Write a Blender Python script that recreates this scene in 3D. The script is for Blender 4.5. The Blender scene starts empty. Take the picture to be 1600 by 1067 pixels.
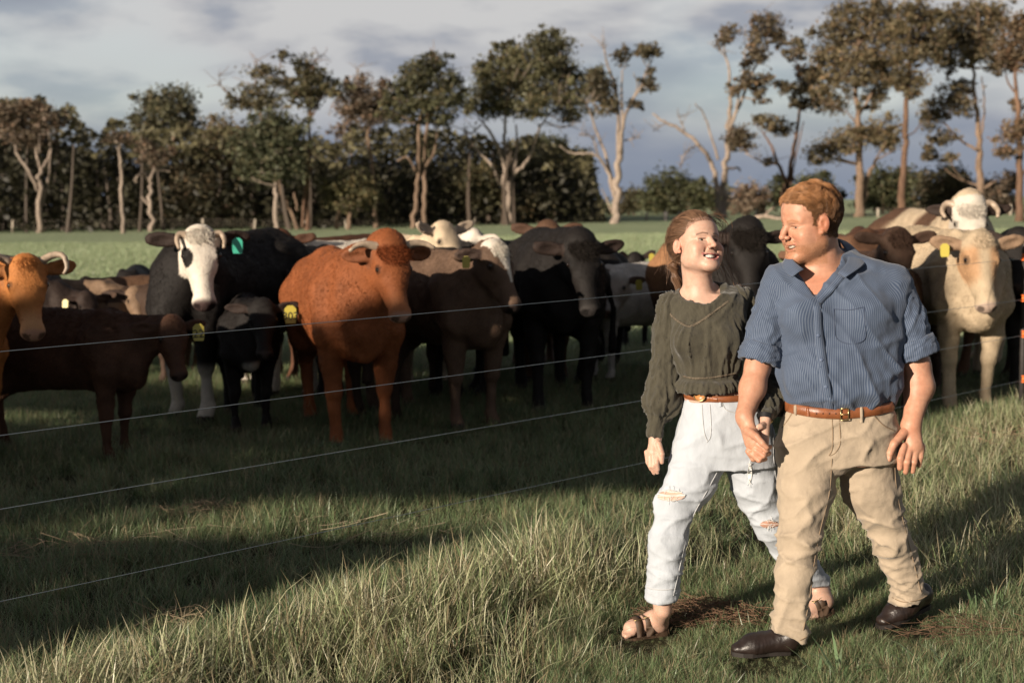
import bpy, math, random
import numpy as np
from mathutils import Matrix, Vector

rng = np.random.default_rng(7)
random.seed(7)
R = math.radians
scene = bpy.context.scene
COL = scene.collection

# ------------------------------------------------------------------ camera
CAM_H, FPX = 1.7, 2222.0
PITCH, ROLL = R(5.54), R(0.8)
_F = np.array([0, math.cos(PITCH), -math.sin(PITCH)])
_U0 = np.array([0, math.sin(PITCH), math.cos(PITCH)])
_R0 = np.array([1.0, 0, 0])
_R = _R0 * math.cos(ROLL) - _U0 * math.sin(ROLL)
_U = _U0 * math.cos(ROLL) + _R0 * math.sin(ROLL)
CAMLOC = np.array([0, 0, CAM_H])
cam_d = bpy.data.cameras.new("camera")
cam_d.lens, cam_d.sensor_width = 50.0, 36.0
cam_d.clip_start, cam_d.clip_end = 0.1, 6000
cam_d.dof.use_dof = True
cam_d.dof.focus_distance = 5.45
cam_d.dof.aperture_fstop = 3.2
cam = bpy.data.objects.new("camera", cam_d)
COL.objects.link(cam)
cam.matrix_world = Matrix(((_R[0], _U[0], -_F[0], 0), (_R[1], _U[1], -_F[1], 0), (_R[2], _U[2], -_F[2], CAM_H), (0, 0, 0, 1)))
scene.camera = cam


def pix_dir(px, py):
    return _F + (px - 800) / FPX * _R + (533.5 - py) / FPX * _U


def P(px, py, d):
    """the place seen at a point of the photograph, d metres in front of the camera"""
    return CAMLOC + d * pix_dir(px, py)


def G(px, py):
    """the ground seen at a point of the photograph"""
    v = pix_dir(px, py)
    return CAMLOC + v * (CAM_H / -v[2])


# ------------------------------------------------------------------ light
SUN_EL, SUN_AZ = 15.0, 43.0          # the sun stands low, behind the camera and to its left
SA = np.array([math.sin(R(SUN_AZ)), math.cos(R(SUN_AZ)), 0])      # the way the light travels, level
SV = np.array([math.cos(R(SUN_AZ)), -math.sin(R(SUN_AZ)), 0])
TEL = math.tan(R(SUN_EL))
sun_d = bpy.data.lights.new("sun", 'SUN')
sun_d.energy, sun_d.angle, sun_d.color = 5.0, R(0.5), (1.0, 0.86, 0.70)
sun = bpy.data.objects.new("sun", sun_d)
COL.objects.link(sun)
sun.rotation_euler = Vector((-SA[0] * math.cos(R(SUN_EL)), -SA[1] * math.cos(R(SUN_EL)), math.sin(R(SUN_EL)))).to_track_quat('Z', 'Y').to_euler()
sun.location = (-10, -10, 12)

scene.view_settings.view_transform = 'Standard'
scene.view_settings.look = 'None'
scene.view_settings.gamma = 1.0
scene.view_settings.use_curve_mapping = False
scene.view_settings.exposure = 0.70
scene.render.engine = 'CYCLES'
scene.cycles.max_bounces = 5
scene.cycles.diffuse_bounces = 3
scene.cycles.glossy_bounces = 2
scene.cycles.transmission_bounces = 3
scene.cycles.transparent_max_bounces = 6
scene.cycles.caustics_reflective = False
scene.cycles.caustics_refractive = False
scene.cycles.use_denoising = True


class NT:
    """small node-tree writer"""
    def __init__(self, tree):
        self.t = tree

    def n(self, typ, **kw):
        nd = self.t.nodes.new(typ)
        for k, v in kw.items():
            if k == 'ins':
                for kk, vv in v.items():
                    if isinstance(vv, bpy.types.NodeSocket):
                        self.t.links.new(vv, nd.inputs[kk])
                    else:
                        nd.inputs[kk].default_value = vv
            else:
                setattr(nd, k, v)
        return nd

    def math(self, op, a, b=0.0, clamp=False):
        return self.n('ShaderNodeMath', operation=op, use_clamp=clamp, ins={0: a, 1: b}).outputs[0]

    def mix(self, f, a, b, blend='MIX'):
        nd = self.n('ShaderNodeMix', data_type='RGBA', blend_type=blend)
        for s, v in ((0, f), (6, a), (7, b)):
            if isinstance(v, bpy.types.NodeSocket):
                self.t.links.new(v, nd.inputs[s])
            else:
                nd.inputs[s].default_value = v if s == 0 else (*v[:3], 1)
        return nd.outputs[2]

    def ramp(self, f, stops, interp='LINEAR'):
        nd = self.n('ShaderNodeValToRGB', ins={0: f})
        nd.color_ramp.interpolation = interp
        e = nd.color_ramp.elements
        while len(e) < len(stops):
            e.new(0.5)
        for i, (p, c) in enumerate(stops):
            e[i].position = p
            e[i].color = (*c, 1) if len(c) == 3 else c
        return nd.outputs[0]

    def noise(self, vec, scale, detail=4, rough=0.5, dist=0.0):
        nd = self.n('ShaderNodeTexNoise', ins={'Scale': scale, 'Detail': detail, 'Roughness': rough, 'Distortion': dist})
        if vec is not None:
            self.t.links.new(vec, nd.inputs['Vector'])
        return nd.outputs['Fac']


# ------------------------------------------------------------------ sky: broken grey cloud over a slate storm bank
world = bpy.data.worlds.new("World")
scene.world = world
world.use_nodes = True
wt = NT(world.node_tree)
world.node_tree.nodes.clear()
tc = wt.n('ShaderNodeTexCoord').outputs['Generated']
sep = wt.n('ShaderNodeSeparateXYZ', ins={0: tc})
sx, sy, sz = sep.outputs[0], sep.outputs[1], sep.outputs[2]
zz = wt.math('MAXIMUM', sz, 0.0)
inv = wt.math('DIVIDE', 1.0, wt.math('ADD', zz, 0.42))
cv = wt.n('ShaderNodeCombineXYZ', ins={0: wt.math('MULTIPLY', sx, inv), 1: wt.math('MULTIPLY', sy, inv), 2: wt.math('MULTIPLY', zz, 4.2)}).outputs[0]
n1 = wt.noise(cv, 2.0, 8, 0.54, 0.3)
mp = wt.n('ShaderNodeMapping', ins={'Vector': cv, 'Location': (5.3, 1.7, 0.4)}).outputs[0]
n2 = wt.noise(mp, 5.2, 6, 0.5, 0.15)
n3 = wt.noise(mp, 1.3, 3, 0.5, 0.0)
cl = wt.ramp(wt.math('ADD', wt.math('MULTIPLY', n1, 0.6), wt.math('MULTIPLY', n2, 0.4)),
             [(0.415, (0.190, 0.208, 0.245)), (0.465, (0.230, 0.244, 0.276)), (0.495, (0.305, 0.308, 0.322)), (0.545, (0.385, 0.382, 0.382))])
el = wt.ramp(zz, [(0.0, (0, 0, 0)), (0.025, (0.10, 0.10, 0.10)), (0.08, (0.8, 0.8, 0.8)), (0.13, (1, 1, 1))], 'EASE')
bank = wt.mix(wt.math('MULTIPLY', n3, 0.5), (0.138, 0.162, 0.212), (0.205, 0.226, 0.268))
cl2 = wt.mix(el, bank, cl)
sky = wt.n('ShaderNodeTexSky', sky_type='NISHITA', sun_disc=False, sun_elevation=R(SUN_EL), sun_rotation=R(180 + SUN_AZ))
skyc = wt.mix(1.0, sky.outputs[0], (0.12, 0.12, 0.12), 'MULTIPLY')
hole = wt.math('MULTIPLY', wt.ramp(n3, [(0.50, (0, 0, 0)), (0.66, (0.35, 0.35, 0.35))]), el)
high = wt.ramp(zz, [(0.15, (1, 1, 1)), (0.45, (0.34, 0.34, 0.36)), (1.0, (0.30, 0.30, 0.33))])      # unseen sky overhead dimmed to deepen the shadows
col = wt.mix(1.0, wt.mix(hole, cl2, skyc), high, 'MULTIPLY')
bg = wt.n('ShaderNodeBackground', ins={'Color': col, 'Strength': 0.95})
wo = wt.n('ShaderNodeOutputWorld', ins={'Surface': bg.outputs[0]})

# ------------------------------------------------------------------ materials
MATS = {}


def new_mat(name):
    m = bpy.data.materials.new(name)
    m.use_nodes = True
    m.node_tree.nodes.clear()
    t = NT(m.node_tree)
    out = t.n('ShaderNodeOutputMaterial')
    return m, t, out


def principled(name, color=None, rough=0.6, attr=None, noise=0.0, nscale=8.0, bump=0.0, bscale=40.0, spec=0.4, metal=0.0,
               sheen=0.0, sss=0.0, stretch=None, coat=0.0, bdist=0.01, sheen_tint=None):
    if name in MATS:
        return MATS[name]
    m, t, out = new_mat(name)
    oc = t.n('ShaderNodeTexCoord').outputs['Object']
    if stretch:
        oc = t.n('ShaderNodeMapping', ins={'Vector': oc, 'Scale': stretch}).outputs[0]
    if attr:
        c = t.n('ShaderNodeAttribute', attribute_name=attr).outputs['Color']
    else:
        c = t.n('ShaderNodeRGB').outputs[0]
        c.default_value = (*color, 1)
    if noise:
        f = t.noise(oc, nscale, 5, 0.6)
        f2 = t.ramp(f, [(0.3, (1 - noise,) * 3), (0.7, (1 + noise,) * 3)])
        c = t.mix(1.0, c, f2, 'MULTIPLY')
    p = t.n('ShaderNodeBsdfPrincipled', ins={'Base Color': c, 'Roughness': rough, 'Metallic': metal})
    p.inputs['Specular IOR Level'].default_value = spec
    if sheen:
        p.inputs['Sheen Weight'].default_value = sheen
        p.inputs['Sheen Roughness'].default_value = 0.4
    if sss:
        p.inputs['Subsurface Weight'].default_value = sss
        p.inputs['Subsurface Radius'].default_value = (0.012, 0.005, 0.003)
        p.inputs['Subsurface Scale'].default_value = 1.0
    if coat:
        p.inputs['Coat Weight'].default_value = coat
    if bump:
        f = t.noise(oc, bscale, 5, 0.65)
        b = t.n('ShaderNodeBump', ins={'Strength': bump, 'Distance': bdist, 'Height': f})
        t.t.links.new(b.outputs[0], p.inputs['Normal'])
    t.t.links.new(p.outputs[0], out.inputs[0])
    MATS[name] = m
    return m


def leaf_mat(name, attr='Col', trans=0.3, rough=0.6, spec=0.25):
    if name in MATS:
        return MATS[name]
    m, t, out = new_mat(name)
    c = t.n('ShaderNodeAttribute', attribute_name=attr).outputs['Color']
    p = t.n('ShaderNodeBsdfPrincipled', ins={'Base Color': c, 'Roughness': rough})
    p.inputs['Specular IOR Level'].default_value = spec
    tr = t.n('ShaderNodeBsdfTranslucent', ins={'Color': c})
    mx = t.n('ShaderNodeMixShader', ins={0: trans, 1: p.outputs[0], 2: tr.outputs[0]})
    t.t.links.new(mx.outputs[0], out.inputs[0])
    MATS[name] = m
    return m


# ------------------------------------------------------------------ objects
def tag(o, label=None, cat=None, group=None, kind=None):
    if label: o['label'] = label
    if cat: o['category'] = cat
    if group: o['group'] = group
    if kind: o['kind'] = kind
    return o


def empty(name, loc, rz=0.0):
    o = bpy.data.objects.new(name, None)
    o.empty_display_size = 0.2
    o.location = [float(c) for c in loc]
    o.rotation_euler = (0, 0, rz)
    COL.objects.link(o)
    return o


def mesh_data(name, V, F, mat=None, col=None, smooth=True, attrs=None):
    """V (n,3); F an (m,k) array or a list of such arrays / of tuples"""
    me = bpy.data.meshes.new(name)
    V = np.asarray(V, dtype=np.float32)
    if isinstance(F, np.ndarray):
        F = [F]
    if len(F) and isinstance(F[0], np.ndarray) and F[0].ndim == 2:
        loops = np.concatenate([f.ravel() for f in F]).astype(np.int32)
        tot = np.concatenate([np.full(len(f), f.shape[1], np.int32) for f in F])
    else:
        loops = np.array([i for f in F for i in f], np.int32)
        tot = np.array([len(f) for f in F], np.int32)
    st = np.concatenate([[0], np.cumsum(tot)[:-1]]).astype(np.int32)
    me.vertices.add(len(V)); me.vertices.foreach_set('co', V.ravel())
    me.loops.add(len(loops)); me.loops.foreach_set('vertex_index', loops)
    me.polygons.add(len(tot)); me.polygons.foreach_set('loop_start', st)
    me.polygons.foreach_set('loop_total', tot)
    me.polygons.foreach_set('use_smooth', np.full(len(tot), smooth))
    if col is not None:
        a = me.color_attributes.new('Col', 'FLOAT_COLOR', 'POINT')
        c4 = np.ones((len(V), 4), np.float32); c4[:, :3] = col
        a.data.foreach_set('color', c4.ravel())
    for k, v in (attrs or {}).items():
        a = me.attributes.new(k, 'FLOAT', 'POINT')
        a.data.foreach_set('value', np.asarray(v, np.float32))
    me.update(calc_edges=True)
    if mat: me.materials.append(mat)
    return me


def mk(name, V, F, mat, parent=None, col=None, smooth=True, attrs=None):
    o = bpy.data.objects.new(name, mesh_data(name, V, F, mat, col, smooth, attrs))
    COL.objects.link(o)
    if parent is not None:
        o.parent = parent
    return o


def strands(name, pts, r0, r1, mat, parent=None, col=None):
    """pts (m,n,3) hair strands as a curves object; r0 root and r1 tip radius"""
    m, n, _ = pts.shape
    hc = bpy.data.hair_curves.new(name)
    hc.add_curves([n] * m)
    hc.points.foreach_set('position', pts.astype(np.float32).ravel())
    rad = np.tile(np.linspace(r0, r1, n, dtype=np.float32), m)
    a = hc.attributes.get('radius') or hc.attributes.new('radius', 'FLOAT', 'POINT')
    a.data.foreach_set('value', rad)
    if col is not None:
        a = hc.attributes.new('Col', 'FLOAT_COLOR', 'CURVE')
        c4 = np.ones((m, 4), np.float32); c4[:, :3] = col
        a.data.foreach_set('color', c4.ravel())
    hc.materials.append(mat)
    o = bpy.data.objects.new(name, hc)
    COL.objects.link(o)
    if parent is not None:
        o.parent = parent
    return o


# ------------------------------------------------------------------ noise, tubes
_perm = rng.permutation(256)
_perm = np.concatenate([_perm, _perm, _perm])
_grad = rng.normal(size=(256, 3)); _grad /= np.linalg.norm(_grad, axis=1)[:, None]


def pn(p):
    """gradient noise, about -1..1, of points (n,3)"""
    p = np.asarray(p, float)
    i = np.floor(p).astype(int); f = p - i
    i &= 255
    u = f * f * f * (f * (f * 6 - 15) + 10)
    out = 0
    for dx in (0, 1):
        for dy in (0, 1):
            for dz in (0, 1):
                h = _perm[_perm[_perm[(i[:, 0] + dx) & 255] + ((i[:, 1] + dy) & 255)] + ((i[:, 2] + dz) & 255)]
                g = _grad[h]
                d = (g * (f - np.array([dx, dy, dz]))).sum(1)
                w = (u[:, 0] if dx else 1 - u[:, 0]) * (u[:, 1] if dy else 1 - u[:, 1]) * (u[:, 2] if dz else 1 - u[:, 2])
                out = out + d * w
    return out * 1.6


def fbm(p, o=3):
    s, a = 0, 1.0
    for k in range(o):
        s = s + a * pn(p * 2 ** k + 17.3 * k); a *= 0.5
    return s / 1.6


def sstep(a, b, x):
    t = np.clip((x - a) / (b - a), 0, 1)
    return t * t * (3 - 2 * t)


def tube(path, radii, seg=8, cap=True, squash=None):
    """V, F (quads and end fans) of a tube along path"""
    path = np.asarray(path, float); n = len(path)
    radii = np.broadcast_to(np.asarray(radii, float), (n,))
    T = np.gradient(path, axis=0)
    T /= np.linalg.norm(T, axis=1)[:, None] + 1e-12
    ref = np.array([0, 0, 1.0]) if abs(T[0][2]) < 0.9 else np.array([1.0, 0, 0])
    N = np.cross(T[0], ref); N /= np.linalg.norm(N)
    ang = np.linspace(0, 2 * np.pi, seg, endpoint=False)
    V = []
    for i in range(n):
        N = N - T[i] * (N @ T[i]); N /= np.linalg.norm(N) + 1e-12
        B = np.cross(T[i], N)
        V.append(path[i] + radii[i] * (np.cos(ang)[:, None] * N + np.sin(ang)[:, None] * B * (squash or 1.0)))
    V = np.concatenate(V)
    F = []
    for i in range(n - 1):
        a = i * seg + np.arange(seg); b = i * seg + (np.arange(seg) + 1) % seg
        F.append(np.stack([a, b, b + seg, a + seg], 1))
    F = np.concatenate(F)
    if cap:
        V = np.concatenate([V, path[:1], path[-1:]])
        c0, c1 = n * seg, n * seg + 1
        a = np.arange(seg); b = (a + 1) % seg
        F0 = np.stack([b, a, np.full(seg, c0)], 1)
        F1 = np.stack([a + (n - 1) * seg, b + (n - 1) * seg, np.full(seg, c1)], 1)
        return V, [F, np.concatenate([F0, F1])]
    return V, [F]


def join(parts):
    """joins (V, [quads, tris]) pieces"""
    Vs, Q, T, off = [], [], [], 0
    for V, Fs in parts:
        Vs.append(V)
        for f in Fs:
            (Q if f.shape[1] == 4 else T).append(f + off)
        off += len(V)
    Fo = []
    if Q: Fo.append(np.concatenate(Q))
    if T: Fo.append(np.concatenate(T))
    return np.concatenate(Vs), Fo


def box(c, s, rot=None):
    v = np.array([[x, y, z] for x in (-.5, .5) for y in (-.5, .5) for z in (-.5, .5)]) * np.asarray(s)
    if rot is not None:
        v = v @ np.asarray(rot).T
    f = np.array([[0, 1, 3, 2], [4, 6, 7, 5], [0, 4, 5, 1], [2, 3, 7, 6], [0, 2, 6, 4], [1, 5, 7, 3]])
    return v + np.asarray(c), [f]


def ball(c, r, nu=14, nv=8):
    r = np.broadcast_to(np.asarray(r, float), (3,))
    th = np.linspace(0, np.pi, nv + 1)[1:-1]
    ph = np.linspace(0, 2 * np.pi, nu, endpoint=False)
    V = [np.stack([np.sin(t) * np.cos(ph), np.sin(t) * np.sin(ph), np.full(nu, np.cos(t))], 1) for t in th]
    V = np.concatenate(V + [np.array([[0, 0, 1.0]]), np.array([[0, 0, -1.0]])])
    F, T = [], []
    a = np.arange(nu); b = (a + 1) % nu
    for i in range(nv - 2):
        F.append(np.stack([a + i * nu, a + (i + 1) * nu, b + (i + 1) * nu, b + i * nu], 1))
    n0 = (nv - 1) * nu
    T.append(np.stack([np.full(nu, n0), a, b], 1))
    T.append(np.stack([np.full(nu, n0 + 1), b + (nv - 2) * nu, a + (nv - 2) * nu], 1))
    return V * r + np.asarray(c), [np.concatenate(F), np.concatenate(T)]


def bez(p0, p1, p2, n=8):
    t = np.linspace(0, 1, n)[:, None]
    return (1 - t) ** 2 * np.asarray(p0) + 2 * t * (1 - t) * np.asarray(p1) + t * t * np.asarray(p2)


def spline(pts, n):
    """smooth curve through pts (k,d), n samples"""
    pts = np.asarray(pts, float); k = len(pts)
    if k < 3:
        t = np.linspace(0, 1, n)[:, None]
        return pts[0] * (1 - t) + pts[-1] * t
    q = np.concatenate([[2 * pts[0] - pts[1]], pts, [2 * pts[-1] - pts[-2]]])
    s = np.linspace(0, k - 1, n); i = np.minimum(s.astype(int), k - 2); t = (s - i)[:, None]
    a, b, c, d = q[i], q[i + 1], q[i + 2], q[i + 3]
    return 0.5 * (2 * b + (c - a) * t + (2 * a - 5 * b + 4 * c - d) * t ** 2 + (3 * b - a - 3 * c + d) * t ** 3)


# ------------------------------------------------------------------ smooth bodies: blended tapered limbs turned into one skin
class Field:
    def __init__(self, xs, ys, zs):
        self.ax = [np.asarray(a, np.float32) for a in (xs, ys, zs)]
        self.d = np.full([len(a) for a in self.ax], 1.0, np.float32)

    def _sl(self, lo, hi):
        s = []
        for a, l, h in zip(self.ax, lo, hi):
            i, j = np.searchsorted(a, l), np.searchsorted(a, h)
            s.append(slice(max(0, i - 1), min(len(a), j + 1)))
        return tuple(s)

    def _grid(self, sl):
        x = self.ax[0][sl[0]][:, None, None]; y = self.ax[1][sl[1]][None, :, None]; z = self.ax[2][sl[2]][None, None, :]
        return x, y, z

    def put(self, prim, k=0.02, sub=False, off=0.0):
        fn, lo, hi = prim
        m = k + 0.03 + max(off, 0)
        sl = self._sl(np.asarray(lo) - m, np.asarray(hi) + m)
        if any(s.stop <= s.start for s in sl):
            return
        b = fn(*self._grid(sl)).astype(np.float32) - off
        a = self.d[sl]
        if sub:
            a, b = -a, b
            h = np.clip(0.5 + 0.5 * (b - a) / k, 0, 1)
            self.d[sl] = -(b * (1 - h) + a * h - k * h * (1 - h))
        else:
            h = np.clip(0.5 + 0.5 * (b - a) / k, 0, 1)
            self.d[sl] = b * (1 - h) + a * h - k * h * (1 - h)

    def cut(self, point, normal, k=0.004):
        """removes what lies on the normal's side of a plane"""
        x, y, z = self._grid((slice(None),) * 3)
        n = np.asarray(normal, float); n = n / np.linalg.norm(n); p = np.asarray(point, float)
        b = ((x - p[0]) * n[0] + (y - p[1]) * n[1] + (z - p[2]) * n[2]).astype(np.float32)
        self.d = np.maximum(self.d, b)

    def skin(self, smooth=0):
        d = self.d; s = d < 0
        s[0], s[-1] = False, False; s[:, 0], s[:, -1] = False, False; s[:, :, 0], s[:, :, -1] = False, False
        d = np.where(s, np.minimum(d, -1e-6), np.maximum(d, 1e-6))
        c8 = s.astype(np.int8)
        cnt = sum(c8[i:c8.shape[0] - 1 + i, j:c8.shape[1] - 1 + j, k:c8.shape[2] - 1 + k] for i in (0, 1) for j in (0, 1) for k in (0, 1))
        mixed = (cnt > 0) & (cnt < 8)
        idx = np.full(mixed.shape, -1, np.int32)
        I = np.nonzero(mixed); n = len(I[0])
        idx[I] = np.arange(n)
        cor = [(i, j, k) for i in (0, 1) for j in (0, 1) for k in (0, 1)]
        dv = {c: d[I[0] + c[0], I[1] + c[1], I[2] + c[2]] for c in cor}
        acc = np.zeros((n, 3)); w = np.zeros(n)
        for a in cor:
            for ax in range(3):
                if a[ax]: continue
                b = tuple(1 if q == ax else a[q] for q in range(3))
                m = (dv[a] < 0) != (dv[b] < 0)
                t = np.where(m, dv[a] / np.where(m, dv[a] - dv[b], 1), 0)
                p = np.tile(np.array(a, float), (n, 1)); p[:, ax] = t
                acc += p * m[:, None]; w += m
        acc /= w[:, None]
        V = np.stack([self.ax[q][I[q]] + acc[:, q] * (self.ax[q][I[q] + 1] - self.ax[q][I[q]]) for q in range(3)], 1)
        Q = []
        for ax in range(3):
            o1, o2 = [(1, 2), (2, 0), (0, 1)][ax]
            sa = np.take(s, range(0, s.shape[ax] - 1), ax); sb = np.take(s, range(1, s.shape[ax]), ax)
            E = np.nonzero(sa != sb)
            flip = sa[E]
            base = np.stack(E, 1)
            ok = (base[:, o1] > 0) & (base[:, o2] > 0) & (base[:, o1] < s.shape[o1] - 1) & (base[:, o2] < s.shape[o2] - 1)
            base, flip = base[ok], flip[ok]

            def cell(a, b):
                q = base.copy(); q[:, o1] -= a; q[:, o2] -= b
                return idx[q[:, 0], q[:, 1], q[:, 2]]
            q4 = np.stack([cell(1, 1), cell(0, 1), cell(0, 0), cell(1, 0)], 1)
            q4[~flip] = q4[~flip][:, ::-1]
            Q.append(q4)
        F = np.concatenate(Q)
        F = F[(F >= 0).all(1)]
        for _ in range(smooth):
            V = relax(V, F)
        return V, F


def relax(V, F, lam=0.5):
    n = len(V); acc = np.zeros((n, 3)); cnt = np.zeros(n)
    for i in range(F.shape[1]):
        a, b = F[:, i], F[:, (i + 1) % F.shape[1]]
        for q in range(3):
            acc[:, q] += np.bincount(a, V[b, q], n) + np.bincount(b, V[a, q], n)
        cnt += np.bincount(a, minlength=n) + np.bincount(b, minlength=n)
    return V + lam * (acc / np.maximum(cnt, 1)[:, None] - V)


def vnormals(V, F):
    a = V[F[:, 2]] - V[F[:, 0]]; b = V[F[:, 3 if F.shape[1] > 3 else 1]] - V[F[:, 1 if F.shape[1] > 3 else 0]]
    fn = np.cross(a, b)
    N = np.zeros_like(V)
    for i in range(F.shape[1]):
        for q in range(3):
            N[:, q] += np.bincount(F[:, i], fn[:, q], len(V))
    return N / (np.linalg.norm(N, axis=1)[:, None] + 1e-12)


def cone(a, b, r1, r2, flat=None, s=1.0):
    """tapered limb a-b; flat: a direction along which it is s times thinner"""
    a = np.asarray(a, float); b = np.asarray(b, float)
    n = None
    if flat is not None:
        n = np.asarray(flat, float); n = n / np.linalg.norm(n)

    def fn(x, y, z):
        X, Y, Z = x - a[0], y - a[1], z - a[2]
        ab = b - a
        if n is not None:
            q = (X * n[0] + Y * n[1] + Z * n[2]) * (s - 1)
            X, Y, Z = X + q * n[0], Y + q * n[1], Z + q * n[2]
            ab = ab + n * (ab @ n) * (s - 1)
        L = ab @ ab + 1e-12
        t = np.clip((X * ab[0] + Y * ab[1] + Z * ab[2]) / L, 0, 1)
        d = np.sqrt((X - t * ab[0]) ** 2 + (Y - t * ab[1]) ** 2 + (Z - t * ab[2]) ** 2) - (r1 + t * (r2 - r1))
        return d if n is None else d / max(1.0, s ** 0.5)
    r = max(r1, r2)
    return fn, np.minimum(a, b) - r, np.maximum(a, b) + r


def ell(c, r, M=None):
    """ellipsoid; M (3,3) has its axes as columns"""
    c = np.asarray(c, float); r = np.asarray(r, float)
    M = np.eye(3) if M is None else np.asarray(M, float)

    def fn(x, y, z):
        X, Y, Z = x - c[0], y - c[1], z - c[2]
        k0 = k1 = 0
        for i in range(3):
            q = X * M[0, i] + Y * M[1, i] + Z * M[2, i]
            k0 = k0 + (q / r[i]) ** 2; k1 = k1 + (q / r[i] ** 2) ** 2
        k0 = np.sqrt(k0); k1 = np.sqrt(k1) + 1e-9
        return k0 * (k0 - 1) / k1
    e = np.sqrt(((M * r) ** 2).sum(1))
    return fn, c - e, c + e


def loft(secs, ex=2.3):
    """upright body of stacked ovals; secs rows: x, y, z, rx, ry"""
    S = np.asarray(sorted(secs, key=lambda q: q[2]), float)
    zs = S[:, 2]

    def fn(x, y, z):
        zf = np.clip(np.asarray(z, float), zs[0], zs[-1])
        i = [np.interp(zf, zs, S[:, k]) for k in (0, 1, 3, 4)]
        q = (np.abs((x - i[0]) / i[2]) ** ex + np.abs((y - i[1]) / i[3]) ** ex) ** (1 / ex)
        d = (q - 1) * np.minimum(i[2], i[3])
        over = np.maximum(zs[0] - z, z - zs[-1])
        return np.where(over > 0, np.sqrt(np.maximum(d, 0) ** 2 + over ** 2), np.maximum(d, over))
    lo = np.array([(S[:, 0] - S[:, 3]).min(), (S[:, 1] - S[:, 4]).min(), zs[0]])
    hi = np.array([(S[:, 0] + S[:, 3]).max(), (S[:, 1] + S[:, 4]).max(), zs[-1]])
    return fn, lo, hi


def axis_grid(lo, hi, coarse, fine=(), fstep=None):
    """grid line positions, finer inside the fine intervals"""
    out = [lo]
    while out[-1] < hi:
        x = out[-1]
        st = [q[2] if len(q) > 2 else fstep for q in fine if q[0] <= x <= q[1]]
        out.append(x + (min(st) if st else coarse))
    return np.array(out)


def rotm(yaw=0, pitch=0, roll=0):
    return np.array(Matrix.Rotation(yaw, 3, 'Z') @ Matrix.Rotation(pitch, 3, 'X') @ Matrix.Rotation(roll, 3, 'Y'))


def lerp1(c, col, t):
    return c * (1 - t[:, None]) + np.asarray(col) * t[:, None]
# ================================================================== ground
def at_height(px, py, z):
    v = pix_dir(px, py)
    return CAMLOC + v * ((z - CAM_H) / v[2])


FA, FB = at_height(0, 547, 1.233), at_height(1597, 402, 1.233)      # the near fence runs along A-B
FDIR = (FB - FA)[:2]; FLEN = np.linalg.norm(FDIR); FDIR = FDIR / FLEN
FNOR = np.array([-FDIR[1], FDIR[0]])                                # points into the paddock


def fside(x, y):
    return (x - FA[0]) * FNOR[0] + (y - FA[1]) * FNOR[1]


def gz(x, y):
    x = np.asarray(x, float); y = np.asarray(y, float)
    q = np.stack([x * 0.55, y * 0.55, np.zeros_like(x)], -1).reshape(-1, 3)
    b = (pn(q) * 0.03 + pn(q * 2.7) * 0.012).reshape(x.shape)
    far = np.stack([x * 0.03, y * 0.03, np.zeros_like(x) + 4], -1).reshape(-1, 3)
    b2 = (pn(far) * 0.22).reshape(x.shape)
    dist = np.hypot(x, y)
    s = fside(x, y)
    bank = 0.05 * np.exp(-((s + 0.35) / 0.55) ** 2)
    return b * sstep(70, 25, dist) + b2 * sstep(22, 45, dist) * sstep(400, 150, dist) + bank * sstep(16, 12, dist)


gx = np.concatenate([-np.geomspace(2500, 12.5, 26), np.arange(-12, 12.01, 0.25), np.geomspace(12.5, 2500, 26)])
gy = np.concatenate([[-300, -120, -50, -25, -15, -10, -7, -5, -3, -1, 0.5, 2], np.arange(3, 20, 0.25), np.geomspace(20.3, 3500, 46)])
GX, GY = np.meshgrid(gx, gy, indexing='ij')
V = np.stack([GX, GY, gz(GX, GY)], -1).reshape(-1, 3)
i, j = np.meshgrid(np.arange(len(gx) - 1), np.arange(len(gy) - 1), indexing='ij')
a = (i * len(gy) + j).ravel()
F = np.stack([a, a + len(gy), a + len(gy) + 1, a + 1], 1)
gm, t, out = new_mat('paddock_ground')
oc = t.n('ShaderNodeTexCoord').outputs['Object']
nf = t.noise(oc, 0.12, 6, 0.6)
nm = t.noise(oc, 2.2, 6, 0.65)
nn = t.noise(oc, 30, 4, 0.7)
c = t.ramp(nf, [(0.35, (0.24, 0.31, 0.18)), (0.62, (0.34, 0.395, 0.245))])
c = t.mix(t.ramp(nm, [(0.35, (0, 0, 0)), (0.7, (0.6, 0.6, 0.6))]), c, (0.15, 0.20, 0.09))
c = t.mix(t.ramp(nn, [(0.3, (0, 0, 0)), (0.7, (0.5, 0.5, 0.5))]), c, (0.26, 0.27, 0.16))
# close by, between the blades, soil and old thatch show
pos = t.n('ShaderNodeNewGeometry').outputs['Position']
ln = t.n('ShaderNodeVectorMath', operation='LENGTH', ins={0: pos}).outputs['Value']
near = t.ramp(t.math('DIVIDE', ln, 60.0), [(0.2, (1, 1, 1)), (0.42, (0, 0, 0))])
c = t.mix(near, c, t.mix(nn, (0.018, 0.022, 0.010), (0.05, 0.045, 0.022)))
bp = t.n('ShaderNodeBump', ins={'Strength': 0.8, 'Distance': 0.12, 'Height': t.noise(oc, 9, 6, 0.7)})
p = t.n('ShaderNodeBsdfPrincipled', ins={'Base Color': c, 'Roughness': 0.9, 'Normal': bp.outputs[0]})
p.inputs['Specular IOR Level'].default_value = 0.15
t.t.links.new(p.outputs[0], out.inputs[0])
tag(mk('ground', V, F, gm), 'flat green paddock ground reaching the wood', 'ground', kind='structure')

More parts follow.
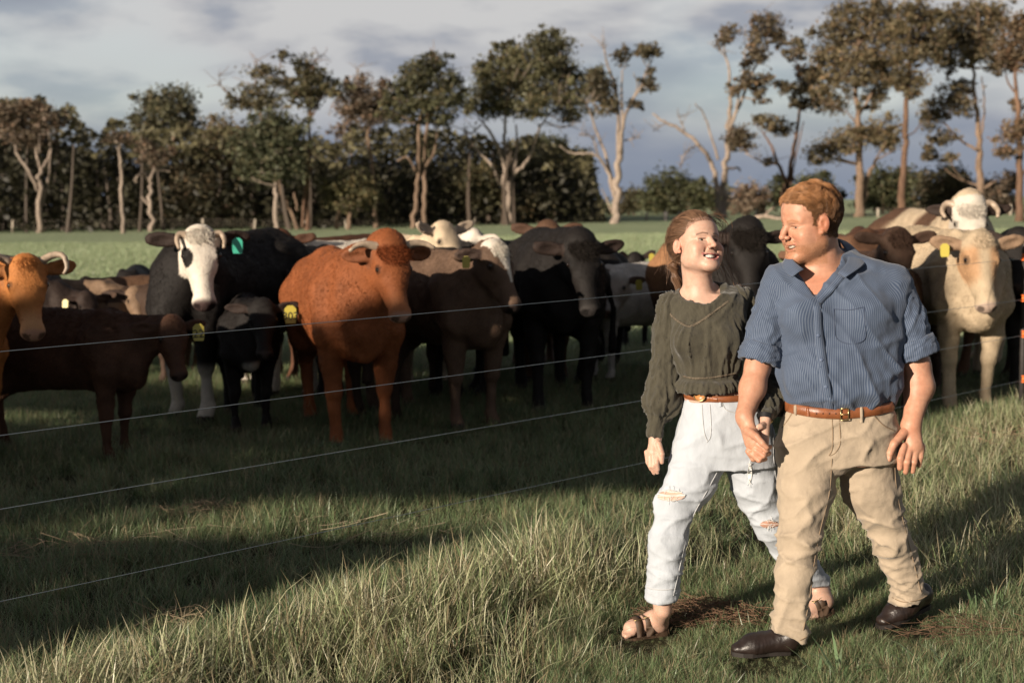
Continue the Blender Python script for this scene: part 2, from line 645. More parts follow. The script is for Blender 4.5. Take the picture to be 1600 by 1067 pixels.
# ================================================================== trees
BARK = leaf_mat('bark_plain', trans=0.0, rough=0.85)
bm_, t, out = new_mat('bark')
c = t.n('ShaderNodeAttribute', attribute_name='Col').outputs['Color']
oc = t.n('ShaderNodeTexCoord').outputs['Object']
st = t.n('ShaderNodeMapping', ins={'Vector': oc, 'Scale': (3.0, 3.0, 0.5)}).outputs[0]
f = t.noise(st, 1.6, 6, 0.65)
c = t.mix(1.0, c, t.ramp(f, [(0.3, (0.45, 0.42, 0.40)), (0.65, (1.25, 1.2, 1.15))]), 'MULTIPLY')
b = t.n('ShaderNodeBump', ins={'Strength': 0.8, 'Distance': 0.1, 'Height': f})
p = t.n('ShaderNodeBsdfPrincipled', ins={'Base Color': c, 'Roughness': 0.85, 'Normal': b.outputs[0]})
p.inputs['Specular IOR Level'].default_value = 0.2
t.t.links.new(p.outputs[0], out.inputs[0])
BARK = bm_
LEAF = leaf_mat('gum_leaf', trans=0.30, rough=0.55, spec=0.3)


def leaf_cards(C, size, asp=0.5, tilt=None):
    """small rhombic leaf sprays at centres C (n,3)"""
    n = len(C)
    u = rng.normal(size=(n, 3)); u[:, 2] *= 0.7; u /= np.linalg.norm(u, axis=1)[:, None]
    w = rng.normal(size=(n, 3)); w = np.cross(u, w); w /= np.linalg.norm(w, axis=1)[:, None]
    s = (np.asarray(size) * rng.uniform(0.55, 1.35, n))[:, None]
    V = np.stack([C - u * s, C + w * s * asp, C + u * s, C - w * s * asp], 1).reshape(-1, 3)
    return V, np.arange(4 * n).reshape(-1, 4)


def cluster(c, r, n, up=0.55):
    """n points in knots spread through an ellipsoid"""
    m = max(3, int(n / 26))
    q = rng.normal(size=(m, 3)); q /= np.linalg.norm(q, axis=1)[:, None]
    q *= (rng.uniform(0.15, 1.0, m) ** 0.5)[:, None]
    q[:, 2] = q[:, 2] * 1.0 + 0.05
    k = rng.integers(0, m, n)
    jit = rng.normal(size=(n, 3)) * np.array([0.30, 0.30, 0.30])
    return c + (q[k] * 0.82 + jit) * r, k


def tree(name, label, base, stems, clumps, tone=(0.060, 0.062, 0.030), bark=(0.42, 0.33, 0.26), cat='tree', group=None, leaf=0.30, dens=0.55,
         twigs=(), d=None):
    """stems: lists of photo points with end radii in photo px; clumps: (x, y, rx, ry) of foliage in photo px"""
    g = G(*base) if d is None else None
    if d is None:
        d = float(np.dot(g - CAMLOC, _F))
    else:
        g = P(base[0], base[1], d)
    zb = float(gz(g[0], g[1]))
    root = tag(empty(name, (g[0], g[1], zb)), label, cat, group)
    o = np.array([g[0], g[1], zb])
    m = d / FPX
    parts, cols, samples = [], [], []
    for si, (pts, r0, r1) in enumerate(stems):
        dz = rng.uniform(-1, 1, len(pts)) * 14 * m
        dz[0] = 0 if si == 0 else dz[0] * 0.3
        W = np.array([P(x, y, d + q) - o for (x, y), q in zip(pts, dz)])
        if si == 0: W[0] = (0, 0, -0.15)
        n = max(6, int(len(pts) * 4))
        W = spline(W, n)
        W[1:-1] += rng.normal(size=(n - 2, 3)) * r1 * m * 0.5
        rr = np.linspace(r0, r1, n) * m * 0.82
        if si == 0 or pts[0][1] > base[1] - 14: rr[0] *= 1.45
        parts.append(tube(W, rr, 8)); samples += [(W[q], rr[q]) for q in range(n)]
    SP = np.array([s[0] for s in samples]); SR = np.array([s[1] for s in samples])
    L, K = [], []
    for (x, y, rx, ry) in clumps:
        dd = rng.uniform(-0.6, 0.6) * rx * m
        c = P(x, y, d + dd) - o
        r = np.array([rx, rx, ry * 1.22]) * m
        if stems:
            low = SP[:, 2] < c[2] - 0.2 * r[2]
            dist = np.linalg.norm(SP - c, axis=1) + np.where(low, 0, 50)
            q = int(dist.argmin())
            for b in range(1 if rx < 22 else 3):
                e = c + rng.normal(size=3) * r * 0.4
                mid = (SP[q] * 0.45 + e * 0.55) + np.array([0, 0, -0.12 * np.linalg.norm(e - SP[q])]) + rng.normal(size=3) * 0.25
                parts.append(tube(bez(SP[q], mid, e, 7), np.linspace(min(SR[q] * 0.7, 2.6 * m), 0.7 * m, 7), 5))
        n = int(rx * ry * dens * 2.6) + 30
        Cc, k = cluster(c, r, n)
        for _ in range(3):
            q_ = rng.normal(size=3); q_ /= np.linalg.norm(q_)
            c2, k2 = cluster(c + q_ * r * rng.uniform(.9, 1.35), r * rng.uniform(.22, .45), int(n * .10) + 6)
            Cc, k = np.concatenate([Cc, c2]), np.concatenate([k, k2])
        L.append(Cc); K.append(rng.uniform(0.55, 1.45, 4000)[k] * rng.uniform(0.75, 1.25))
    for (pts, r0) in twigs:
        W = spline(np.array([P(x, y, d + rng.uniform(-6, 6) * m) - o for x, y in pts]), 3 * len(pts))
        parts.append(tube(W, np.linspace(r0, 0.5, len(W)) * m, 5))
        for q in range(2, len(W)):
            for _ in range(2):
                e = W[q] + (rng.normal(size=3) * np.array([1, 1, .6]) + np.array([0, 0, .7])) * 14 * m
                parts.append(tube(bez(W[q], (W[q] + e) / 2 + rng.normal(size=3) * 3 * m, e, 4), np.linspace(0.75, 0.3, 4) * m, 3))
    if parts:
        V, F = join(parts)
        hz = np.clip(V[:, 2:3] / 12, 0, 1)
        bc = np.asarray(bark) * (0.82 + 0.3 * fbm(V * np.array([.8, .8, .25]) + d, 2)[:, None])
        mk('trunk', V, F, BARK, root, np.clip(bc, 0.02, 0.7))
    if L:
        L, K = np.concatenate(L), np.concatenate(K)
        V, F = leaf_cards(L, leaf * .52 * d / 105)
        tn = np.asarray(tone) * np.array([2.0, 1.8, 2.05]) * K[:, None] * rng.uniform(0.7, 1.3, len(K))[:, None]
        brown = rng.random(len(K)) < 0.22
        tn[brown] *= np.array([1.28, 1.06, 1.0])
        mk('crown', V, F, LEAF, root, np.repeat(tn, 4, 0), smooth=False)
    return root


GUM = 'gum trees along the far side of the paddock'
DK = (0.036, 0.043, 0.019); OL = (0.060, 0.060, 0.029); BR = (0.074, 0.064, 0.040)
PALE = (0.34, 0.285, 0.24); TAN = (0.235, 0.170, 0.125); RED = (0.175, 0.110, 0.076)
tree('gum_tree', 'pale many-forked gum with thin crown at the left end of the wood', (62, 362),
     [([(62, 362), (61, 310), (64, 262)], 6.5, 4), ([(62, 300), (45, 268), (26, 240), (24, 222)], 4, 1.5), ([(64, 268), (78, 240), (76, 205)], 3.5, 1.2), ([(66, 320), (76, 280), (80, 232)], 3, 1.3), ([(62, 262), (56, 235), (50, 205)], 3, 1)],
     [(30, 205, 34, 20), (70, 185, 34, 18), (55, 215, 26, 16), (12, 175, 30, 16), (48, 168, 24, 12)], BR, PALE, group=GUM, twigs=[([(62, 240), (60, 190)], 2)])
tree('dead_tree', 'thin bare pale stick of a dead gum leaning by the dark wood', (193, 364),
     [([(193, 364), (190, 310), (189, 262), (184, 228), (181, 212)], 4, 2.2), ([(186, 235), (192, 214)], 2, 1)], [(186, 216, 22, 9)], BR, PALE, group=GUM)
tree('gum_tree', 'short pale gum with a bent elbow branch to its left', (237, 361),
     [([(237, 361), (236, 310), (236, 280)], 5, 3.5), ([(236, 284), (226, 272), (215, 276), (212, 285)], 3, 2), ([(236, 325), (222, 308)], 2.5, 1.5), ([(236, 280), (242, 255), (230, 235)], 3, 1.4), ([(240, 265), (266, 268)], 2.2, 1.2)],
     [(240, 248, 22, 16), (228, 232, 16, 10)], BR, PALE, group=GUM)
tree('gum_tree', 'tall gum whose dark flat crown stands above the left wood', (268, 356),
     [([(268, 356), (270, 300), (270, 250), (274, 205), (272, 170)], 5, 2), ([(270, 245), (255, 200)], 2.4, 1.2), ([(272, 215), (292, 180)], 2.2, 1)],
     [(272, 150, 34, 15), (240, 158, 26, 15), (296, 172, 16, 12), (262, 185, 40, 20), (228, 200, 34, 20), (290, 200, 30, 18)], (0.046, 0.050, 0.025), TAN, group=GUM)
tree('gum_tree', 'broad low brown-olive gum with crooked branches in front of the wood', (366, 356),
     [([(366, 356), (362, 325), (355, 305)], 4.5, 3), ([(358, 312), (340, 285), (310, 278), (290, 282)], 3.4, 1.6), ([(357, 306), (376, 285)], 2.6, 1.3)],
     [(330, 250, 44, 22), (370, 235, 40, 24), (300, 275, 32, 22), (352, 285, 40, 22), (315, 310, 44, 26), (350, 205, 32, 18), (280, 320, 30, 24)], (0.066, 0.062, 0.033), TAN, group=GUM)
tree('gum_tree', 'straight pale trunk under a thick dark green crown', (432, 360),
     [([(432, 360), (431, 315), (429, 280), (425, 240)], 5, 3), ([(429, 290), (405, 285)], 2, 1)],
     [(420, 215, 44, 26), (400, 240, 40, 26), (446, 240, 36, 28), (425, 265, 40, 18), (430, 190, 30, 16), (395, 275, 26, 14), (455, 210, 28, 18)], (0.043, 0.052, 0.026), PALE, group=GUM)
tree('gum_tree', 'tall ragged gum with one detached tuft above its bare twigs', (466, 357),
     [([(466, 357), (455, 330), (440, 300), (425, 250), (410, 190), (405, 150)], 4, 1.8), ([(412, 200), (432, 130), (440, 92)], 2, 1), ([(466, 330), (460, 300)], 2.4, 2)],
     [(440, 85, 13, 7), (430, 130, 34, 9), (398, 148, 30, 13), (422, 158, 26, 10), (375, 160, 22, 10), (410, 112, 26, 9)], (0.05, 0.05, 0.026), TAN, group=GUM,
     twigs=[([(405, 155), (398, 120), (402, 95)], 1.6), ([(395, 175), (350, 140), (342, 118)], 1.6)])
tree('gum_tree', 'twin-stemmed gum with a windswept crown left of the red cow', (480, 358),
     [([(480, 358), (481, 310), (483, 250), (483, 200), (486, 165)], 5, 2), ([(474, 356), (476, 300), (482, 260)], 3, 2), ([(484, 190), (505, 150), (522, 145)], 1.8, 0.9)],
     [(486, 140, 34, 15), (480, 105, 18, 16), (498, 125, 24, 12), (522, 142, 28, 8), (470, 150, 24, 10), (485, 165, 20, 8)], (0.05, 0.052, 0.025), RED, group=GUM,
     twigs=[([(486, 140), (490, 100), (505, 85)], 1.4)])
tree('gum_tree', 'small bushy gum on two short trunks under the tall ones', (545, 357),
     [([(545, 357), (545, 325), (548, 300)], 4.5, 3), ([(526, 357), (529, 325), (520, 300)], 3.5, 2)],
     [(545, 290, 38, 22), (520, 300, 24, 18), (565, 305, 28, 22), (545, 315, 36, 14)], (0.058, 0.06, 0.027), TAN, group=GUM)
tree('gum_tree', 'slim gum with paired white upper stems behind the bushy one', (552, 350),
     [([(552, 350), (543, 270), (539, 225), (538, 195)], 3.4, 1.6), ([(547, 300), (549, 230), (549, 185)], 3, 1.4)],
     [(545, 175, 26, 16), (556, 150, 20, 18), (536, 205, 18, 10)], BR, PALE, group=GUM, twigs=[([(549, 190), (558, 140), (560, 105)], 1.4)])
tree('gum_tree', 'gum with a reddish curving trunk and feathery brown crown', (588, 356),
     [([(588, 356), (586, 300), (580, 250), (576, 210), (579, 180)], 4.6, 2), ([(580, 245), (570, 215)], 2.2, 1)],
     [(572, 165, 30, 20), (596, 158, 22, 18), (560, 135, 18, 14), (585, 185, 30, 14), (600, 135, 14, 10)], BR, TAN, group=GUM, twigs=[([(580, 170), (582, 120)], 1.5)])
tree('gum_tree', 'tall gum on two leaning orange trunks with a wide dark crown', (645, 356),
     [([(645, 356), (650, 310), (655, 260), (654, 205), (662, 165)], 5, 2.2), ([(663, 356), (664, 300), (663, 250), (668, 190), (672, 150)], 5, 2), ([(666, 260), (680, 235), (684, 195)], 3, 1.4), ([(650, 268), (636, 246), (620, 252)], 2.6, 1.2)],
     [(650, 115, 24, 14), (678, 98, 26, 14), (665, 130, 44, 18), (700, 128, 28, 16), (636, 140, 22, 14), (690, 160, 42, 18), (650, 165, 34, 14), (612, 155, 16, 12), (715, 152, 18, 12), (680, 185, 34, 10), (628, 185, 30, 10)], (0.043, 0.048, 0.023), TAN, group=GUM,
     twigs=[([(672, 120), (678, 85)], 1.3)])
tree('gum_tree', 'small crooked gum with a round crown beside the great spreading one', (735, 352),
     [([(735, 352), (734, 330), (722, 315), (705, 300)], 3.6, 1.8), ([(734, 332), (742, 300)], 2.4, 1.2)],
     [(745, 280, 34, 20), (730, 300, 30, 18), (762, 300, 28, 20), (745, 315, 24, 12)], (0.055, 0.057, 0.027), TAN, group=GUM)
tree('gum_tree', 'great spreading gum with many pale forks and the widest crown', (796, 352),
     [([(796, 352), (795, 325), (792, 290), (790, 262)], 8, 5), ([(790, 270), (778, 230), (765, 205), (752, 190)], 4, 1.8), ([(790, 262), (788, 220), (790, 190), (786, 165)], 4, 1.6), ([(793, 285), (815, 262), (832, 235), (842, 195)], 4.4, 2), ([(800, 275), (808, 230), (806, 195)], 3.4, 1.5), ([(788, 300), (770, 260), (745, 235), (725, 205)], 3.4, 1.4), ([(842, 200), (862, 175), (875, 170)], 2, 1)],
     [(838, 70, 36, 16), (800, 85, 30, 14), (872, 75, 26, 20), (822, 100, 46, 18), (780, 115, 34, 16), (862, 105, 36, 18), (756, 112, 18, 14), (800, 135, 48, 18), (842, 138, 44, 18), (885, 120, 28, 14), (760, 145, 26, 18), (815, 165, 60, 16), (880, 150, 34, 14), (775, 170, 34, 14), (895, 175, 28, 12), (926, 120, 20, 14), (912, 140, 24, 14), (740, 165, 18, 12), (858, 52, 18, 8)], (0.052, 0.056, 0.027), PALE, group=GUM,
     twigs=[([(752, 195), (735, 210), (722, 202)], 1.6), ([(850, 190), (880, 200), (905, 185)], 1.5)])
tree('gum_tree', 'tall half-bare pale gum with tufted branch tips left of the woman', (963, 351),
     [([(963, 351), (963, 310), (966, 260), (970, 225)], 8, 5), ([(967, 250), (975, 190), (984, 165), (1000, 140), (1012, 105)], 4, 1.4), ([(966, 250), (966, 190), (963, 140), (950, 105), (945, 80)], 4, 1.3), ([(972, 240), (972, 160), (972, 110)], 3, 1.2), ([(960, 310), (950, 270), (935, 245), (918, 240), (892, 240), (874, 228)], 3.5, 1.2), ([(962, 300), (945, 240), (932, 205), (920, 170), (908, 155)], 3.4, 1.2), ([(984, 170), (996, 135), (990, 115)], 2, 0.9), ([(955, 330), (940, 295)], 2, 1)],
     [(1018, 84, 17, 12), (1005, 78, 14, 9), (973, 88, 16, 11), (1014, 132, 17, 10), (1018, 112, 8, 6), (990, 164, 12, 8), (940, 140, 22, 16), (948, 165, 18, 14), (930, 125, 16, 12)], (0.05, 0.048, 0.026), PALE, group=GUM,
     twigs=[([(945, 85), (943, 70)], 1.3), ([(935, 245), (925, 215), (905, 212)], 1.6), ([(975, 220), (1000, 215)], 1.5), ([(935, 180), (925, 150)], 1.4)])
tree('gum_tree', 'pale gum with a long bare dead limb sweeping left above the woman', (1128, 341),
     [([(1128, 341), (1131, 300), (1133, 260), (1137, 215), (1142, 165)], 7, 4), ([(1122, 335), (1122, 300), (1114, 262), (1096, 232), (1066, 205), (1040, 192), (1020, 178)], 6, 1.6), ([(1141, 200), (1155, 165), (1175, 115), (1195, 80), (1215, 50)], 3.6, 1.1), ([(1142, 170), (1140, 120), (1133, 85), (1128, 55)], 3.2, 1.1), ([(1150, 170), (1160, 120), (1165, 75)], 2.4, 1), ([(1122, 250), (1112, 215), (1100, 180), (1086, 162)], 2.6, 1), ([(1130, 265), (1152, 262), (1157, 268)], 2.6, 1.4), ([(1125, 335), (1150, 305)], 3, 2.4)],
     [(1205, 42, 26, 16), (1182, 66, 18, 18), (1218, 60, 14, 10), (1190, 90, 16, 10), (1140, 52, 16, 10), (1127, 62, 10, 8), (1170, 128, 24, 10), (1192, 125, 13, 12), (1150, 140, 12, 10), (1188, 148, 12, 10), (1155, 212, 22, 12), (1165, 228, 16, 8), (1142, 222, 14, 10), (1170, 95, 12, 10)], (0.056, 0.05, 0.028), PALE, group=GUM,
     twigs=[([(1040, 192), (1022, 205)], 1.2), ([(1090, 226), (1070, 240), (1062, 265)], 1.4), ([(1070, 205), (1060, 180)], 1.2), ([(1135, 90), (1118, 75)], 1.2), ([(1190, 70), (1180, 20)], 1.2), ([(1165, 240), (1195, 255), (1205, 250)], 1.2)])
tree('gum_tree', 'forked gum with dark twin stems just above the man', (1228, 338),
     [([(1228, 338), (1229, 300), (1232, 280)], 7, 5), ([(1230, 288), (1215, 255), (1205, 228), (1190, 205)], 4, 1.4), ([(1232, 282), (1240, 235), (1248, 190), (1252, 150), (1246, 110)], 4.4, 1.4), ([(1236, 290), (1242, 250), (1256, 190)], 2, 1)],
     [(1247, 70, 14, 10), (1240, 88, 16, 9), (1225, 138, 13, 10), (1258, 135, 26, 14), (1276, 160, 24, 14), (1212, 192, 17, 14), (1228, 204, 14, 8), (1186, 190, 13, 9), (1255, 112, 12, 10), (1200, 250, 9, 7), (1245, 160, 12, 9)], (0.06, 0.056, 0.03), RED, group=GUM)
tree('gum_tree', 'big full-crowned gum rising right behind the man', (1343, 340),
     [([(1343, 340), (1343, 290), (1343, 245), (1340, 190), (1337, 130), (1340, 70)], 9, 3), ([(1347, 318), (1358, 275), (1368, 250)], 5, 3), ([(1340, 185), (1365, 140), (1380, 90)], 2.8, 1.2), ([(1340, 195), (1322, 175)], 2.2, 1.1)],
     [(1330, 22, 38, 16), (1375, 22, 32, 16), (1305, 55, 34, 18), (1345, 55, 42, 18), (1388, 55, 28, 18), (1290, 88, 28, 16), (1328, 90, 40, 18), (1372, 92, 34, 18), (1300, 118, 32, 14), (1345, 122, 34, 14), (1385, 120, 20, 14), (1285, 140, 22, 12), (1310, 160, 30, 13), (1366, 150, 22, 14), (1340, 212, 38, 15), (1376, 205, 32, 16), (1310, 225, 30, 14), (1285, 240, 26, 14), (1390, 222, 22, 12), (1270, 120, 14, 10)], (0.072, 0.066, 0.034), TAN, group=GUM)
tree('gum_tree', 'tall straight red-barked gum with a small high crown', (1408, 341),
     [([(1408, 341), (1410, 290), (1414, 230), (1416, 170), (1419, 120), (1425, 70)], 7.5, 3), ([(1418, 140), (1440, 120), (1455, 105)], 2, 1), ([(1414, 215), (1430, 205), (1440, 192)], 1.6, 0.9)],
     [(1425, 18, 32, 14), (1458, 28, 30, 16), (1410, 45, 26, 16), (1445, 58, 34, 16), (1472, 60, 20, 16), (1418, 80, 30, 14), (1450, 88, 26, 14), (1412, 112, 24, 12), (1430, 125, 24, 10), (1420, 142, 18, 8), (1400, 130, 14, 9)], (0.068, 0.063, 0.032), RED, group=GUM)
tree('gum_tree', 'tall gum with a low drooping side branch above the white-faced cow', (1530, 338),
     [([(1530, 338), (1531, 300), (1530, 250), (1528, 200), (1524, 150), (1520, 90)], 8.5, 2.6), ([(1528, 235), (1505, 222), (1482, 200), (1466, 178)], 2.8, 1.1), ([(1532, 215), (1538, 170), (1534, 120)], 2.4, 1.1), ([(1532, 298), (1548, 288), (1556, 284)], 3.2, 2), ([(1528, 290), (1512, 285)], 3.0, 2)],
     [(1530, 18, 34, 16), (1498, 30, 26, 16), (1552, 42, 22, 18), (1520, 52, 36, 16), (1490, 65, 26, 14), (1545, 75, 24, 16), (1512, 88, 32, 14), (1480, 100, 20, 12), (1555, 100, 16, 12), (1495, 140, 26, 11), (1470, 165, 30, 14), (1500, 165, 22, 12), (1455, 190, 18, 12), (1475, 215, 22, 12), (1450, 240, 14, 10), (1480, 245, 14, 8), (1560, 20, 18, 12)], (0.068, 0.062, 0.032), TAN, group=GUM)
tree('gum_tree', 'gum at the right edge half out of the picture', (1594, 346),
     [([(1594, 346), (1593, 290), (1592, 220), (1590, 160), (1586, 110)], 8, 3), ([(1590, 150), (1575, 130), (1570, 110)], 2.4, 1.1), ([(1594, 280), (1604, 262)], 3, 2)],
     [(1590, 45, 26, 18), (1580, 75, 26, 16), (1600, 90, 30, 18), (1570, 95, 16, 12), (1580, 210, 22, 14), (1572, 238, 20, 10), (1600, 200, 20, 14), (1610, 40, 26, 18), (1590, 165, 12, 10)], (0.074, 0.06, 0.033), RED, group=GUM)

# the dark bushy trees that close the paddock behind the tall ones
BU = 'dark bushy trees closing the far paddock'
for label, base, cl, tone in [
    ('dark rounded bushy tree against the storm sky left of the woman\'s head', (1046, 336), [(1045, 300, 38, 26), (1020, 312, 24, 18), (1070, 305, 26, 20), (1045, 318, 44, 14)], DK),
    ('low dark bush between the half-bare gum and the rounded tree', (990, 336), [(990, 312, 22, 14), (975, 320, 14, 12), (1005, 318, 16, 12)], (0.05, 0.05, 0.025)),
    ('dark bush behind the foot of the gum with the dead limb', (1100, 336), [(1098, 306, 22, 16), (1120, 312, 22, 18), (1085, 316, 18, 14)], DK),
    ('scrubby brown bush between the woman and the man', (1170, 338), [(1165, 306, 20, 18), (1185, 312, 20, 16), (1160, 322, 24, 10)], BR),
    ('dark bush behind the man\'s forehead', (1245, 336), [(1215, 305, 24, 18), (1270, 292, 30, 18), (1250, 310, 30, 18), (1290, 306, 22, 16)], DK),
    ('broad dark tree between the man and the straight red gum', (1380, 335), [(1380, 285, 30, 20), (1362, 300, 24, 20), (1400, 300, 26, 20), (1425, 285, 22, 18), (1380, 315, 40, 14)], DK),
    ('broad brown-green tree between the red gum and the drooping gum', (1470, 335), [(1465, 285, 32, 18), (1490, 278, 22, 16), (1450, 305, 24, 16), (1500, 300, 30, 20), (1475, 318, 44, 12), (1545, 305, 12, 14)], (0.045, 0.045, 0.023)),
    ('pale brown scrub beside the gum at the right edge', (1562, 336), [(1560, 300, 22, 20), (1578, 285, 14, 14), (1570, 318, 26, 12)], BR),
    ('very dark bushy tree under the right half of the great spreading gum', (860, 345), [(850, 255, 44, 26), (880, 275, 36, 30), (835, 290, 34, 24), (870, 305, 46, 26), (905, 260, 26, 22), (845, 235, 34, 16), (900, 300, 24, 24)], (0.026, 0.031, 0.015)),
    ('olive sapling at the foot of the great spreading gum', (842, 350), [(845, 310, 26, 20), (825, 322, 18, 14), (862, 320, 16, 14)], (0.055, 0.052, 0.026)),
    ('pale green sapling left of the half-bare gum', (935, 338), [(940, 322, 16, 9), (925, 326, 12, 8)], (0.05, 0.055, 0.028)),
]:
    tree('bushy_tree', label, base, [([base, (base[0], base[1] - 16), (base[0] + 2, base[1] - 30)], 3, 2)], cl, tone, TAN, group=BU, leaf=0.30, dens=0.8)

# the wood behind, one mass
WT = [(-260, 150), (-40, 160), (30, 160), (80, 168), (120, 180), (170, 196), (220, 205), (300, 195), (350, 200), (420, 205), (500, 215), (560, 200), (620, 205), (700, 208), (760, 220), (850, 222), (905, 232), (925, 250), (945, 335)]
n = 70000
px = rng.uniform(-260, 945, n); top = np.interp(px, [q[0] for q in WT], [q[1] for q in WT])
top = top + 34 * fbm(np.stack([px / 42, px * 0 + 3, px * 0], 1), 4)
f = rng.random(n) ** 0.85
py = 360 - (360 - top) * f
dd = 112 + rng.random(n) * 34
C = np.array([P(a, b, q) for a, b, q in zip(px, py, dd)])
kn = fbm(C * 0.33, 3)
keep = kn > -0.22 + 0.25 * f
C, f, kn = C[keep], f[keep], kn[keep]
V, F = leaf_cards(C, 0.33)
tone = np.where((f > 0.72)[:, None], np.array([0.095, 0.085, 0.046]), np.array([0.030, 0.028, 0.016])) * (1.0 + 0.9 * kn[:, None]) * rng.uniform(0.6, 1.4, len(C))[:, None]  # lower leaves coloured darker, standing in for shade under the canopy
# deeper in, leaves coloured dark for the wood's inner shade
nb = 16000
bx = rng.uniform(-300, 930, nb); bt = np.interp(bx, [q[0] for q in WT], [q[1] for q in WT]) + 58
by = 362 - (362 - bt) * rng.random(nb) ** 1.2
Cb = np.array([P(a, b, q) for a, b, q in zip(bx, by, 148 + rng.random(nb) * 8)])
Vb, Fb = leaf_cards(Cb, 0.62)
F = np.concatenate([F, Fb + len(V)]); V = np.concatenate([V, Vb])
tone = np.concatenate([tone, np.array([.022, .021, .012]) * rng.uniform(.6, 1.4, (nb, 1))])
pt = []
for k in range(80):
    x0 = rng.uniform(-240, 920); q = rng.uniform(109, 128)
    b0 = P(x0, 356, q); b0[2] = -0.2
    e = P(x0 + rng.uniform(-14, 14), rng.uniform(210, 270), q)
    pt.append(tube(bez(b0, (b0 + e) / 2 + rng.normal(size=3) * 0.3, e, 5), np.linspace(rng.uniform(.12, .26), 0.07, 5), 5))
Vt, Ft = join(pt)
nV = len(V)
allF = [np.concatenate([F, Ft[0] + nV])] + [x + nV for x in Ft[1:]]
w = mk('woodland', np.concatenate([V, Vt]), allF, LEAF, None, np.concatenate([np.repeat(tone, 4, 0), np.full((len(Vt), 3), 0.085) * np.array([1.25, .95, .72])]), smooth=False)
tag(w, 'deep dark gum wood standing behind the left-hand trees', 'wood', kind='stuff')

# the row of small trees behind the photographer on the left; it throws the long shade over the herd
VW_TOP = ([-16, -12.5, -10.7, -9.6, -9.2, -8.7, -8.3, -7.9, -7.6, -7.3, -6.6, -5.8, -5.3, -5.05, -4.9], [1.9, 2.0, 2.1, 2.40, 2.45, 2.3, 2.3, 2.5, 2.6, 2.68, 3.0, 3.6, 3.95, 3.8, 2.8])


def shade_mask(v, w):
    top = np.interp(v, VW_TOP[0][:-1] + [-4.8], VW_TOP[1]) + 0.10 * pn(np.stack([v * 3.1, w * 0 + 2, w * 0], 1))
    bot = np.interp(v, [-16, -7.5, -6.0, -5.2, -4.8], [0.50, 0.52, 0.56, 0.62, 0.7]) + 0.06 * pn(np.stack([v * 4, w * 0, w * 0], 1))
    gap = np.interp(v, [-9, -7.2, -6.74, -5.68, -4.8], [9, 1.02, 1.12, 1.365, 1.65])      # a slit in the leaves
    slit = np.abs(w - gap) < 0.185 + 0.05 * pn(np.stack([v * 4, w * 0 + 5, w * 0], 1)) - 0.04 * sstep(-6.2, -7, v)
    hole = (np.abs(w - 1.50 - (v + 10.77) * .194) < 0.11) & (v < -8.9) & (pn(np.stack([v * 2.2, w * 0 + 9, w * 0], 1)) > -0.30)
    rag = pn(np.stack([v * 5, w * 5, w * 0 + 7], 1)) > 0.62
    return (w < top) & (w > bot) & (v < -4.86 + .05 * pn(np.stack([w * 4, w * 0, w * 0 + 3], 1))) & ~slit & ~hole & ~rag


n = 80000
v = rng.uniform(-14.5, -4.75, n); w = rng.uniform(0.3, 4.2, n)
ok = shade_mask(v, w); v, w = v[ok], w[ok]
for k, (v0, v1, tv) in enumerate([(-7.6, -4.7, -7.2), (-10.6, -7.6, -9.0), (-14.6, -10.6, -12.2)]):
    q = (v >= v0) & (v < v1)
    D = 11.0 + rng.normal(size=q.sum()) * 0.55
    vv, ww = v[q], w[q]
    C = vv[:, None] * SV - D[:, None] * SA; C[:, 2] = ww + TEL * D
    tb = tv * SV - 11.0 * SA
    root = tag(empty('small_tree', tb), 'small leafy tree behind the photographer, ' + ['nearest the couple', 'second of the row', 'last of the row'][k], 'tree', 'trees behind the photographer')
    parts = [tube(np.array([[0, 0, -.2], [0.05, 0, 1.5], [0, 0.05, 3.2], [0.05, 0, 4.3]]), [0.14, 0.11, 0.09, 0.05], 7)]
    for s in range(9):
        e = C[rng.integers(len(C))] - tb
        b = np.array([0, 0, min(2.6 + 0.15 * s, e[2] - 0.3)])
        parts.append(tube(bez(b, (b + e) / 2 + [0, 0, -.15], e, 5), np.linspace(0.05, 0.015, 5), 5))
    Vt, Ft = join(parts)
    mk('trunk', Vt, Ft, BARK, root, np.full((len(Vt), 3), 0.2))
    V, F = leaf_cards(C - tb, 0.085, 0.55)
    mk('crown', V, F, LEAF, root, np.repeat(np.array([0.05, 0.06, 0.025]) * rng.uniform(0.7, 1.3, len(C))[:, None], 4, 0), smooth=False)

# ================================================================== far fence
OLDWOOD = principled('weathered_wood', (0.36, 0.31, 0.25), 0.9, noise=0.3, nscale=6, bump=0.3)
STEEL = principled('galvanised_wire', (0.30, 0.34, 0.37), 0.4, metal=0.6, noise=0.1)
ff = tag(empty('wire_fence', G(600, 352)), 'old post and wire fence running along the foot of the wood', 'fence')
fo = np.array(ff.location)
tops = []
for (x, yb, h) in [(20, 362, 17), (112, 361, 16), (220, 360, 17), (318, 359, 17), (398, 358, 15), (541, 356, 14), (478, 357, 12), (800, 350, 13), (742, 352, 12), (688, 353, 11), (905, 346, 12), (1010, 344, 12), (1062, 343, 12), (1180, 341, 13), (1265, 341, 12), (1372, 341, 15), (1476, 339, 18), (1579, 338, 17)]:
    g = G(x, yb); m = np.linalg.norm(g - CAMLOC) / FPX
    lean = rng.normal() * 0.06
    Vp, Fp = tube(np.array([[0, 0, -.1], [lean * .5, 0, h * m * .5], [lean, 0, h * m]]), np.array([2.0, 1.9, 1.7]) * m, 7)
    mk('post', Vp + (g - fo), Fp, OLDWOOD, ff)
    tops.append((x, g, h * m))
tops.sort(key=lambda q: q[0])
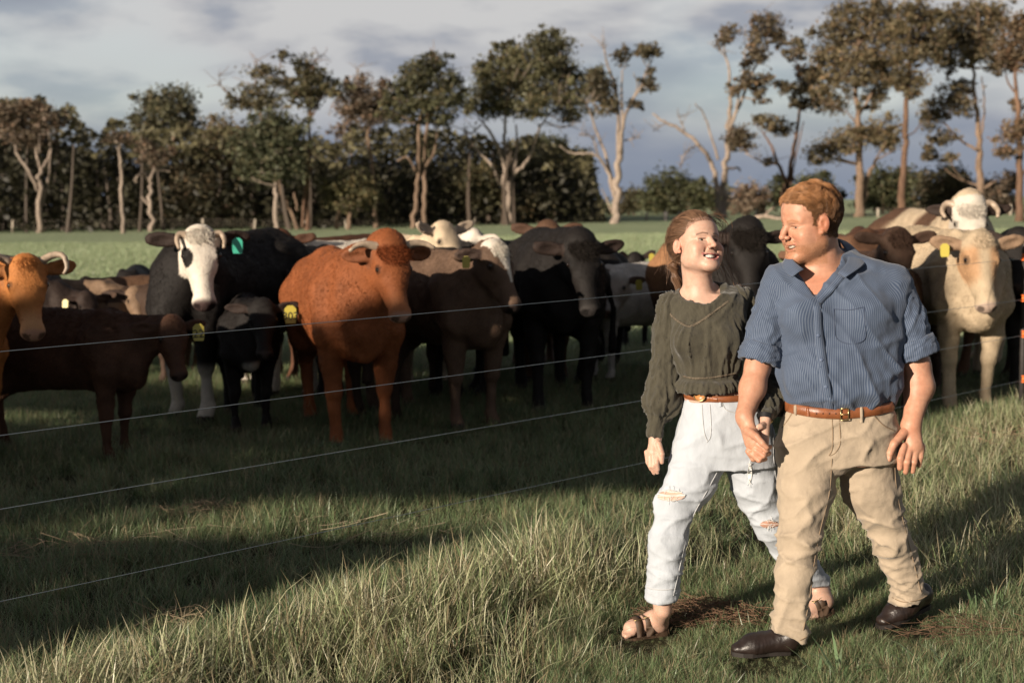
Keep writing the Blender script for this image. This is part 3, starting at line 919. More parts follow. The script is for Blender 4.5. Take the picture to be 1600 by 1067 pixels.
for k in range(3):
    pth = np.array([g + np.array([0, 0, hh * (0.92 - 0.27 * k)]) - fo for _, g, hh in tops])
    Vw, Fw = tube(pth, 0.005, 4)
    mk('wire', Vw, Fw, OLDWOOD, ff)

# fallen timber on the far grass
for label, pts, r in [('fallen pale branch lying on the grass under the gum with the dead limb', [(1172, 345), (1195, 338), (1222, 345), (1258, 330)], 3.5),
                      ('short fallen log lying left of the woman\'s head', [(1052, 344), (1072, 342), (1092, 346)], 3.0)]:
    g = G(pts[0][0], pts[0][1]); d = np.dot(g - CAMLOC, _F); m = d / FPX
    W = np.array([P(x, y, d) for x, y in pts]); W[:, 2] = np.maximum(W[:, 2], 0.12)
    root = W[0].copy(); root[2] = 0
    Vp, Fp = join([tube(spline(W - root, 10), np.linspace(r, r * .45, 10) * m, 7), tube(bez(W[1] - root, W[1] - root + [0.3, 0, .5], W[1] - root + [0.9, 0.2, .75], 5), np.linspace(r * .6, r * .2, 5) * m, 5)])
    o = mk('fallen_branch', Vp, Fp, BARK, None, np.full((len(Vp), 3), 0.4) * np.array([1.1, .9, .75])); o.location = root
    tag(o, label, 'branch')
g = G(1040, 346); m = np.linalg.norm(g - CAMLOC) / FPX
Vp, Fp = tube(np.array([[0, 0, -.1], [0, 0, .3], [.05, 0, .8], [.1, 0, 14 * m]]), np.array([5, 3.6, 3.2, 2.2]) * m, 9)
o = mk('tree_stump', Vp, Fp, BARK, None, np.full((len(Vp), 3), 0.10)); o.location = g
tag(o, 'dark tree stump on the far grass beside the woman\'s hair', 'stump')

# ================================================================== near fence
fn_ = tag(empty('electric_fence', (FA[0], FA[1], 0)), 'electric wire fence between the couple and the cattle, four thin wires', 'fence')
f0 = np.array(fn_.location)
far = FA[:2] - FDIR * 3.0
for z, (ya, yb) in zip((1.233, 0.927, 0.66, 0.32), ((547, 402), (678, 466), (793, 522), (937, 592))):
    a, b = at_height(0, ya, z), at_height(1597, yb, z)
    dv = (b - a) / np.linalg.norm(b - a)
    a2, b2 = a - dv * 3.0, b + dv * 9
    t = np.linspace(0, 1, 40)[:, None]
    pth = a2 + (b2 - a2) * t
    pth[:, 2] -= 0.012 * np.sin(np.pi * t[:, 0]) 
    Vw, Fw = tube(pth - f0, 0.0016 if z > .5 else 0.0013, 6)
    mk('wire', Vw, Fw, STEEL, fn_)
pb = FB.copy(); pb[:2] += FDIR * 0.050; pb[2] = gz(pb[0], pb[1])
POSTM = principled('dark_fence_post', (0.028, 0.024, 0.022), 0.6, noise=0.3, nscale=20, bump=0.2)
ORNG = principled('orange_plastic', (0.75, 0.16, 0.03), 0.4)
Vp, Fp = tube(np.array([[0, 0, -.2], [0, 0, .5], [0.0, 0, 1.0], [0.0, 0, 1.34], [0, 0, 1.36]]), [0.024, 0.023, 0.022, 0.021, 0.012], 10)
post = mk('post', Vp + (pb - f0), Fp, POSTM, fn_)
for (ya, z) in ((402, 1.233), (466, .927), (522, .66), (592, .32)):
    c = at_height(1597, ya, z) + np.array([0.012, -0.0, 0]) - f0
    parts = [ball(c, (0.015, 0.015, 0.017)), tube(np.array([c + [0, 0, .018], c + [0, 0, .026]]), 0.018, 10), tube(np.array([c - [0, 0, .018], c - [0, 0, .026]]), 0.018, 10), tube(np.array([c, c + [.04, 0.0, 0]]), .01, 8)]
    Vi, Fi = join(parts)
    mk('insulator', Vi, Fi, ORNG, post)

# ================================================================== grass
GRASS = leaf_mat('grass_blade', trans=0.42, rough=0.36, spec=0.5)


def blade_set(name, n, spread, lmin, lmax, width, lean, droop, cols, dry=0.1):
    V, C, Q, T = [], [], [], []
    off = 0
    for _ in range(n):
        a = rng.uniform(0, 2 * np.pi); rr = spread * math.sqrt(rng.random())
        o = np.array([rr * math.cos(a), rr * math.sin(a), -0.01])
        az = rng.uniform(0, 2 * np.pi); h = rng.uniform(lmin, lmax)
        out_ = np.array([math.cos(az), math.sin(az), 0]); side = np.array([-math.sin(az), math.cos(az), 0])
        le = rng.uniform(0.05, lean); dr = rng.uniform(0.0, droop)
        tw = rng.uniform(-.6, .6)
        side = side * math.cos(tw) + out_ * math.sin(tw)
        ts = np.array([0, .35, .7, 1.0])
        pt = o + np.outer(ts * h * le + ts ** 2.2 * h * dr, out_) + np.outer(h * (ts - dr * 0.55 * ts ** 2.4), [0, 0, 1])
        wd = width * rng.uniform(.6, 1.2) * np.array([.8, 1, .75])
        for k in range(3):
            V += [pt[k] - side * wd[k], pt[k] + side * wd[k]]
        V.append(pt[3])
        Q += [[off, off + 1, off + 3, off + 2], [off + 2, off + 3, off + 5, off + 4]]
        T.append([off + 4, off + 5, off + 6])
        c = np.asarray(cols[rng.integers(len(cols))]) * rng.uniform(.75, 1.25)
        if rng.random() < dry: c = np.array([0.34, 0.28, 0.17]) * rng.uniform(.6, 1.15)
        root = c * np.array([1.0, .95, .8])
        C += [root] * 2 + [c] * 2 + [c * 1.05] * 2 + [c * np.array([1.2, 1.12, 1.1])]
        off += 7
    o = bpy.data.objects.new(name, mesh_data(name, np.array(V), [np.array(Q), np.array(T)], GRASS, np.array(C)))
    return o


def scatter(name, label, protos, pts, idx, scl, rot):
    """one object whose points each carry a tuft"""
    cc = bpy.data.collections.new(name + '_tufts')
    for o in protos: cc.objects.link(o)
    me = bpy.data.meshes.new(name)
    me.vertices.add(len(pts)); me.vertices.foreach_set('co', np.asarray(pts, np.float32).ravel())
    a = me.attributes.new('pick', 'INT', 'POINT'); a.data.foreach_set('value', np.asarray(idx, np.int32))
    a = me.attributes.new('size', 'FLOAT', 'POINT'); a.data.foreach_set('value', np.asarray(scl, np.float32))
    a = me.attributes.new('turn', 'FLOAT_VECTOR', 'POINT'); a.data.foreach_set('vector', np.asarray(rot, np.float32).ravel())
    o = bpy.data.objects.new(name, me); COL.objects.link(o)
    ng = bpy.data.node_groups.new(name + '_scatter', 'GeometryNodeTree')
    ng.interface.new_socket('Geometry', in_out='INPUT', socket_type='NodeSocketGeometry')
    ng.interface.new_socket('Geometry', in_out='OUTPUT', socket_type='NodeSocketGeometry')
    g = NT(ng)
    gi, go = g.n('NodeGroupInput'), g.n('NodeGroupOutput')
    ci = g.n('GeometryNodeCollectionInfo', ins={'Collection': cc, 'Separate Children': True, 'Reset Children': True})
    mtp = g.n('GeometryNodeMeshToPoints', ins={'Mesh': gi.outputs[0]})

    def att(nm, ty):
        return g.n('GeometryNodeInputNamedAttribute', data_type=ty, ins={'Name': nm}).outputs[0]
    er = g.n('FunctionNodeEulerToRotation', ins={0: att('turn', 'FLOAT_VECTOR')})
    ip = g.n('GeometryNodeInstanceOnPoints', ins={'Points': mtp.outputs[0], 'Instance': ci.outputs[0], 'Pick Instance': True,
                                                  'Instance Index': att('pick', 'INT'), 'Rotation': er.outputs[0], 'Scale': att('size', 'FLOAT')})
    g.t.links.new(ip.outputs[0], go.inputs[0])
    md = o.modifiers.new('tufts', 'NODES'); md.node_group = ng
    tag(o, label, 'grass', kind='stuff')
    return o


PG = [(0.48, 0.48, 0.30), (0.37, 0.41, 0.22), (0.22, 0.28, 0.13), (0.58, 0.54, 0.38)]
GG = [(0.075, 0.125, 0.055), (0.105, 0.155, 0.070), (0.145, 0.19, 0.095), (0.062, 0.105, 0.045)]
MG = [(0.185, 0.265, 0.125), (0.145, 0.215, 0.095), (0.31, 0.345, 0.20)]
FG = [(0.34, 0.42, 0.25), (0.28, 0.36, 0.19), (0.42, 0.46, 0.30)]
short_b = None
long_p = [blade_set('tuft_a%d' % k, 26, 0.09, 0.10, 0.29, 0.0021, 0.5, 0.75, PG, 0.22) for k in range(6)]
mid_p = [blade_set('tuft_b%d' % k, 30, 0.09, 0.06, 0.19, 0.0019, 0.75, 0.65, MG, 0.20) for k in range(5)]
short_p = [blade_set('tuft_c%d' % k, 34, 0.10, 0.06, 0.17, 0.0020, 0.6, 0.55, GG, 0.04) for k in range(5)]
short_b = [o.copy() for o in short_p]
far_p = [blade_set('tuft_d%d' % k, 40, 0.26, 0.05, 0.13, 0.006, 0.6, 0.5, FG, 0.04) for k in range(4)]


def wedge(n, d0, d1, pad=0.12, power=2.0):
    """random ground points inside the view, even over the ground"""
    d = (rng.random(n) * (d1 ** power - d0 ** power) + d0 ** power) ** (1 / power)
    hw = 0.36 + pad
    x = rng.uniform(-hw, hw, n) * d
    return x, d


def turns(n, tilt=0.25, wind=(0.10, 0.05)):
    r = np.zeros((n, 3)); r[:, 0] = rng.normal(size=n) * tilt * .6 + wind[0]; r[:, 1] = rng.normal(size=n) * tilt * .6 + wind[1]
    r[:, 2] = rng.uniform(0, 2 * np.pi, n)
    return r


def trodden(x, y):
    """grass pressed down under and just in front of the feet"""
    k = np.ones_like(x)
    for px, py in ((1165, 1032), (1220, 1028), (1390, 985), (1430, 975), (985, 996), (1025, 990), (1285, 962)):
        g = G(px, py)
        k = k * (1 - .72 * np.exp(-(((x - g[0]) / .15) ** 2 + ((y - g[1] + .10) / .19) ** 2)))
    return np.maximum(k, .16)


# long pale grass on the couple's side and along the fence line, shorter towards the right where they walk
x, y = wedge(11500, 3.6, 12.5, 0.16)
s = fside(x, y)
ok = s < 0.25 + 0.35 * pn(np.stack([x * 1.3, y * 1.3, x * 0], 1))
x, y, s = x[ok], y[ok], s[ok]
nz = fbm(np.stack([x * 0.9, y * 0.9, x * 0 + 3], 1), 3)
# pale tall tufts follow the sunlit patch on the bank left of the couple
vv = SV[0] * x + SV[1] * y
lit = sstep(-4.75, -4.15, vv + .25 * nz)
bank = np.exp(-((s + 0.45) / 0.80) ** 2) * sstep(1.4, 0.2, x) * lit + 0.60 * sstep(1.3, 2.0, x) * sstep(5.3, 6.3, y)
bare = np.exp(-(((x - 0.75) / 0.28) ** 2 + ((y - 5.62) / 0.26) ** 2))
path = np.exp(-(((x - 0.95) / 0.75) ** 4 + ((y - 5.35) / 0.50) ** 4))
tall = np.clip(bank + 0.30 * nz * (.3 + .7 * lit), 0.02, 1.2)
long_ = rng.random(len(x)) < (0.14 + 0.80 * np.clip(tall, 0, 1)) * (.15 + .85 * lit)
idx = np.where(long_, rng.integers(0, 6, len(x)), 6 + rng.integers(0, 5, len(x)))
green = ~long_ & (rng.random(len(x)) > .15 + .7 * lit)  # darker green tufts chosen where the shade falls
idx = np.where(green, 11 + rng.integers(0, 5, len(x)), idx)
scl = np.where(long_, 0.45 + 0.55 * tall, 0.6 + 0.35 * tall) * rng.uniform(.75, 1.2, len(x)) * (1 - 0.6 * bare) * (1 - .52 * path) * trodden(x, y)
ok = rng.random(len(x)) > 0.85 * bare
pts = np.stack([x, y, gz(x, y)], 1)
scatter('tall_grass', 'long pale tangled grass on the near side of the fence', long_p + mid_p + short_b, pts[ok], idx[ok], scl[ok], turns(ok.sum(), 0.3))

# close-bitten turf where the couple walk
xw = rng.uniform(.1, 2.1, 5200); yw = rng.uniform(4.3, 6.3, 5200)
ok = rng.random(5200) > .8 * np.exp(-(((xw - 0.75) / 0.28) ** 2 + ((yw - 5.62) / 0.26) ** 2))
xw, yw = xw[ok], yw[ok]
scatter('short_grass', 'short grass the couple are walking on', [o.copy() for o in mid_p], np.stack([xw, yw, gz(xw, yw)], 1), rng.integers(0, 5, len(xw)), rng.uniform(.28, .62, len(xw)) * trodden(xw, yw), turns(len(xw), .4))

# short green pasture inside the fence
x, y = wedge(30000, 4.6, 17, 0.10)
s = fside(x, y)
ok = s > -0.1
x, y = x[ok], y[ok]
nz = fbm(np.stack([x * 1.1, y * 1.1, x * 0 + 8], 1), 3)
idx = np.where(rng.random(len(x)) < 0.12 + 0.25 * (nz > .3), 5 + rng.integers(0, 5, len(x)), rng.integers(0, 5, len(x)))
scl = (0.68 + 0.40 * nz) * rng.uniform(.7, 1.25, len(x))
mid_c = [o.copy() for o in mid_p]
scatter('pasture_grass', 'short green pasture grass under and around the cattle', short_p + mid_c, np.stack([x, y, gz(x, y)], 1), idx, np.maximum(scl, .35), turns(len(x)))

# coarser tufts across the open paddock
x, y = wedge(42000, 16, 75, 0.04, 1.5)
nz = fbm(np.stack([x * 0.25, y * 0.25, x * 0 + 8], 1), 3)
scl = np.clip((1.0 + 0.5 * nz), .4, 2) * rng.uniform(.7, 1.3, len(x))
scatter('paddock_grass', 'smooth sunlit grass of the open paddock behind the herd', far_p, np.stack([x, y, gz(x, y)], 1), rng.integers(0, 4, len(x)), scl, turns(len(x)))

# ================================================================== dry straw
STRAW = leaf_mat('dry_straw', trans=0.1, rough=0.7)


def straw(label, px, py, rx, ry, n, lmin, lmax, tone, r=0.0017, h=0.05, name='straw_pile'):
    g = G(px, py); g[2] = gz(g[0], g[1])
    parts, cols = [], []
    for _ in range(n):
        a, q = rng.uniform(0, 2 * np.pi), math.sqrt(rng.random())
        c = np.array([rx * q * math.cos(a), ry * q * math.sin(a), 0.03 + rng.random() * h * (1.2 - q)])
        th = rng.uniform(0, np.pi); L = rng.uniform(lmin, lmax) / 2
        u = np.array([math.cos(th), math.sin(th), rng.normal() * .22]) * L
        k = rng.normal(size=3) * L * .18
        parts.append(tube(bez(c - u, c + k, c + u, 5), r * rng.uniform(.6, 1.3), 4, False))
        cols.append(np.tile(np.asarray(tone) * rng.uniform(.6, 1.3), (20, 1)))
    V, F = join(parts)
    o = mk(name, V, F, STRAW, None, np.concatenate(cols)); o.location = g
    return tag(o, label, 'straw', kind='stuff')


straw('flattened heap of dry straw in the shade below the red bull', 318, 802, .22, .16, 60, .10, .30, (.36, .27, .18))
straw('loose dry stalks scattered at the far left of the paddock', 95, 868, .30, .22, 55, .14, .42, (.40, .30, .20))
straw('little mat of dry straw near the bottom wire', 275, 985, .16, .12, 60, .07, .2, (.36, .28, .18))
straw('brown dead grass clump beside the woman\'s front foot', 1098, 972, .26, .17, 420, .05, .20, (.175, .105, .066), .0011, .07, 'dead_grass')
straw('brown dead patch at the bottom right of the grass', 1520, 1000, .30, .2, 150, .05, .16, (.165, .10, .064), .0010, .03, 'dead_grass')
straw('few long pale stalks lying in the middle of the shade', 470, 850, .9, .5, 40, .1, .36, (.42, .34, .24), .0015, .05)
straw('dry stalks in the grass at the right edge', 1585, 705, .5, .3, 70, .1, .3, (.38, .26, .17), .0015, .10)

for label, px, py, n_, l0, l1 in [('broad-leaved grass clump at the bottom edge by the man\'s front boot', 1312, 1066, 22, .08, .18), ('broad-leaved grass clump right of the man\'s rear boot', 1545, 962, 26, .08, .20),
                                  ('broad-leaved grass clump in the bottom right corner', 1450, 1062, 16, .08, .18)]:
    g = G(px, py); g[2] = gz(g[0], g[1])
    o = blade_set('grass_clump', n_, .10, l0, l1, .0058, .7, .8, [(0.20, 0.27, 0.15), (0.16, 0.24, 0.12)], .05)
    COL.objects.link(o); o.location = g
    tag(o, label, 'grass clump')
# ================================================================== cattle
COAT = principled('cattle_coat', attr='Col', rough=0.62, noise=0.14, nscale=9, bump=0.55, bscale=75, spec=0.16, bdist=0.012)
HAIRM = principled('cattle_hair', attr='Col', rough=0.6, spec=0.10)
HORN = principled('horn', (0.34, 0.26, 0.19), 0.45, noise=0.45, nscale=14)
EYEM = principled('animal_eye', (0.012, 0.008, 0.006), 0.08, spec=0.6)
TAGY = principled('yellow_ear_tag', (0.42, 0.35, 0.06), 0.4)
TAGG = principled('green_ear_tag', (0.05, 0.36, 0.25), 0.4)
INK = principled('black_ink', (0.01, 0.01, 0.01), 0.6)

BLACK = (0.013, 0.011, 0.010); DBROWN = (0.060, 0.032, 0.019); BROWN = (0.105, 0.058, 0.034); GREYB = (0.112, 0.070, 0.047)
REDC = (0.205, 0.066, 0.024); TANC = (0.36, 0.140, 0.042); CREAM = (0.50, 0.395, 0.275); WHITE = (0.60, 0.54, 0.46); GREYW = (0.45, 0.42, 0.38)
PINK = (0.38, 0.24, 0.18)


def lerp(a, b, t):
    return np.asarray(a) * (1 - t[:, None]) + np.asarray(b) * t[:, None]


def cow(label, foot, yaw, s, poll, hyaw, hpitch, coat, hroll=0.0, hs=1.0, cell=0.016, ear_drop=0.15, horns=None, tags=(), fur=0, tuft=None, face=None,
        body=None, muzzle=(0.06, 0.04, 0.035), bull=1.0, group='cattle watching over the fence', legs=None, cat='cow', ear_col=None, fat=1.0, earl=1.0, shag=1.0):
    g = G(*foot); g[2] = float(gz(g[0], g[1]))
    a = R(yaw)
    fw = np.array([math.sin(a), -math.cos(a), 0]); lf = np.array([math.cos(a), math.sin(a), 0])
    M = np.stack([fw, lf, [0, 0, 1]], 1)                     # cow axes in the world
    dfoot = float((g - CAMLOC) @ _F)
    H = M.T @ (P(poll[0], poll[1], dfoot - (poll[2] if len(poll) > 2 else 0.56 * s * math.cos(a))) - g) / s
    ya, pi_ = R(hyaw), R(hpitch)
    hx = M.T @ np.array([math.sin(ya) * math.cos(pi_), -math.cos(ya) * math.cos(pi_), -math.sin(pi_)])
    hy = M.T @ np.array([math.cos(ya), math.sin(ya), 0])
    hz = np.cross(hx, hy)
    cr, sr = math.cos(R(hroll)), math.sin(R(hroll))
    hy, hz = hy * cr + hz * sr, hz * cr - hy * sr
    Q = np.stack([hx, hy, hz], 1) * hs

    def hp(x, y, z):
        return H + Q @ np.array([x, y, z])
    hi = np.maximum(np.array([0.75, 0.55, 1.5]), H + 0.62 * hs); lo = np.minimum(np.array([-1.78, -0.55, -0.04]), H - 0.62 * hs)
    lo[2] = -0.04
    f = Field(np.arange(lo[0], hi[0], cell), np.arange(lo[1], hi[1], cell), np.arange(lo[2], hi[2], cell))
    w = bull
    f.put(cone((-.22, 0, .98), (-1.02, 0, .965), .335 * fat, .365 * fat, (0, 1, 0), 1.16), .08)
    f.put(ell((.0, 0, .98), (.33, .25 * w, .36)), .10)
    f.put(cone((-.05, 0, 1.26), (-1.12, 0, 1.27), .10, .12), .12)
    f.put(ell((.20, 0, .80), (.16, .12 * w, .15)), .10)
    f.put(cone((-1.1, 0, 1.08), (-1.38, 0, 1.06), .29, .20), .10)
    # a crease behind the shoulder and the hollow before the hip
    for sg in (-1, 1):
        f.put(ell((-.27, sg * .37 * fat, .98), (.05, .06, .26)), .08, True)
        f.put(ell((-.92, sg * .36 * fat, 1.18), (.14, .07, .07)), .08, True)
    f.put(cone((-.35, 0, 1.325), (-1.15, 0, 1.345), .035, .04), .06)
    for sg in (-1, 1):
        f.put(ell((-.98, sg * .20, 1.235), (.10, .055, .06)), .05)
        f.put(ell((-.02, sg * .10, 1.30), (.10, .05, .10)), .05)
    ph = [rng.uniform(-.07, .07) for _ in range(4)]
    for k, sg in enumerate((-1, 1)):
        f.put(cone((-.04, sg * .17 * w, 1.10), (.07, sg * .185 * w, .84), .15, .115), .06)
        f.put(ell((-1.16, sg * .20, 1.20), (.12, .08, .08)), .10)
        f.put(ell((-1.50, sg * .10, 1.10), (.08, .06, .07)), .08)
        x0 = ph[k]
        f.put(cone((.05, sg * .18 * w, .84), (.02 + x0 * .5, sg * .165 * w, .42), .112, .058), .05)
        f.put(cone((.02 + x0 * .5, sg * .165 * w, .42), (x0, sg * .16 * w, .13), .050, .039), .03)
        f.put(ell((.025 + x0 * .5, sg * .165 * w, .42), (.058, .052, .065)), .03)
        f.put(cone((x0, sg * .16 * w, .12), (.04 + x0, sg * .16 * w, .035), .044, .060), .03)
        x0 = ph[2 + k]
        f.put(cone((-1.24, sg * .19, 1.0), (-1.10, sg * .21, .72), .21, .14), .08)
        f.put(cone((-1.13, sg * .20, .76), (-1.42 + x0 * .6, sg * .18, .50), .13, .060), .06)
        f.put(cone((-1.42 + x0 * .6, sg * .18, .50), (-1.36 + x0, sg * .17, .13), .052, .040), .03)
        f.put(cone((-1.36 + x0, sg * .17, .12), (-1.31 + x0, sg * .17, .035), .045, .060), .03)
    f.put(cone((-1.56, 0, 1.12), (-1.66, 0, .78), .04, .026), .05)
    f.put(cone((-1.66, 0, .78), (-1.64, 0, .40), .03, .045), .03)
    # neck and dewlap
    f.put(cone((.0, 0, 1.10), hp(.01, 0, -.11), .235 * w, .115 * hs, (0, 1, 0), 1.22), .08)
    f.put(cone((.20, 0, .86), hp(.06, 0, -.17), .10 * w, .05 * hs), .08)
    if bull > 1.05:
        f.put(cone((.0, 0, 1.2), hp(-.02, 0, -.04), .20, .13), .12)
        f.put(cone((.28, 0, .68), hp(.10, 0, -.20), .04, .035), .06)
    # head
    for sg in (-1, 1):
        f.put(cone(hp(.05, sg * .042, -.035), hp(.22, sg * .028, -.05), .086 * hs, .074 * hs), .04)
        f.put(cone(hp(.09, sg * .052, -.16), hp(.36, sg * .026, -.115), .055 * hs, .040 * hs), .05)
        f.put(ell(hp(.13, sg * .06, -.11), np.array([.10, .05, .09]) * hs, Q / hs), .05)
        f.put(ell(hp(.145, sg * .094, -.012), np.array([.050, .034, .040]) * hs, Q / hs), .025)
    f.put(cone(hp(.18, 0, -.055), hp(.43, 0, -.06), .080 * hs, .062 * hs), .03)
    f.put(ell(hp(.0, 0, .0), np.array([.07, .085, .065]) * hs, Q / hs), .05)
    f.put(ell(hp(.465, 0, -.068), np.array([.058, .080, .066]) * hs, Q / hs), .04)
    f.put(ell(hp(.44, 0, -.122), np.array([.062, .058, .034]) * hs, Q / hs), .02)
    for sg in (-1, 1):
        f.put(ell(hp(.512, sg * .05, -.048), np.array([.022, .017, .014]) * hs, Q / hs), .008, True)
        f.put(ell(hp(.10, sg * .112, .035), np.array([.06, .015, .02]) * hs, Q / hs), .02, True)
        d = np.array([-.18, sg * 1.0, -ear_drop]); d /= np.linalg.norm(d)
        nrm = np.array([.55, 0, .83]); nrm = nrm - d * (nrm @ d); nrm /= np.linalg.norm(nrm)
        wv = np.cross(d, nrm)
        E = Q @ np.stack([d, nrm, wv], 1) / hs
        c = np.array([.035, sg * .10, -.03]) + d * .13 * earl
        f.put(ell(hp(*c), np.array([.125 * earl, .028, .054]) * hs, E), .03)
        f.put(ell(hp(*(c + nrm * .030 + d * .015)), np.array([.085 * earl, .026, .030]) * hs, E), .012, True)
    V, F = f.skin(1)
    N = vnormals(V, F)
    hl = (V - H) @ Q / hs ** 2
    onb = sstep(.0, .12, np.linalg.norm(hl - [.2, 0, -.05], axis=1) - .26)
    fold = pn(np.stack([V[:, 0] * 9 + V[:, 2] * 3, V[:, 1] * 2.0, V[:, 2] * 1.6 + foot[0]], 1)) * sstep(-.35, .0, V[:, 0]) * sstep(.55, .75, V[:, 2])
    V = V + N * (onb * (.020 * fbm(V * 4.3 + foot[0], 2) + .017 * fold + .005 * fbm(V * 13 + 5, 2)))[:, None]
    N = vnormals(V, F)
    hl = (V - H) @ Q / hs ** 2                                       # head-local positions
    onh = (hl[:, 0] > -.06) & (hl[:, 0] < .56) & (np.abs(hl[:, 1]) < .42) & (hl[:, 2] > -.26) & (hl[:, 2] < .12)
    nz = fbm(V * 3.1 + foot[0], 3); nf = fbm(V * 14 + foot[1], 2)
    c = np.tile(np.asarray(coat, float), (len(V), 1)) * (1 + 0.30 * nz + 0.16 * nf)[:, None]
    if body is not None:
        c = body(c, V, nz)
    if legs is not None:
        c = lerp1(c, legs, sstep(.46, .36, V[:, 2] + .05 * nz))
    if face is not None:
        c = face(c, hl, onh, nz)
    ear = onh & (np.abs(hl[:, 1]) > .135) & (hl[:, 0] < .12) & (hl[:, 2] > -.12)
    if ear_col is not None:
        c[ear] = np.asarray(ear_col) * (1 + .2 * nf[ear])[:, None]
    cup = ear & ((N @ (Q @ np.array([.55, 0, .83]) / hs)) > .2)
    c[cup] = c[cup] * .75 + np.array([.022, .013, .010])
    mz = onh & (hl[:, 0] > .435) & (hl[:, 2] > -.13)
    inm = onh & (np.abs(hl[:, 1]) < .105) & (hl[:, 2] > -.165) & (hl[:, 2] < .02) & (hl[:, 0] < .56)
    c = lerp1(c, np.asarray(muzzle), sstep(.455, .490, hl[:, 0] + .01 * nf) * inm)
    lid = onh & (np.linalg.norm(np.abs(hl) * [1, 1, 0] + hl * [0, 0, 1] - [.152, .118, -.010], axis=1) < .034)
    c[lid] *= .40
    nos = onh & (np.linalg.norm((hl - [.505, 0, -.048]) * [1, 0, 1], axis=1) < .026) & (np.abs(np.abs(hl[:, 1]) - .05) < .022)
    c[nos] *= .3
    hoof = V[:, 2] < .065
    c[hoof] = np.array([.05, .04, .032])
    c = np.clip(c, .004, .8)
    Wd = (V * s) @ M.T
    o = mk('cow', Wd, F, COAT, None, c); o.location = g
    tag(o, label, cat, group)
    W = lambda p: M @ (np.asarray(p) * s)
    Wr = lambda A: (A * s) @ M.T
    # eyes
    for sg in (-1, 1):
        Ve, Fe = ball(hp(.152, sg * .112, -.010), .0215 * hs, 12, 8)
        mk('eye', Wr(Ve), Fe, EYEM, o)
    # horns
    if horns is not None:
        for sg in (-1, 1):
            pth = np.array([hp(x, sg * y, z) for x, y, z in horns[0]])
            pth = spline(pth, 10)
            Vh, Fh = tube(pth, np.linspace(horns[1], horns[1] * .35, 10) * np.linspace(1, 1, 10), 9)
            t = np.clip(np.repeat(np.linspace(0, 1, 10), 9), 0, 1)
            mk('horn', Wr(Vh), Fh, HORN, o)
    for (sg, kind, txt, size) in tags:
        d = np.array([-.18, sg * 1.0, -ear_drop]); d /= np.linalg.norm(d)
        pe = W(hp(*(np.array([.06, sg * .11, -.02]) + d * .15 * earl))) + np.array([0, -.035, 0]) * s
        wdt, hgt = .052 * size, .066 * size
        tv = np.array([[-.5, 0], [.5, 0], [.5, -.72], [.42, -1], [-.42, -1], [-.5, -.72]]) * [wdt, hgt]
        tv2 = np.concatenate([tv, np.array([[.22, .22], [-.22, .22]]) * [wdt, hgt]])
        order = [0, 5, 4, 3, 2, 1, 6, 7]
        ring = np.array([[tv2[q][0], 0, tv2[q][1]] for q in order])
        Vt = np.concatenate([ring + [0, -.002, 0], ring + [0, .002, 0]])
        nq = len(order)
        Ft = [list(range(nq)), list(range(2 * nq - 1, nq - 1, -1))] + [[q, (q + nq), (q + 1) % nq + nq, (q + 1) % nq] for q in range(nq)]
        Rt = np.array(Matrix.Rotation(R(sg * 10), 3, 'Z') @ Matrix.Rotation(R(-8), 3, 'X'))
        tg = mk('ear_tag', Vt @ Rt.T + pe, Ft, TAGG if kind == 'g' else TAGY, o, smooth=False)
        if txt:
            cu = bpy.data.curves.new('number', 'FONT'); cu.body = txt; cu.size = hgt * (.80 if len(txt) < 3 else .72); cu.align_x = 'CENTER'; cu.align_y = 'CENTER'
            cu.offset = .0007; cu.extrude = .0003
            cu.materials.append(INK)
            tmp = bpy.data.objects.new('number_text', cu); COL.objects.link(tmp)
            bpy.context.view_layer.update()
            me_ = bpy.data.meshes.new_from_object(tmp.evaluated_get(bpy.context.evaluated_depsgraph_get()))
            bpy.data.objects.remove(tmp)
            to = bpy.data.objects.new('number', me_); COL.objects.link(to); to.parent = tg
            mt = Matrix.Rotation(R(sg * 10), 4, 'Z') @ Matrix.Rotation(R(82), 4, 'X')
            mt.translation = Vector(pe + Rt @ np.array([0, -.0035, -hgt * .52]))
            to.matrix_local = mt
    # coat hairs
    if fur:
        k = rng.integers(0, len(F), fur)
        bw = rng.dirichlet([1, 1, 1, 1], fur)
        p0 = (V[F[k]] * bw[:, :, None]).sum(1); n0 = N[F[k, 0]]; c0 = c[F[k, 0]]
        h0 = hl[F[k, 0]]; oh = onh[F[k, 0]]
        ok = (p0[:, 2] > .10) & ~(oh & (h0[:, 0] > .43)) & ~(oh & (np.linalg.norm(np.abs(h0) - [.15, .115, .006], axis=1) < .04))
        ok &= (M @ n0.T).T[:, 1] < .45
        p0, n0, c0, h0, oh = p0[ok], n0[ok], c0[ok], h0[ok], oh[ok]
        flow = np.tile(np.array([-.75, 0, -.65]), (len(p0), 1))
        flow[oh] = hx
        flow += rng.normal(size=flow.shape) * .28 + (fbm(p0 * 6, 2)[:, None] * np.array([0, .9, .3]))
        flow -= n0 * (flow * n0).sum(1)[:, None]
        flow /= np.linalg.norm(flow, axis=1)[:, None] + 1e-9
        ln = np.where(oh, .009, .020) * shag * np.where(p0[:, 2] < .55, .5, 1) * rng.uniform(.6, 1.3, len(p0))
        t = np.linspace(0, 1, 4)[None, :, None]
        L = ln[:, None, None]
        pts = p0[:, None] + n0[:, None] * L * (t * .34 - t * t * .16) + flow[:, None] * L * (t * .35 + t * t * .55)
        cc = np.clip(c0 * rng.uniform(.55, 1.6, (len(p0), 1)) * (1 + .35 * fbm(p0 * 7, 2))[:, None], .004, .8)
        strands('coat_hair', (pts.reshape(-1, 3) * s @ M.T).reshape(pts.shape), .0014, .0004, HAIRM, o, cc)
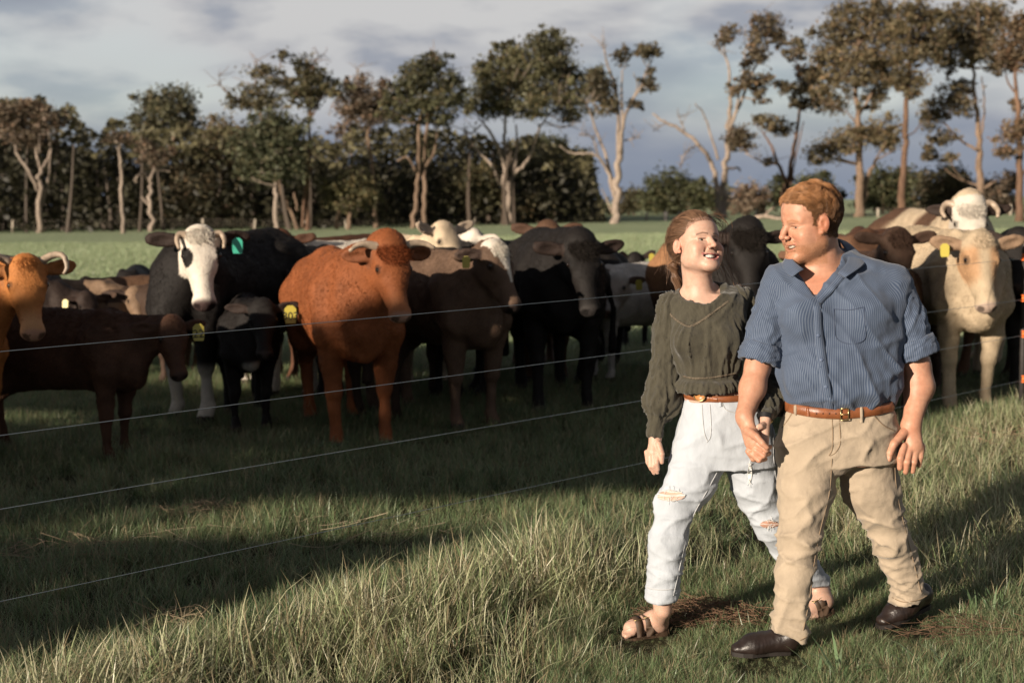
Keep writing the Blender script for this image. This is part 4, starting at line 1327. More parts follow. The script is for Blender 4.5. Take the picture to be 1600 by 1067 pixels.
    if tuft is not None:
        n, ln, spread, tc, curl = tuft
        ang = rng.uniform(0, 2 * np.pi, n); q = np.sqrt(rng.random(n))
        lx, ly = q * np.cos(ang) * spread[0], q * np.sin(ang) * spread[1]
        base = np.stack([lx + .01 + spread[2], ly, .045 * (1 - q ** 2) + .012], 1)
        out_ = np.stack([lx * 3.0 + rng.normal(size=n) * .15, ly * 4.5 + rng.normal(size=n) * .25, np.full(n, .9)], 1)
        out_ /= np.linalg.norm(out_, axis=1)[:, None]
        L = ln * rng.uniform(.6, 1.2, n)
        t = np.linspace(0, 1, 7)
        ph_ = rng.uniform(0, 6.28, n)
        cur = curl * np.stack([np.cos(ph_[:, None] + t * 7), np.sin(ph_[:, None] + t * 7), 0 * t + 0 * ph_[:, None]], -1) * t[None, :, None]
        pts = base[:, None] + out_[:, None] * (L[:, None] * (t - .25 * t ** 2))[..., None] + cur + np.array([.75, 0, -.1]) * (L[:, None] * .6 * t ** 2)[..., None]
        loc = H + pts.reshape(-1, 3) @ Q.T
        strands('poll_hair', ((loc * s) @ M.T).reshape(pts.shape), .0022, .0006, HAIRM, o, np.clip(np.asarray(tc) * rng.uniform(.6, 1.5, (n, 1)), .004, .8))
    return o


def whiteface(eye_side=None, upto=.62):
    def fn(c, h, onh, nz):
        m = onh & (h[:, 0] > -.09) & (np.abs(h[:, 1]) < .135 + .01 * nz) & (h[:, 2] > -.20 + .03 * nz)
        c = c.copy(); c[m] = np.asarray(WHITE) * (1 + .12 * nz[m])[:, None]
        if eye_side:
            e = np.sqrt(((h[:, 0] - .165) / .075) ** 2 + ((h[:, 1] - eye_side * .10) / .055) ** 2 + ((h[:, 2] + .01) / .06) ** 2)
            e2 = onh & (e < 1.0 + .15 * nz)
            c[e2] = BLACK
            e = np.sqrt(((h[:, 0] - .15) / .06) ** 2 + ((h[:, 1] + eye_side * .125) / .045) ** 2 + ((h[:, 2] + .02) / .06) ** 2)
            c[onh & (e < 1.0)] = BLACK
        return c
    return fn


def blaze(c, h, onh, nz):
    m = onh & (((np.abs(h[:, 1] - .012) < .10 * sstep(.26, -.02, h[:, 0]) + .016 + .012 * nz) & (h[:, 0] < .30) & (h[:, 2] > -.04)) )
    c = c.copy(); c[m] = np.asarray(WHITE) * (1 + .12 * nz[m])[:, None]
    return c


def palemuzzle(col):
    def fn(c, h, onh, nz):
        t = sstep(.30, .42, h[:, 0] + .03 * nz) * onh
        return lerp1(c, col, t * .8)
    return fn


def dark_face(col):
    def fn(c, h, onh, nz):
        return lerp1(c, col, sstep(.02, .12, h[:, 0]) * sstep(.36, .28, h[:, 0]) * onh * .5)
    return fn


CW = 'cattle standing in front along the fence'
CB = 'cattle crowding behind the front row'
CALF = 'young calves in the herd'
FH = 1.0
cow('tan horned cow at the left edge with upswept pale horns', (-52, 738), 52, .96, (40, 412), 28, 62, TANC, horns=([(.0, .08, .0), (-.04, .17, .03), (-.02, .235, .06), (.06, .25, .05), (.10, .225, .03)], .029), muzzle=(.40, .22, .15), cell=.014, fur=int(24000 * FH), group=CW, face=palemuzzle((.48, .26, .13)), tuft=(500, .05, (.05, .07, 0), TANC, .008))
cow('dark brown calf in the shade with yellow ear tag 22', (180, 716), 72, .74, (268, 503), 30, 62, (.062, .031, .019), tags=[(1, 'y', '22', 1.45)], cell=.016, fur=int(30000 * FH), shag=1.4, group=CALF, cat='calf', muzzle=(.05, .03, .026), hs=1.06, ear_drop=.25)
cow('black cow with white face, curled horns and a black eye patch', (302, 657), -24, 1.08, (312, 366), 18, 64, BLACK, horns=([(.02, .08, .02), (.01, .135, .025), (.06, .155, .035), (.125, .145, .045)], .030), tags=[(1, 'g', '', 1.5)], face=whiteface(-1), muzzle=(.07, .045, .042), cell=.014, fur=int(32000 * FH), group=CW, legs=(.50, .45, .38), ear_col=BLACK, tuft=(900, .05, (.06, .085, .01), WHITE, .012), hs=1.06)
cow('small black calf with yellow ear tag 303', (393, 672), 14, .73, (410, 476), 12, 58, BLACK, tags=[(1, 'y', '303', 1.65)], cell=.016, fur=int(24000 * FH), group=CALF, cat='calf', muzzle=(.05, .04, .038), hs=1.1, ear_drop=.05, body=lambda c, V, nz: lerp1(c, (.45, .42, .38), sstep(.12, .06, np.linalg.norm((V - [.34, 0, .66]) * [1, .5, 1], axis=1) + .04 * nz)))
cow('large red horned bull with curly poll standing in the middle of the front row', (562, 697), 16, .99, (610, 388), 26, 63, REDC, horns=([(.0, .085, .02), (-.02, .17, .025), (-.01, .245, .035), (.03, .31, .04)], .034), muzzle=(.38, .22, .16), cell=.014, fur=int(36000 * FH), group=CW, bull=1.1, fat=1.05, cat='bull', tuft=(1900, .065, (.07, .10, .03), (.17, .045, .015), .016), face=palemuzzle((.36, .14, .06)), body=lambda c, V, nz: lerp1(c, (.45, .40, .34), sstep(.15, .08, np.linalg.norm((V - [.30, 0, .55]) * [1, .45, 1.6], axis=1) + .05 * nz)), ear_drop=.35)
cow('grey-brown cow with white forelock and blaze looking right', (738, 668), 34, .98, (772, 386), 48, 60, GREYB, tags=[(-1, 'y', '', 1.1)], face=blaze, muzzle=(.035, .025, .022), cell=.014, fur=int(34000 * FH), group=CW, tuft=(700, .055, (.07, .07, .02), WHITE, .012), ear_col=(.05, .035, .028), ear_drop=.5)
cow('heavy black bull with shaggy curly head', (878, 645), 6, 1.04, (908, 382), 18, 62, BLACK, bull=1.18, fat=1.08, cell=.014, fur=int(34000 * FH), group=CW, cat='bull', muzzle=(.04, .035, .033), tuft=(1500, .06, (.08, .10, .03), (.016, .013, .011), .016), ear_drop=-.02, hs=1.05)
cow('black cow with a tan edge along its back behind the woman', (1152, 640), 10, 1.04, (1168, 364), 2, 64, BLACK, cell=.016, fur=int(18000 * FH), group=CW, muzzle=(.05, .04, .038), tuft=(1500, .07, (.09, .10, .03), (.016, .013, .011), .018), body=lambda c, V, nz: lerp1(c, (.27, .14, .07), sstep(-.05, -.3, V[:, 0] + .08 * nz) * sstep(.20, .30, np.abs(V[:, 1])) * sstep(.7, 1.0, V[:, 2])), hs=1.05, bull=1.08)
cow('cream cow with tan cheeks facing the camera right of the man', (1512, 645), 5, 1.04, (1531, 374), 4, 66, (.40, .315, .215), tags=[(-1, 'y', '', 1.25)], muzzle=(.40, .30, .24), cell=.014, fur=int(24000 * FH), group=CW, tuft=(600, .05, (.06, .07, .01), CREAM, .010), face=lambda c, h, onh, nz: lerp1(c, (.36, .19, .09), sstep(.09, .03, np.abs(np.abs(h[:, 1]) - .10)) * sstep(.03, .1, h[:, 0]) * sstep(.36, .25, h[:, 0]) * onh * .75), ear_drop=.05, ear_col=(.33, .22, .14), hs=1.03)
cow('dark brown cow with shaggy forehead beside the man\'s shoulder', (1384, 650), 12, .93, (1402, 367), 6, 64, (.052, .030, .020), cell=.018, fur=int(14000 * FH), group=CB, tuft=(900, .06, (.08, .08, .03), (.045, .026, .018), .014), ear_drop=.0, hs=1.0)
cow('reddish brown cow seen from the side just behind the man', (1318, 606), -62, .98, (1255, 395), -50, 55, (.13, .068, .040), cell=.02, group=CB)
cow('white curly-headed bull with one curved horn standing tallest at the back right', (1500, 590), 10, 1.14, (1515, 322), -6, 66, CREAM, horns=([(.0, .09, .0), (-.03, .17, -.02), (.04, .215, .0), (.11, .20, .03)], .036), face=lambda c, h, o_, n_: whiteface(None)(c, h, o_, n_) * .85, ear_col=BLACK, cell=.018, group=CB, cat='bull', body=lambda c, V, nz: lerp1(c, (.10, .055, .034), sstep(-.15, -.25, V[:, 0] + .1 * nz) * (1 - sstep(-.5, -.6, V[:, 0] + .1 * nz) * sstep(-1.0, -.9, V[:, 0] + .1 * nz))), tuft=(1100, .06, (.07, .09, .02), (.52, .47, .40), .016), fur=9000, muzzle=PINK, bull=1.1)
cow('dark brown cow with a long level back and a cream rump behind the man', (1345, 578), -82, 1.02, (1268, 380), -60, 50, (.070, .034, .020), cell=.02, group=CB, body=lambda c, V, nz: lerp1(c, CREAM, sstep(-1.0, -1.12, V[:, 0] + .12 * nz)))
cow('black cow at the right edge with only its head in view', (1612, 605), -12, 1.0, (1592, 366), -14, 60, BLACK, cell=.018, group=CB, fur=9000, ear_drop=-.1)
cow('white cow turned away so only its pale back shows', (585, 590), 122, .98, (640, 420, -0.5), 120, 40, WHITE, cell=.018, group=CB, fur=10000)
cow('cream cow with upright pale ear behind the red bull', (668, 606), 24, 1.02, (692, 356), 42, 48, CREAM, cell=.018, group=CB, fur=12000, ear_drop=-.35, ear_col=(.45, .36, .27), muzzle=PINK)
cow('brown cow lifting its face between the white-blazed cow and the black bull', (852, 598), 4, .98, (856, 354), 4, 60, (.085, .046, .028), cell=.018, group=CB, fur=10000, ear_drop=-.05, face=dark_face((.16, .09, .055)))
cow('brown-faced cow looking over the white back', (452, 597), -40, .99, (438, 368), 4, 58, (.080, .036, .020), cell=.018, group=CB, fur=10000, ear_drop=.05, face=dark_face((.17, .085, .045)))
cow('black cow with a white patch on its head far behind the grey-brown cow', (772, 590), -60, .97, (738, 366), -45, 40, BLACK, cell=.02, group=CB, face=lambda c, h, onh, nz: lerp1(c, WHITE, (onh & (h[:, 0] > -.05) & (h[:, 0] < .14)).astype(float)))
cow('pale grey calf standing behind the black bull', (942, 596), -52, .80, (968, 432), -38, 52, GREYW, cell=.018, group=CALF, cat='calf', fur=9000, tags=[(1, 'y', '', 1.2)], ear_col=(.10, .065, .045), face=dark_face((.30, .22, .16)), muzzle=(.2, .13, .1))
cow('small black calf with pricked ears behind the pale grey calf', (992, 545), 12, .78, (992, 400), 16, 55, BLACK, cell=.02, group=CALF, cat='calf', tags=[(1, 'y', '', 1.2)], ear_drop=-.9)
cow('brown calf showing only its back at the far left', (138, 592), -66, .74, (85, 462), -50, 55, BROWN, cell=.02, group=CALF, cat='calf', fur=9000)
cow('dark calf with its back to the tan horned cow', (88, 606), 62, .76, (135, 462), 40, 55, (.03, .02, .016), cell=.02, group=CALF, cat='calf', fur=8000, tags=[(-1, 'y', '', 1.1)])
cow('tan calf with a dark ear peering beside the white-faced cow', (172, 600), 66, .74, (212, 454), 28, 58, (.19, .125, .08), cell=.02, group=CALF, cat='calf', fur=9000, ear_col=(.035, .025, .02))
cow('black calf with raised ears behind the tan calf', (206, 572), 8, .76, (204, 442), 6, 50, BLACK, cell=.02, group=CALF, cat='calf', ear_drop=-.7)

for foot_, yaw_, s_, poll_, hy_, lab_, col_ in [
    ((60, 604), 40, .9, (30, 440), 20, 'dark brown cow half hidden behind the tan horned cow', (.035, .022, .016)),
    ((262, 600), -80, .74, (165, 455), -60, 'dark brown young cow side-on behind the white-faced cow', (.045, .027, .018)),
    ((505, 597), 155, .95, (560, 440, -.7), 155, 'black cow turned away behind the calf with tag 303', BLACK),
    ((520, 628), -75, .95, (430, 420), -70, 'black cow side-on filling the gap behind the red bull', (.018, .014, .012)),
    ((650, 622), 170, .95, (660, 430, -.7), 170, 'dark brown cow turned away between the red bull and the grey-brown cow', (.04, .024, .017)),
    ((700, 624), -70, .96, (640, 430), -60, 'black cow side-on behind the cow with the white blaze', (.015, .012, .011)),
    ((1440, 612), -60, .96, (1380, 420), -50, 'dark cow behind the cream cow\'s flank', (.035, .022, .016)),
]:
    cow(lab_, foot_, yaw_, s_, poll_, hy_, 50, col_, cell=.024, group=CB)
# ================================================================== the couple
from mathutils.bvhtree import BVHTree

DM, DW = 5.42, 5.58


def skin_mat(name, rough=0.48):
    m, t, out = new_mat(name)
    c = t.n('ShaderNodeAttribute', attribute_name='Col').outputs['Color']
    oc = t.n('ShaderNodeTexCoord').outputs['Object']
    f = t.noise(oc, 55, 4, 0.6)
    c = t.mix(1.0, c, t.ramp(f, [(0.3, (0.90, 0.86, 0.84)), (0.7, (1.08, 1.08, 1.08))]), 'MULTIPLY')
    p = t.n('ShaderNodeBsdfPrincipled', ins={'Base Color': c, 'Roughness': rough})
    p.inputs['Specular IOR Level'].default_value = 0.35
    p.inputs['Subsurface Weight'].default_value = 0.16
    p.inputs['Subsurface Radius'].default_value = (0.010, 0.004, 0.0025)
    p.inputs['Subsurface Scale'].default_value = 1.0
    b = t.n('ShaderNodeBump', ins={'Strength': 0.22, 'Distance': 0.002, 'Height': t.noise(oc, 260, 3, 0.6)})
    t.t.links.new(b.outputs[0], p.inputs['Normal'])
    t.t.links.new(p.outputs[0], out.inputs[0])
    return m


SKIN = skin_mat('skin')
PHAIR = principled('person_hair', attr='Col', rough=0.42, spec=0.4)
EYEW = principled('eye_white', attr='Col', rough=0.12, spec=0.5)
TOOTH = principled('teeth', (0.66, 0.62, 0.54), 0.25, spec=0.5)


def frame(yaw, pitch, roll):
    a, p, r = R(yaw), R(pitch), R(roll)
    fw = np.array([math.sin(a), -math.cos(a), 0]); rt = np.array([-math.cos(a), -math.sin(a), 0]); up = np.array([0, 0, 1.0])
    fw, up = fw * math.cos(p) + up * math.sin(p), up * math.cos(p) - fw * math.sin(p)
    rt, up = rt * math.cos(r) + up * math.sin(r), up * math.cos(r) - rt * math.sin(r)
    return np.stack([rt, fw, up], 1)


class Head:
    """face and skull in head axes: x to the person's right, y forward, z up"""
    def __init__(self, o, M, s, man):
        self.o, self.M, self.s, self.man = np.asarray(o), M, s, man

    def w(self, x, y, z):
        return self.o + self.M @ (np.array([x, y, z]) * self.s)

    def loc(self, V):
        return (V - self.o) @ self.M / self.s

    def E(self, c, r, rot=None):
        A = self.M if rot is None else self.M @ rot
        return ell(self.w(*c), np.asarray(r) * self.s, A)

    def C(self, a, b, r1, r2):
        return cone(self.w(*a), self.w(*b), r1 * self.s, r2 * self.s)

    def put(self, f):
        s, m = self.s, self.man
        k = lambda v: v * s
        f.put(self.E((0, -.014, .036), (.077, .097, .087)), k(.02))
        if m: f.put(self.E((0, -.026, .034), (.074, .097, .084)), k(.02))
        f.put(self.E((0, .026, -.028), (.064 if m else .061, .062, .084)), k(.03))
        f.put(self.E((0, .038, .048), (.060, .048, .050)), k(.03))
        jw = .056 if m else .050
        for sx in (-1, 1):
            f.put(self.C((sx * jw, .004, -.060), (sx * .018, .075, -.104 if m else -.098), .022, .017), k(.03))
            f.put(self.C((sx * .012, .080, .019), (sx * .046, .064, .021), .0105, .008), k(.016))        # brow
            f.put(self.E((sx * .042, .062, -.027), (.024, .023, .020)), k(.020))                     # smiling cheek
            f.put(self.E((sx * .052, .036, -.05), (.018, .038, .035)), k(.03))
        f.put(self.E((0, .080, -.107 if m else -.101), (.021, .017, .015)), k(.020))
        f.put(self.E((0, .068, -.062), (.032, .022, .026)), k(.02))
        # eye hollows, lids, and the narrowed opening between them
        for sx in (-1, 1):
            f.put(self.E((sx * .032, .094, .000), (.018, .017, .010)), k(.012), True)
            f.put(self.E((sx * .032, .0690, -.001), (.0168, .0140, .0120)), k(.003))
            f.put(self.C((sx * .019, .0815, .0060), (sx * .046, .0725, .0045), .0034, .003), k(.003))      # upper lid fold
            f.put(self.C((sx * .019, .0805, -.0098), (sx * .045, .0725, -.0085), .0036, .003), k(.006))    # pouch under the eye
            f.put(self.E((sx * .0325, .0820, -.0012), (.0128, .0085, .0024 if m else .0044)), k(.0015), True)
        # nose
        ln = .0015 if m else .0
        f.put(self.C((0, .082, .014), (0, .109 + ln, -.027), .0085, .0098), k(.010))
        f.put(self.E((0, .111 + ln, -.0300), (.0105, .0100, .0088)), k(.006))
        for sx in (-1, 1):
            f.put(self.E((sx * .0128, .099 + ln * .5, -.0335), (.0075, .0095, .0070)), k(.005))
            f.put(self.E((sx * .0066, .106 + ln, -.0405), (.0030, .0050, .0026)), k(.002), True)
        # lips round an open smile
        up = [(-.0345, .0700, -.0535), (-.020, .0865, -.0595), (-.005, .0925, -.0590), (0, .0925, -.0600), (.005, .0925, -.0590), (.020, .0865, -.0595), (.0345, .0700, -.0535)]
        lo = [(-.0335, .0700, -.0560), (-.020, .0850, -.0740), (0, .0910, -.0795), (.020, .0850, -.0740), (.0335, .0700, -.0560)]
        mx = 1.0 if m else 1.14
        up = [(a * mx, b, c) for a, b, c in up]; lo = [(a * mx, b, c - (0 if m else .0015)) for a, b, c in lo]
        for a, b in zip(up[:-1], up[1:]):
            f.put(self.C(a, b, .0036, .0036), k(.004))
        for a, b in zip(lo[:-1], lo[1:]):
            f.put(self.C(a, b, .0044, .0044), k(.004))
        f.put(self.E((0, .094, -.0685), (.0195 * mx, .0175, .0072 * mx)), k(.002), True)
        for sx in (-1, 1):
            f.put(self.E((sx * .0165 * mx, .0860, -.0645), (.0140 * mx, .0150, .0055)), k(.002), True)
            f.put(self.C((sx * .020, .086, -.038), (sx * .036, .070, -.060), .0022, .0022), k(.010), True)     # smile crease
        # ears
        for sx in (-1, 1):
            ey = .014 if m else 0
            rot = rotm(sx * .42, 0, 0) @ rotm(0, sx * -.15, 0)
            f.put(self.E((sx * .0815, -.016 + ey, -.002), (.0070, .0175, .0300), rot), k(.006))
            f.put(self.E((sx * .0880, -.009 + ey, .004), (.0058, .0100, .0175), rot), k(.003), True)
            f.put(self.E((sx * .081, -.003 + ey, -.027), (.0062, .008, .0085), rot), k(.005))

    def paint(self, V, c, tone, lips, brow):
        h = self.loc(V)
        x, y, z = np.abs(h[:, 0]), h[:, 1], h[:, 2]
        on = (y > -.02) & (z > -.14) & (z < .13) & (x < .1)
        warm = np.asarray(tone) * np.array([1.06, .80, .74])
        ck = .7 * np.exp(-(((x - .045) / .022) ** 2 + ((z + .030) / .020) ** 2)) * (y > .03)
        c = lerp1(c, warm, np.clip(ck * .75, 0, 1))
        ns = np.exp(-((h[:, 0] / .016) ** 2 + ((z + .030) / .014) ** 2)) * (y > .085)
        c = lerp1(c, warm * np.array([1, .92, .9]), np.clip(ns * .4, 0, 1))
        ear = np.exp(-(((x - .082) / .014) ** 2 + ((z + .004) / .034) ** 2 + ((y + .006) / .026) ** 2) * .8)
        c = lerp1(c, warm * np.array([.98, .82, .80]), np.clip(ear, 0, .8))
        # lips
        mx = 1.0 if self.man else 1.14
        zu = np.interp(x / mx, [0, .005, .020, .0345], [-.0600, -.0590, -.0595, -.0535]); zl = np.interp(x / mx, [0, .020, .0335], [-.0795, -.0740, -.0560])
        lp = on & (x < .0355 * mx) & (y > .066) & (((np.abs(z - zu) < .0034)) | (np.abs(z - zl) < .0046))
        c[lp] = np.asarray(lips)
        inm = on & (x < .031 * mx) & (z < zu - .0016) & (z > zl + .003) & (y > .04) & (y < .0905)
        c[inm] = np.array([.09, .028, .022])
        # lid lines and lashes
        for zc, wd, kk in ((.0030, .0016, .90), (-.0056, .0014, .45)):
            ln = np.exp(-((z - zc - .0012 * np.cos((x - .032) / .016 * 1.5)) / wd) ** 2) * (np.abs(x - .032) < .0155) * (y > .058)
            c = lerp1(c, np.asarray(brow) * .35, np.clip(ln * kk, 0, 1))
        eb = np.exp(-((z - np.interp(x, [.012, .030, .050], [.0200, .0245, .0190])) / .0034) ** 2) * (x > .011) * (x < .051) * (y > .045)
        c = lerp1(c, np.asarray(brow), np.clip(eb * (.75 if self.man else .95), 0, 1))
        nost = on & (np.linalg.norm(np.stack([x - .0066, (y - .108) * .5, z + .040], 1), axis=1) < .0045)
        c[nost] *= .45
        return c

    def extras(self, root, ori, iris=(.10, .13, .14), look=0.0):
        def rel(p): return p - ori
        for sx in (-1, 1):
            cpos = np.array([sx * .032, .0668, -.0008]); r = .0120
            th = np.linspace(0, np.pi, 13); ph = np.linspace(0, 2 * np.pi, 20, endpoint=False)
            V = [(np.sin(t) * np.cos(q), np.cos(t), np.sin(t) * np.sin(q)) for t in th for q in ph]
            V = np.array(V); F = []
            for i in range(12):
                for j in range(20):
                    F.append((i * 20 + j, i * 20 + (j + 1) % 20, (i + 1) * 20 + (j + 1) % 20, (i + 1) * 20 + j))
            g = np.array([-look, 1, 0]); g /= np.linalg.norm(g)
            an = np.arccos(np.clip(V @ g, -1, 1))
            col = np.tile(np.array([.55, .50, .47]), (len(V), 1))
            col[an < .56] = iris; col[an < .26] = (.005, .005, .005)
            W = np.array([self.w(*(cpos + v * r * np.array([1.25, 1, .95]))) for v in V])
            mk('eye', rel(W), np.array(F), EYEW, root, col)
        # upper teeth, a scalloped row
        xs_ = np.linspace(-.0265, .0265, 33)
        V, F = [], []
        for i, x in enumerate(xs_):
            yy = .0868 - 24 * x * x
            dz = -.0705 - .0008 * abs(math.sin((x / .0075) * math.pi)) + 14 * x * x
            gap = .0006 if i % 4 == 0 else 0
            V += [self.w(x, yy - gap, -.0575 + 6 * x * x), self.w(x, yy + .0007 - gap, -.064 + 9 * x * x), self.w(x, yy - gap, dz), self.w(x, yy - .004, dz)]
            if i:
                a = (i - 1) * 4; b = i * 4
                F += [(a, b, b + 1, a + 1), (a + 1, b + 1, b + 2, a + 2), (a + 2, b + 2, b + 3, a + 3)]
        mk('teeth', rel(np.array(V)), np.array(F), TOOTH, root)


def garment(name, f, mat, parent, ori, wrinkle=None, smooth=1, colf=None, attr=None):
    V, F = f.skin(smooth)
    N = vnormals(V, F)
    if wrinkle is not None:
        V = V + N * wrinkle(V, N)[:, None]
        V = relax(V, F, .35)
        N = vnormals(V, F)
    o = mk(name, V - ori, F, mat, parent, None if colf is None else colf(V, N), attrs=None if attr is None else attr(V, N))
    return o, V, F, BVHTree.FromPolygons(V.tolist(), F.tolist())


def cast(bv, px, py):
    d = pix_dir(px, py)
    h = bv.ray_cast(Vector(CAMLOC), Vector(d))
    return None if h[0] is None else (np.array(h[0]), np.array(h[1]))


def ribbon(name, pts, width, bvs, mat, parent, ori, th=.0025, lift=.001, n=24, col=None, wobble=0.0):
    """a narrow strip lying on a garment along photo points"""
    S = spline(np.array(pts, float), n)
    L = []
    for k, (px, py) in enumerate(S):
        hs = [h for h in (cast(b, px, py) for b in bvs) if h is not None]
        if hs:
            L.append(min(hs, key=lambda h: np.linalg.norm(h[0] - CAMLOC)))
    if len(L) < 3: return None
    dd = np.array([np.linalg.norm(l[0] - CAMLOC) for l in L]); md_ = np.median(dd)
    L = [l for l, q in zip(L, dd) if abs(q - md_) < .16]
    if len(L) < 3: return None
    Pn = np.array([l[0] for l in L]); Nn = np.array([l[1] for l in L])
    Nn[(Nn @ _F) > 0] *= -1
    for _ in range(2):
        Pn[1:-1] = Pn[1:-1] * .5 + (Pn[:-2] + Pn[2:]) * .25
        Nn[1:-1] = Nn[1:-1] * .5 + (Nn[:-2] + Nn[2:]) * .25
    T = np.gradient(Pn, axis=0); T /= np.linalg.norm(T, axis=1)[:, None]
    B = np.cross(T, Nn); B /= np.linalg.norm(B, axis=1)[:, None]
    w = width * .5 * (1 + wobble * rng.normal(size=len(Pn)))[:, None]
    a = Pn + Nn * lift
    rings = np.stack([a - B * w - Nn * th, a - B * w + Nn * th * .6, a + Nn * th, a + B * w + Nn * th * .6, a + B * w - Nn * th], 1)
    m = len(Pn)
    V = rings.reshape(-1, 3); F = []
    for i in range(m - 1):
        for j in range(4):
            F.append((i * 5 + j, i * 5 + j + 1, i * 5 + 5 + j + 1, i * 5 + 5 + j))
    return mk(name, V - ori, np.array(F)[:, ::-1], mat, parent, col=None if col is None else np.tile(col, (len(V), 1)))


def band(bvs, c, width, mat, name, parent, ori, tilt=(0, 0), lift=.003, th=.004, n=72, pad=1.0, rmax=.5):
    """a strap all round a body: rays from outside find the surface"""
    rings = []
    for k in range(n):
        a = 2 * np.pi * k / n
        u = np.array([math.cos(a), math.sin(a), 0])
        zz_ = tilt[0] * u[0] + tilt[1] * u[1]
        rr = []
        for dz in (-width / 2, width / 2):
            o = np.asarray(c) + [0, 0, dz + zz_] + u * rmax
            hs = [b.ray_cast(Vector(o), Vector(-u)) for b in bvs]
            hs = [h[3] for h in hs if h[0] is not None]
            rr.append(rmax - min(hs) if hs else .1)
        rings.append((u, zz_, rr))
    rad = np.array([max(r[2]) for r in rings])
    for _ in range(3):
        rad = np.maximum(rad, (np.roll(rad, 1) + np.roll(rad, -1)) / 2) * .5 + rad * .5
    V = []
    for (u, zz_, _), r in zip(rings, rad):
        r = r + lift
        for rr, dz in ((r, -width / 2), (r + th, -width / 2 + .002), (r + th, width / 2 - .002), (r, width / 2)):
            V.append(np.asarray(c) + u * rr + [0, 0, zz_ + dz])
    F = []
    for k in range(n):
        a, b = k * 4, ((k + 1) % n) * 4
        for j in range(4):
            F.append((a + j, b + j, b + (j + 1) % 4, a + (j + 1) % 4))
    return mk(name, np.array(V) - ori, np.array(F), mat, parent)


def chain(f, pts, k=.006, fn=None):
    W = [(fn(*p[:3]), p[3]) for p in pts]
    for (a, r1), (b, r2) in zip(W[:-1], W[1:]):
        f.put(cone(a, b, r1, r2), k)


def ridged(p):
    q = 1 - np.abs(pn(p))
    return .55 * q ** 3 + .65 * q ** 9 - .32


def axis_coord(V, a, b):
    """position along a-b (0..1) and angle about it"""
    a, b = np.asarray(a), np.asarray(b)
    u = b - a; L = np.linalg.norm(u); u = u / L
    e = np.cross(u, [0, 1, 0]); e /= np.linalg.norm(e); g = np.cross(u, e)
    q = V - a
    return q @ u / L, np.arctan2(q @ e, q @ g)


def secs(fn, rows, off=0.0, inset=0.0):
    out = []
    for (py, xl, xr, ry) in rows:
        c = fn((xl + xr) / 2, py, off)
        d = np.linalg.norm(c - CAMLOC)
        out.append((c[0], c[1], c[2], (xr - xl) / 2 * d / FPX - inset, ry - inset))
    return out


def foot(f, heel, toe, h=.05, rh=.040, rb=.045, rt=.034, lift=(0, 0), k=.03, up=0.0):
    heel, toe = np.asarray(heel, float), np.asarray(toe, float)
    ball_ = heel + (toe - heel) * .68
    z = np.array([0, 0, 1.0])
    f.put(cone(heel + z * (rh + up), ball_ + z * (rb * .78 + up), rh, rb * .82), k)
    f.put(cone(ball_ + z * (rb * .62 + up), toe + z * (rt * .66 + up), rb, rt, (0, 0, 1), 1.45), k)


# ------------------------------------------------------------------ the man
def m_(px, py, o=0.0):
    return P(px, py, DM + o)


MO = G(1290, 1005); MO[2] = gz(MO[0], MO[1])
TM = (0.44, 0.232, 0.152)
HAIRR = (0.31, 0.152, 0.066)
mh = Head(m_(1265, 348, -.035), frame(-68, -9, 2), 1.135, True)

M_TORSO = [(425, 1238, 1362, .085), (440, 1205, 1404, .105), (470, 1198, 1414, .128), (505, 1206, 1408, .138), (540, 1214, 1404, .140), (580, 1220, 1402, .142), (605, 1227, 1400, .140), (632, 1238, 1388, .124)]
M_PELV = [(620, 1237, 1389, .124), (634, 1233, 1392, .128), (655, 1222, 1399, .135), (690, 1214, 1403, .140), (722, 1211, 1405, .132)]
RSH, REL, RWR = (1214, 447, .02), (1184, 572, -.01), (1163, 652, -.10)
LSH, LEL, LWR = (1393, 445, .01), (1431, 572, .03), (1424, 664, -.04)
M_RLEG = [(1262, 700, -.02, .122), (1258, 765, -.05, .108), (1250, 840, -.10, .082), (1239, 915, -.13, .070), (1231, 1000, -.152, .072)]
M_LLEG = [(1354, 700, .03, .122), (1360, 765, .05, .112), (1391, 838, .08, .078), (1408, 885, .13, .072), (1422, 942, .18, .068)]
heelR, toeR = G(1238, 1026), G(1143, 1031)
toeL = G(1372, 988); heelL = toeL + (P(1450, 966, 5.70) - toeL); heelL[2] = .075


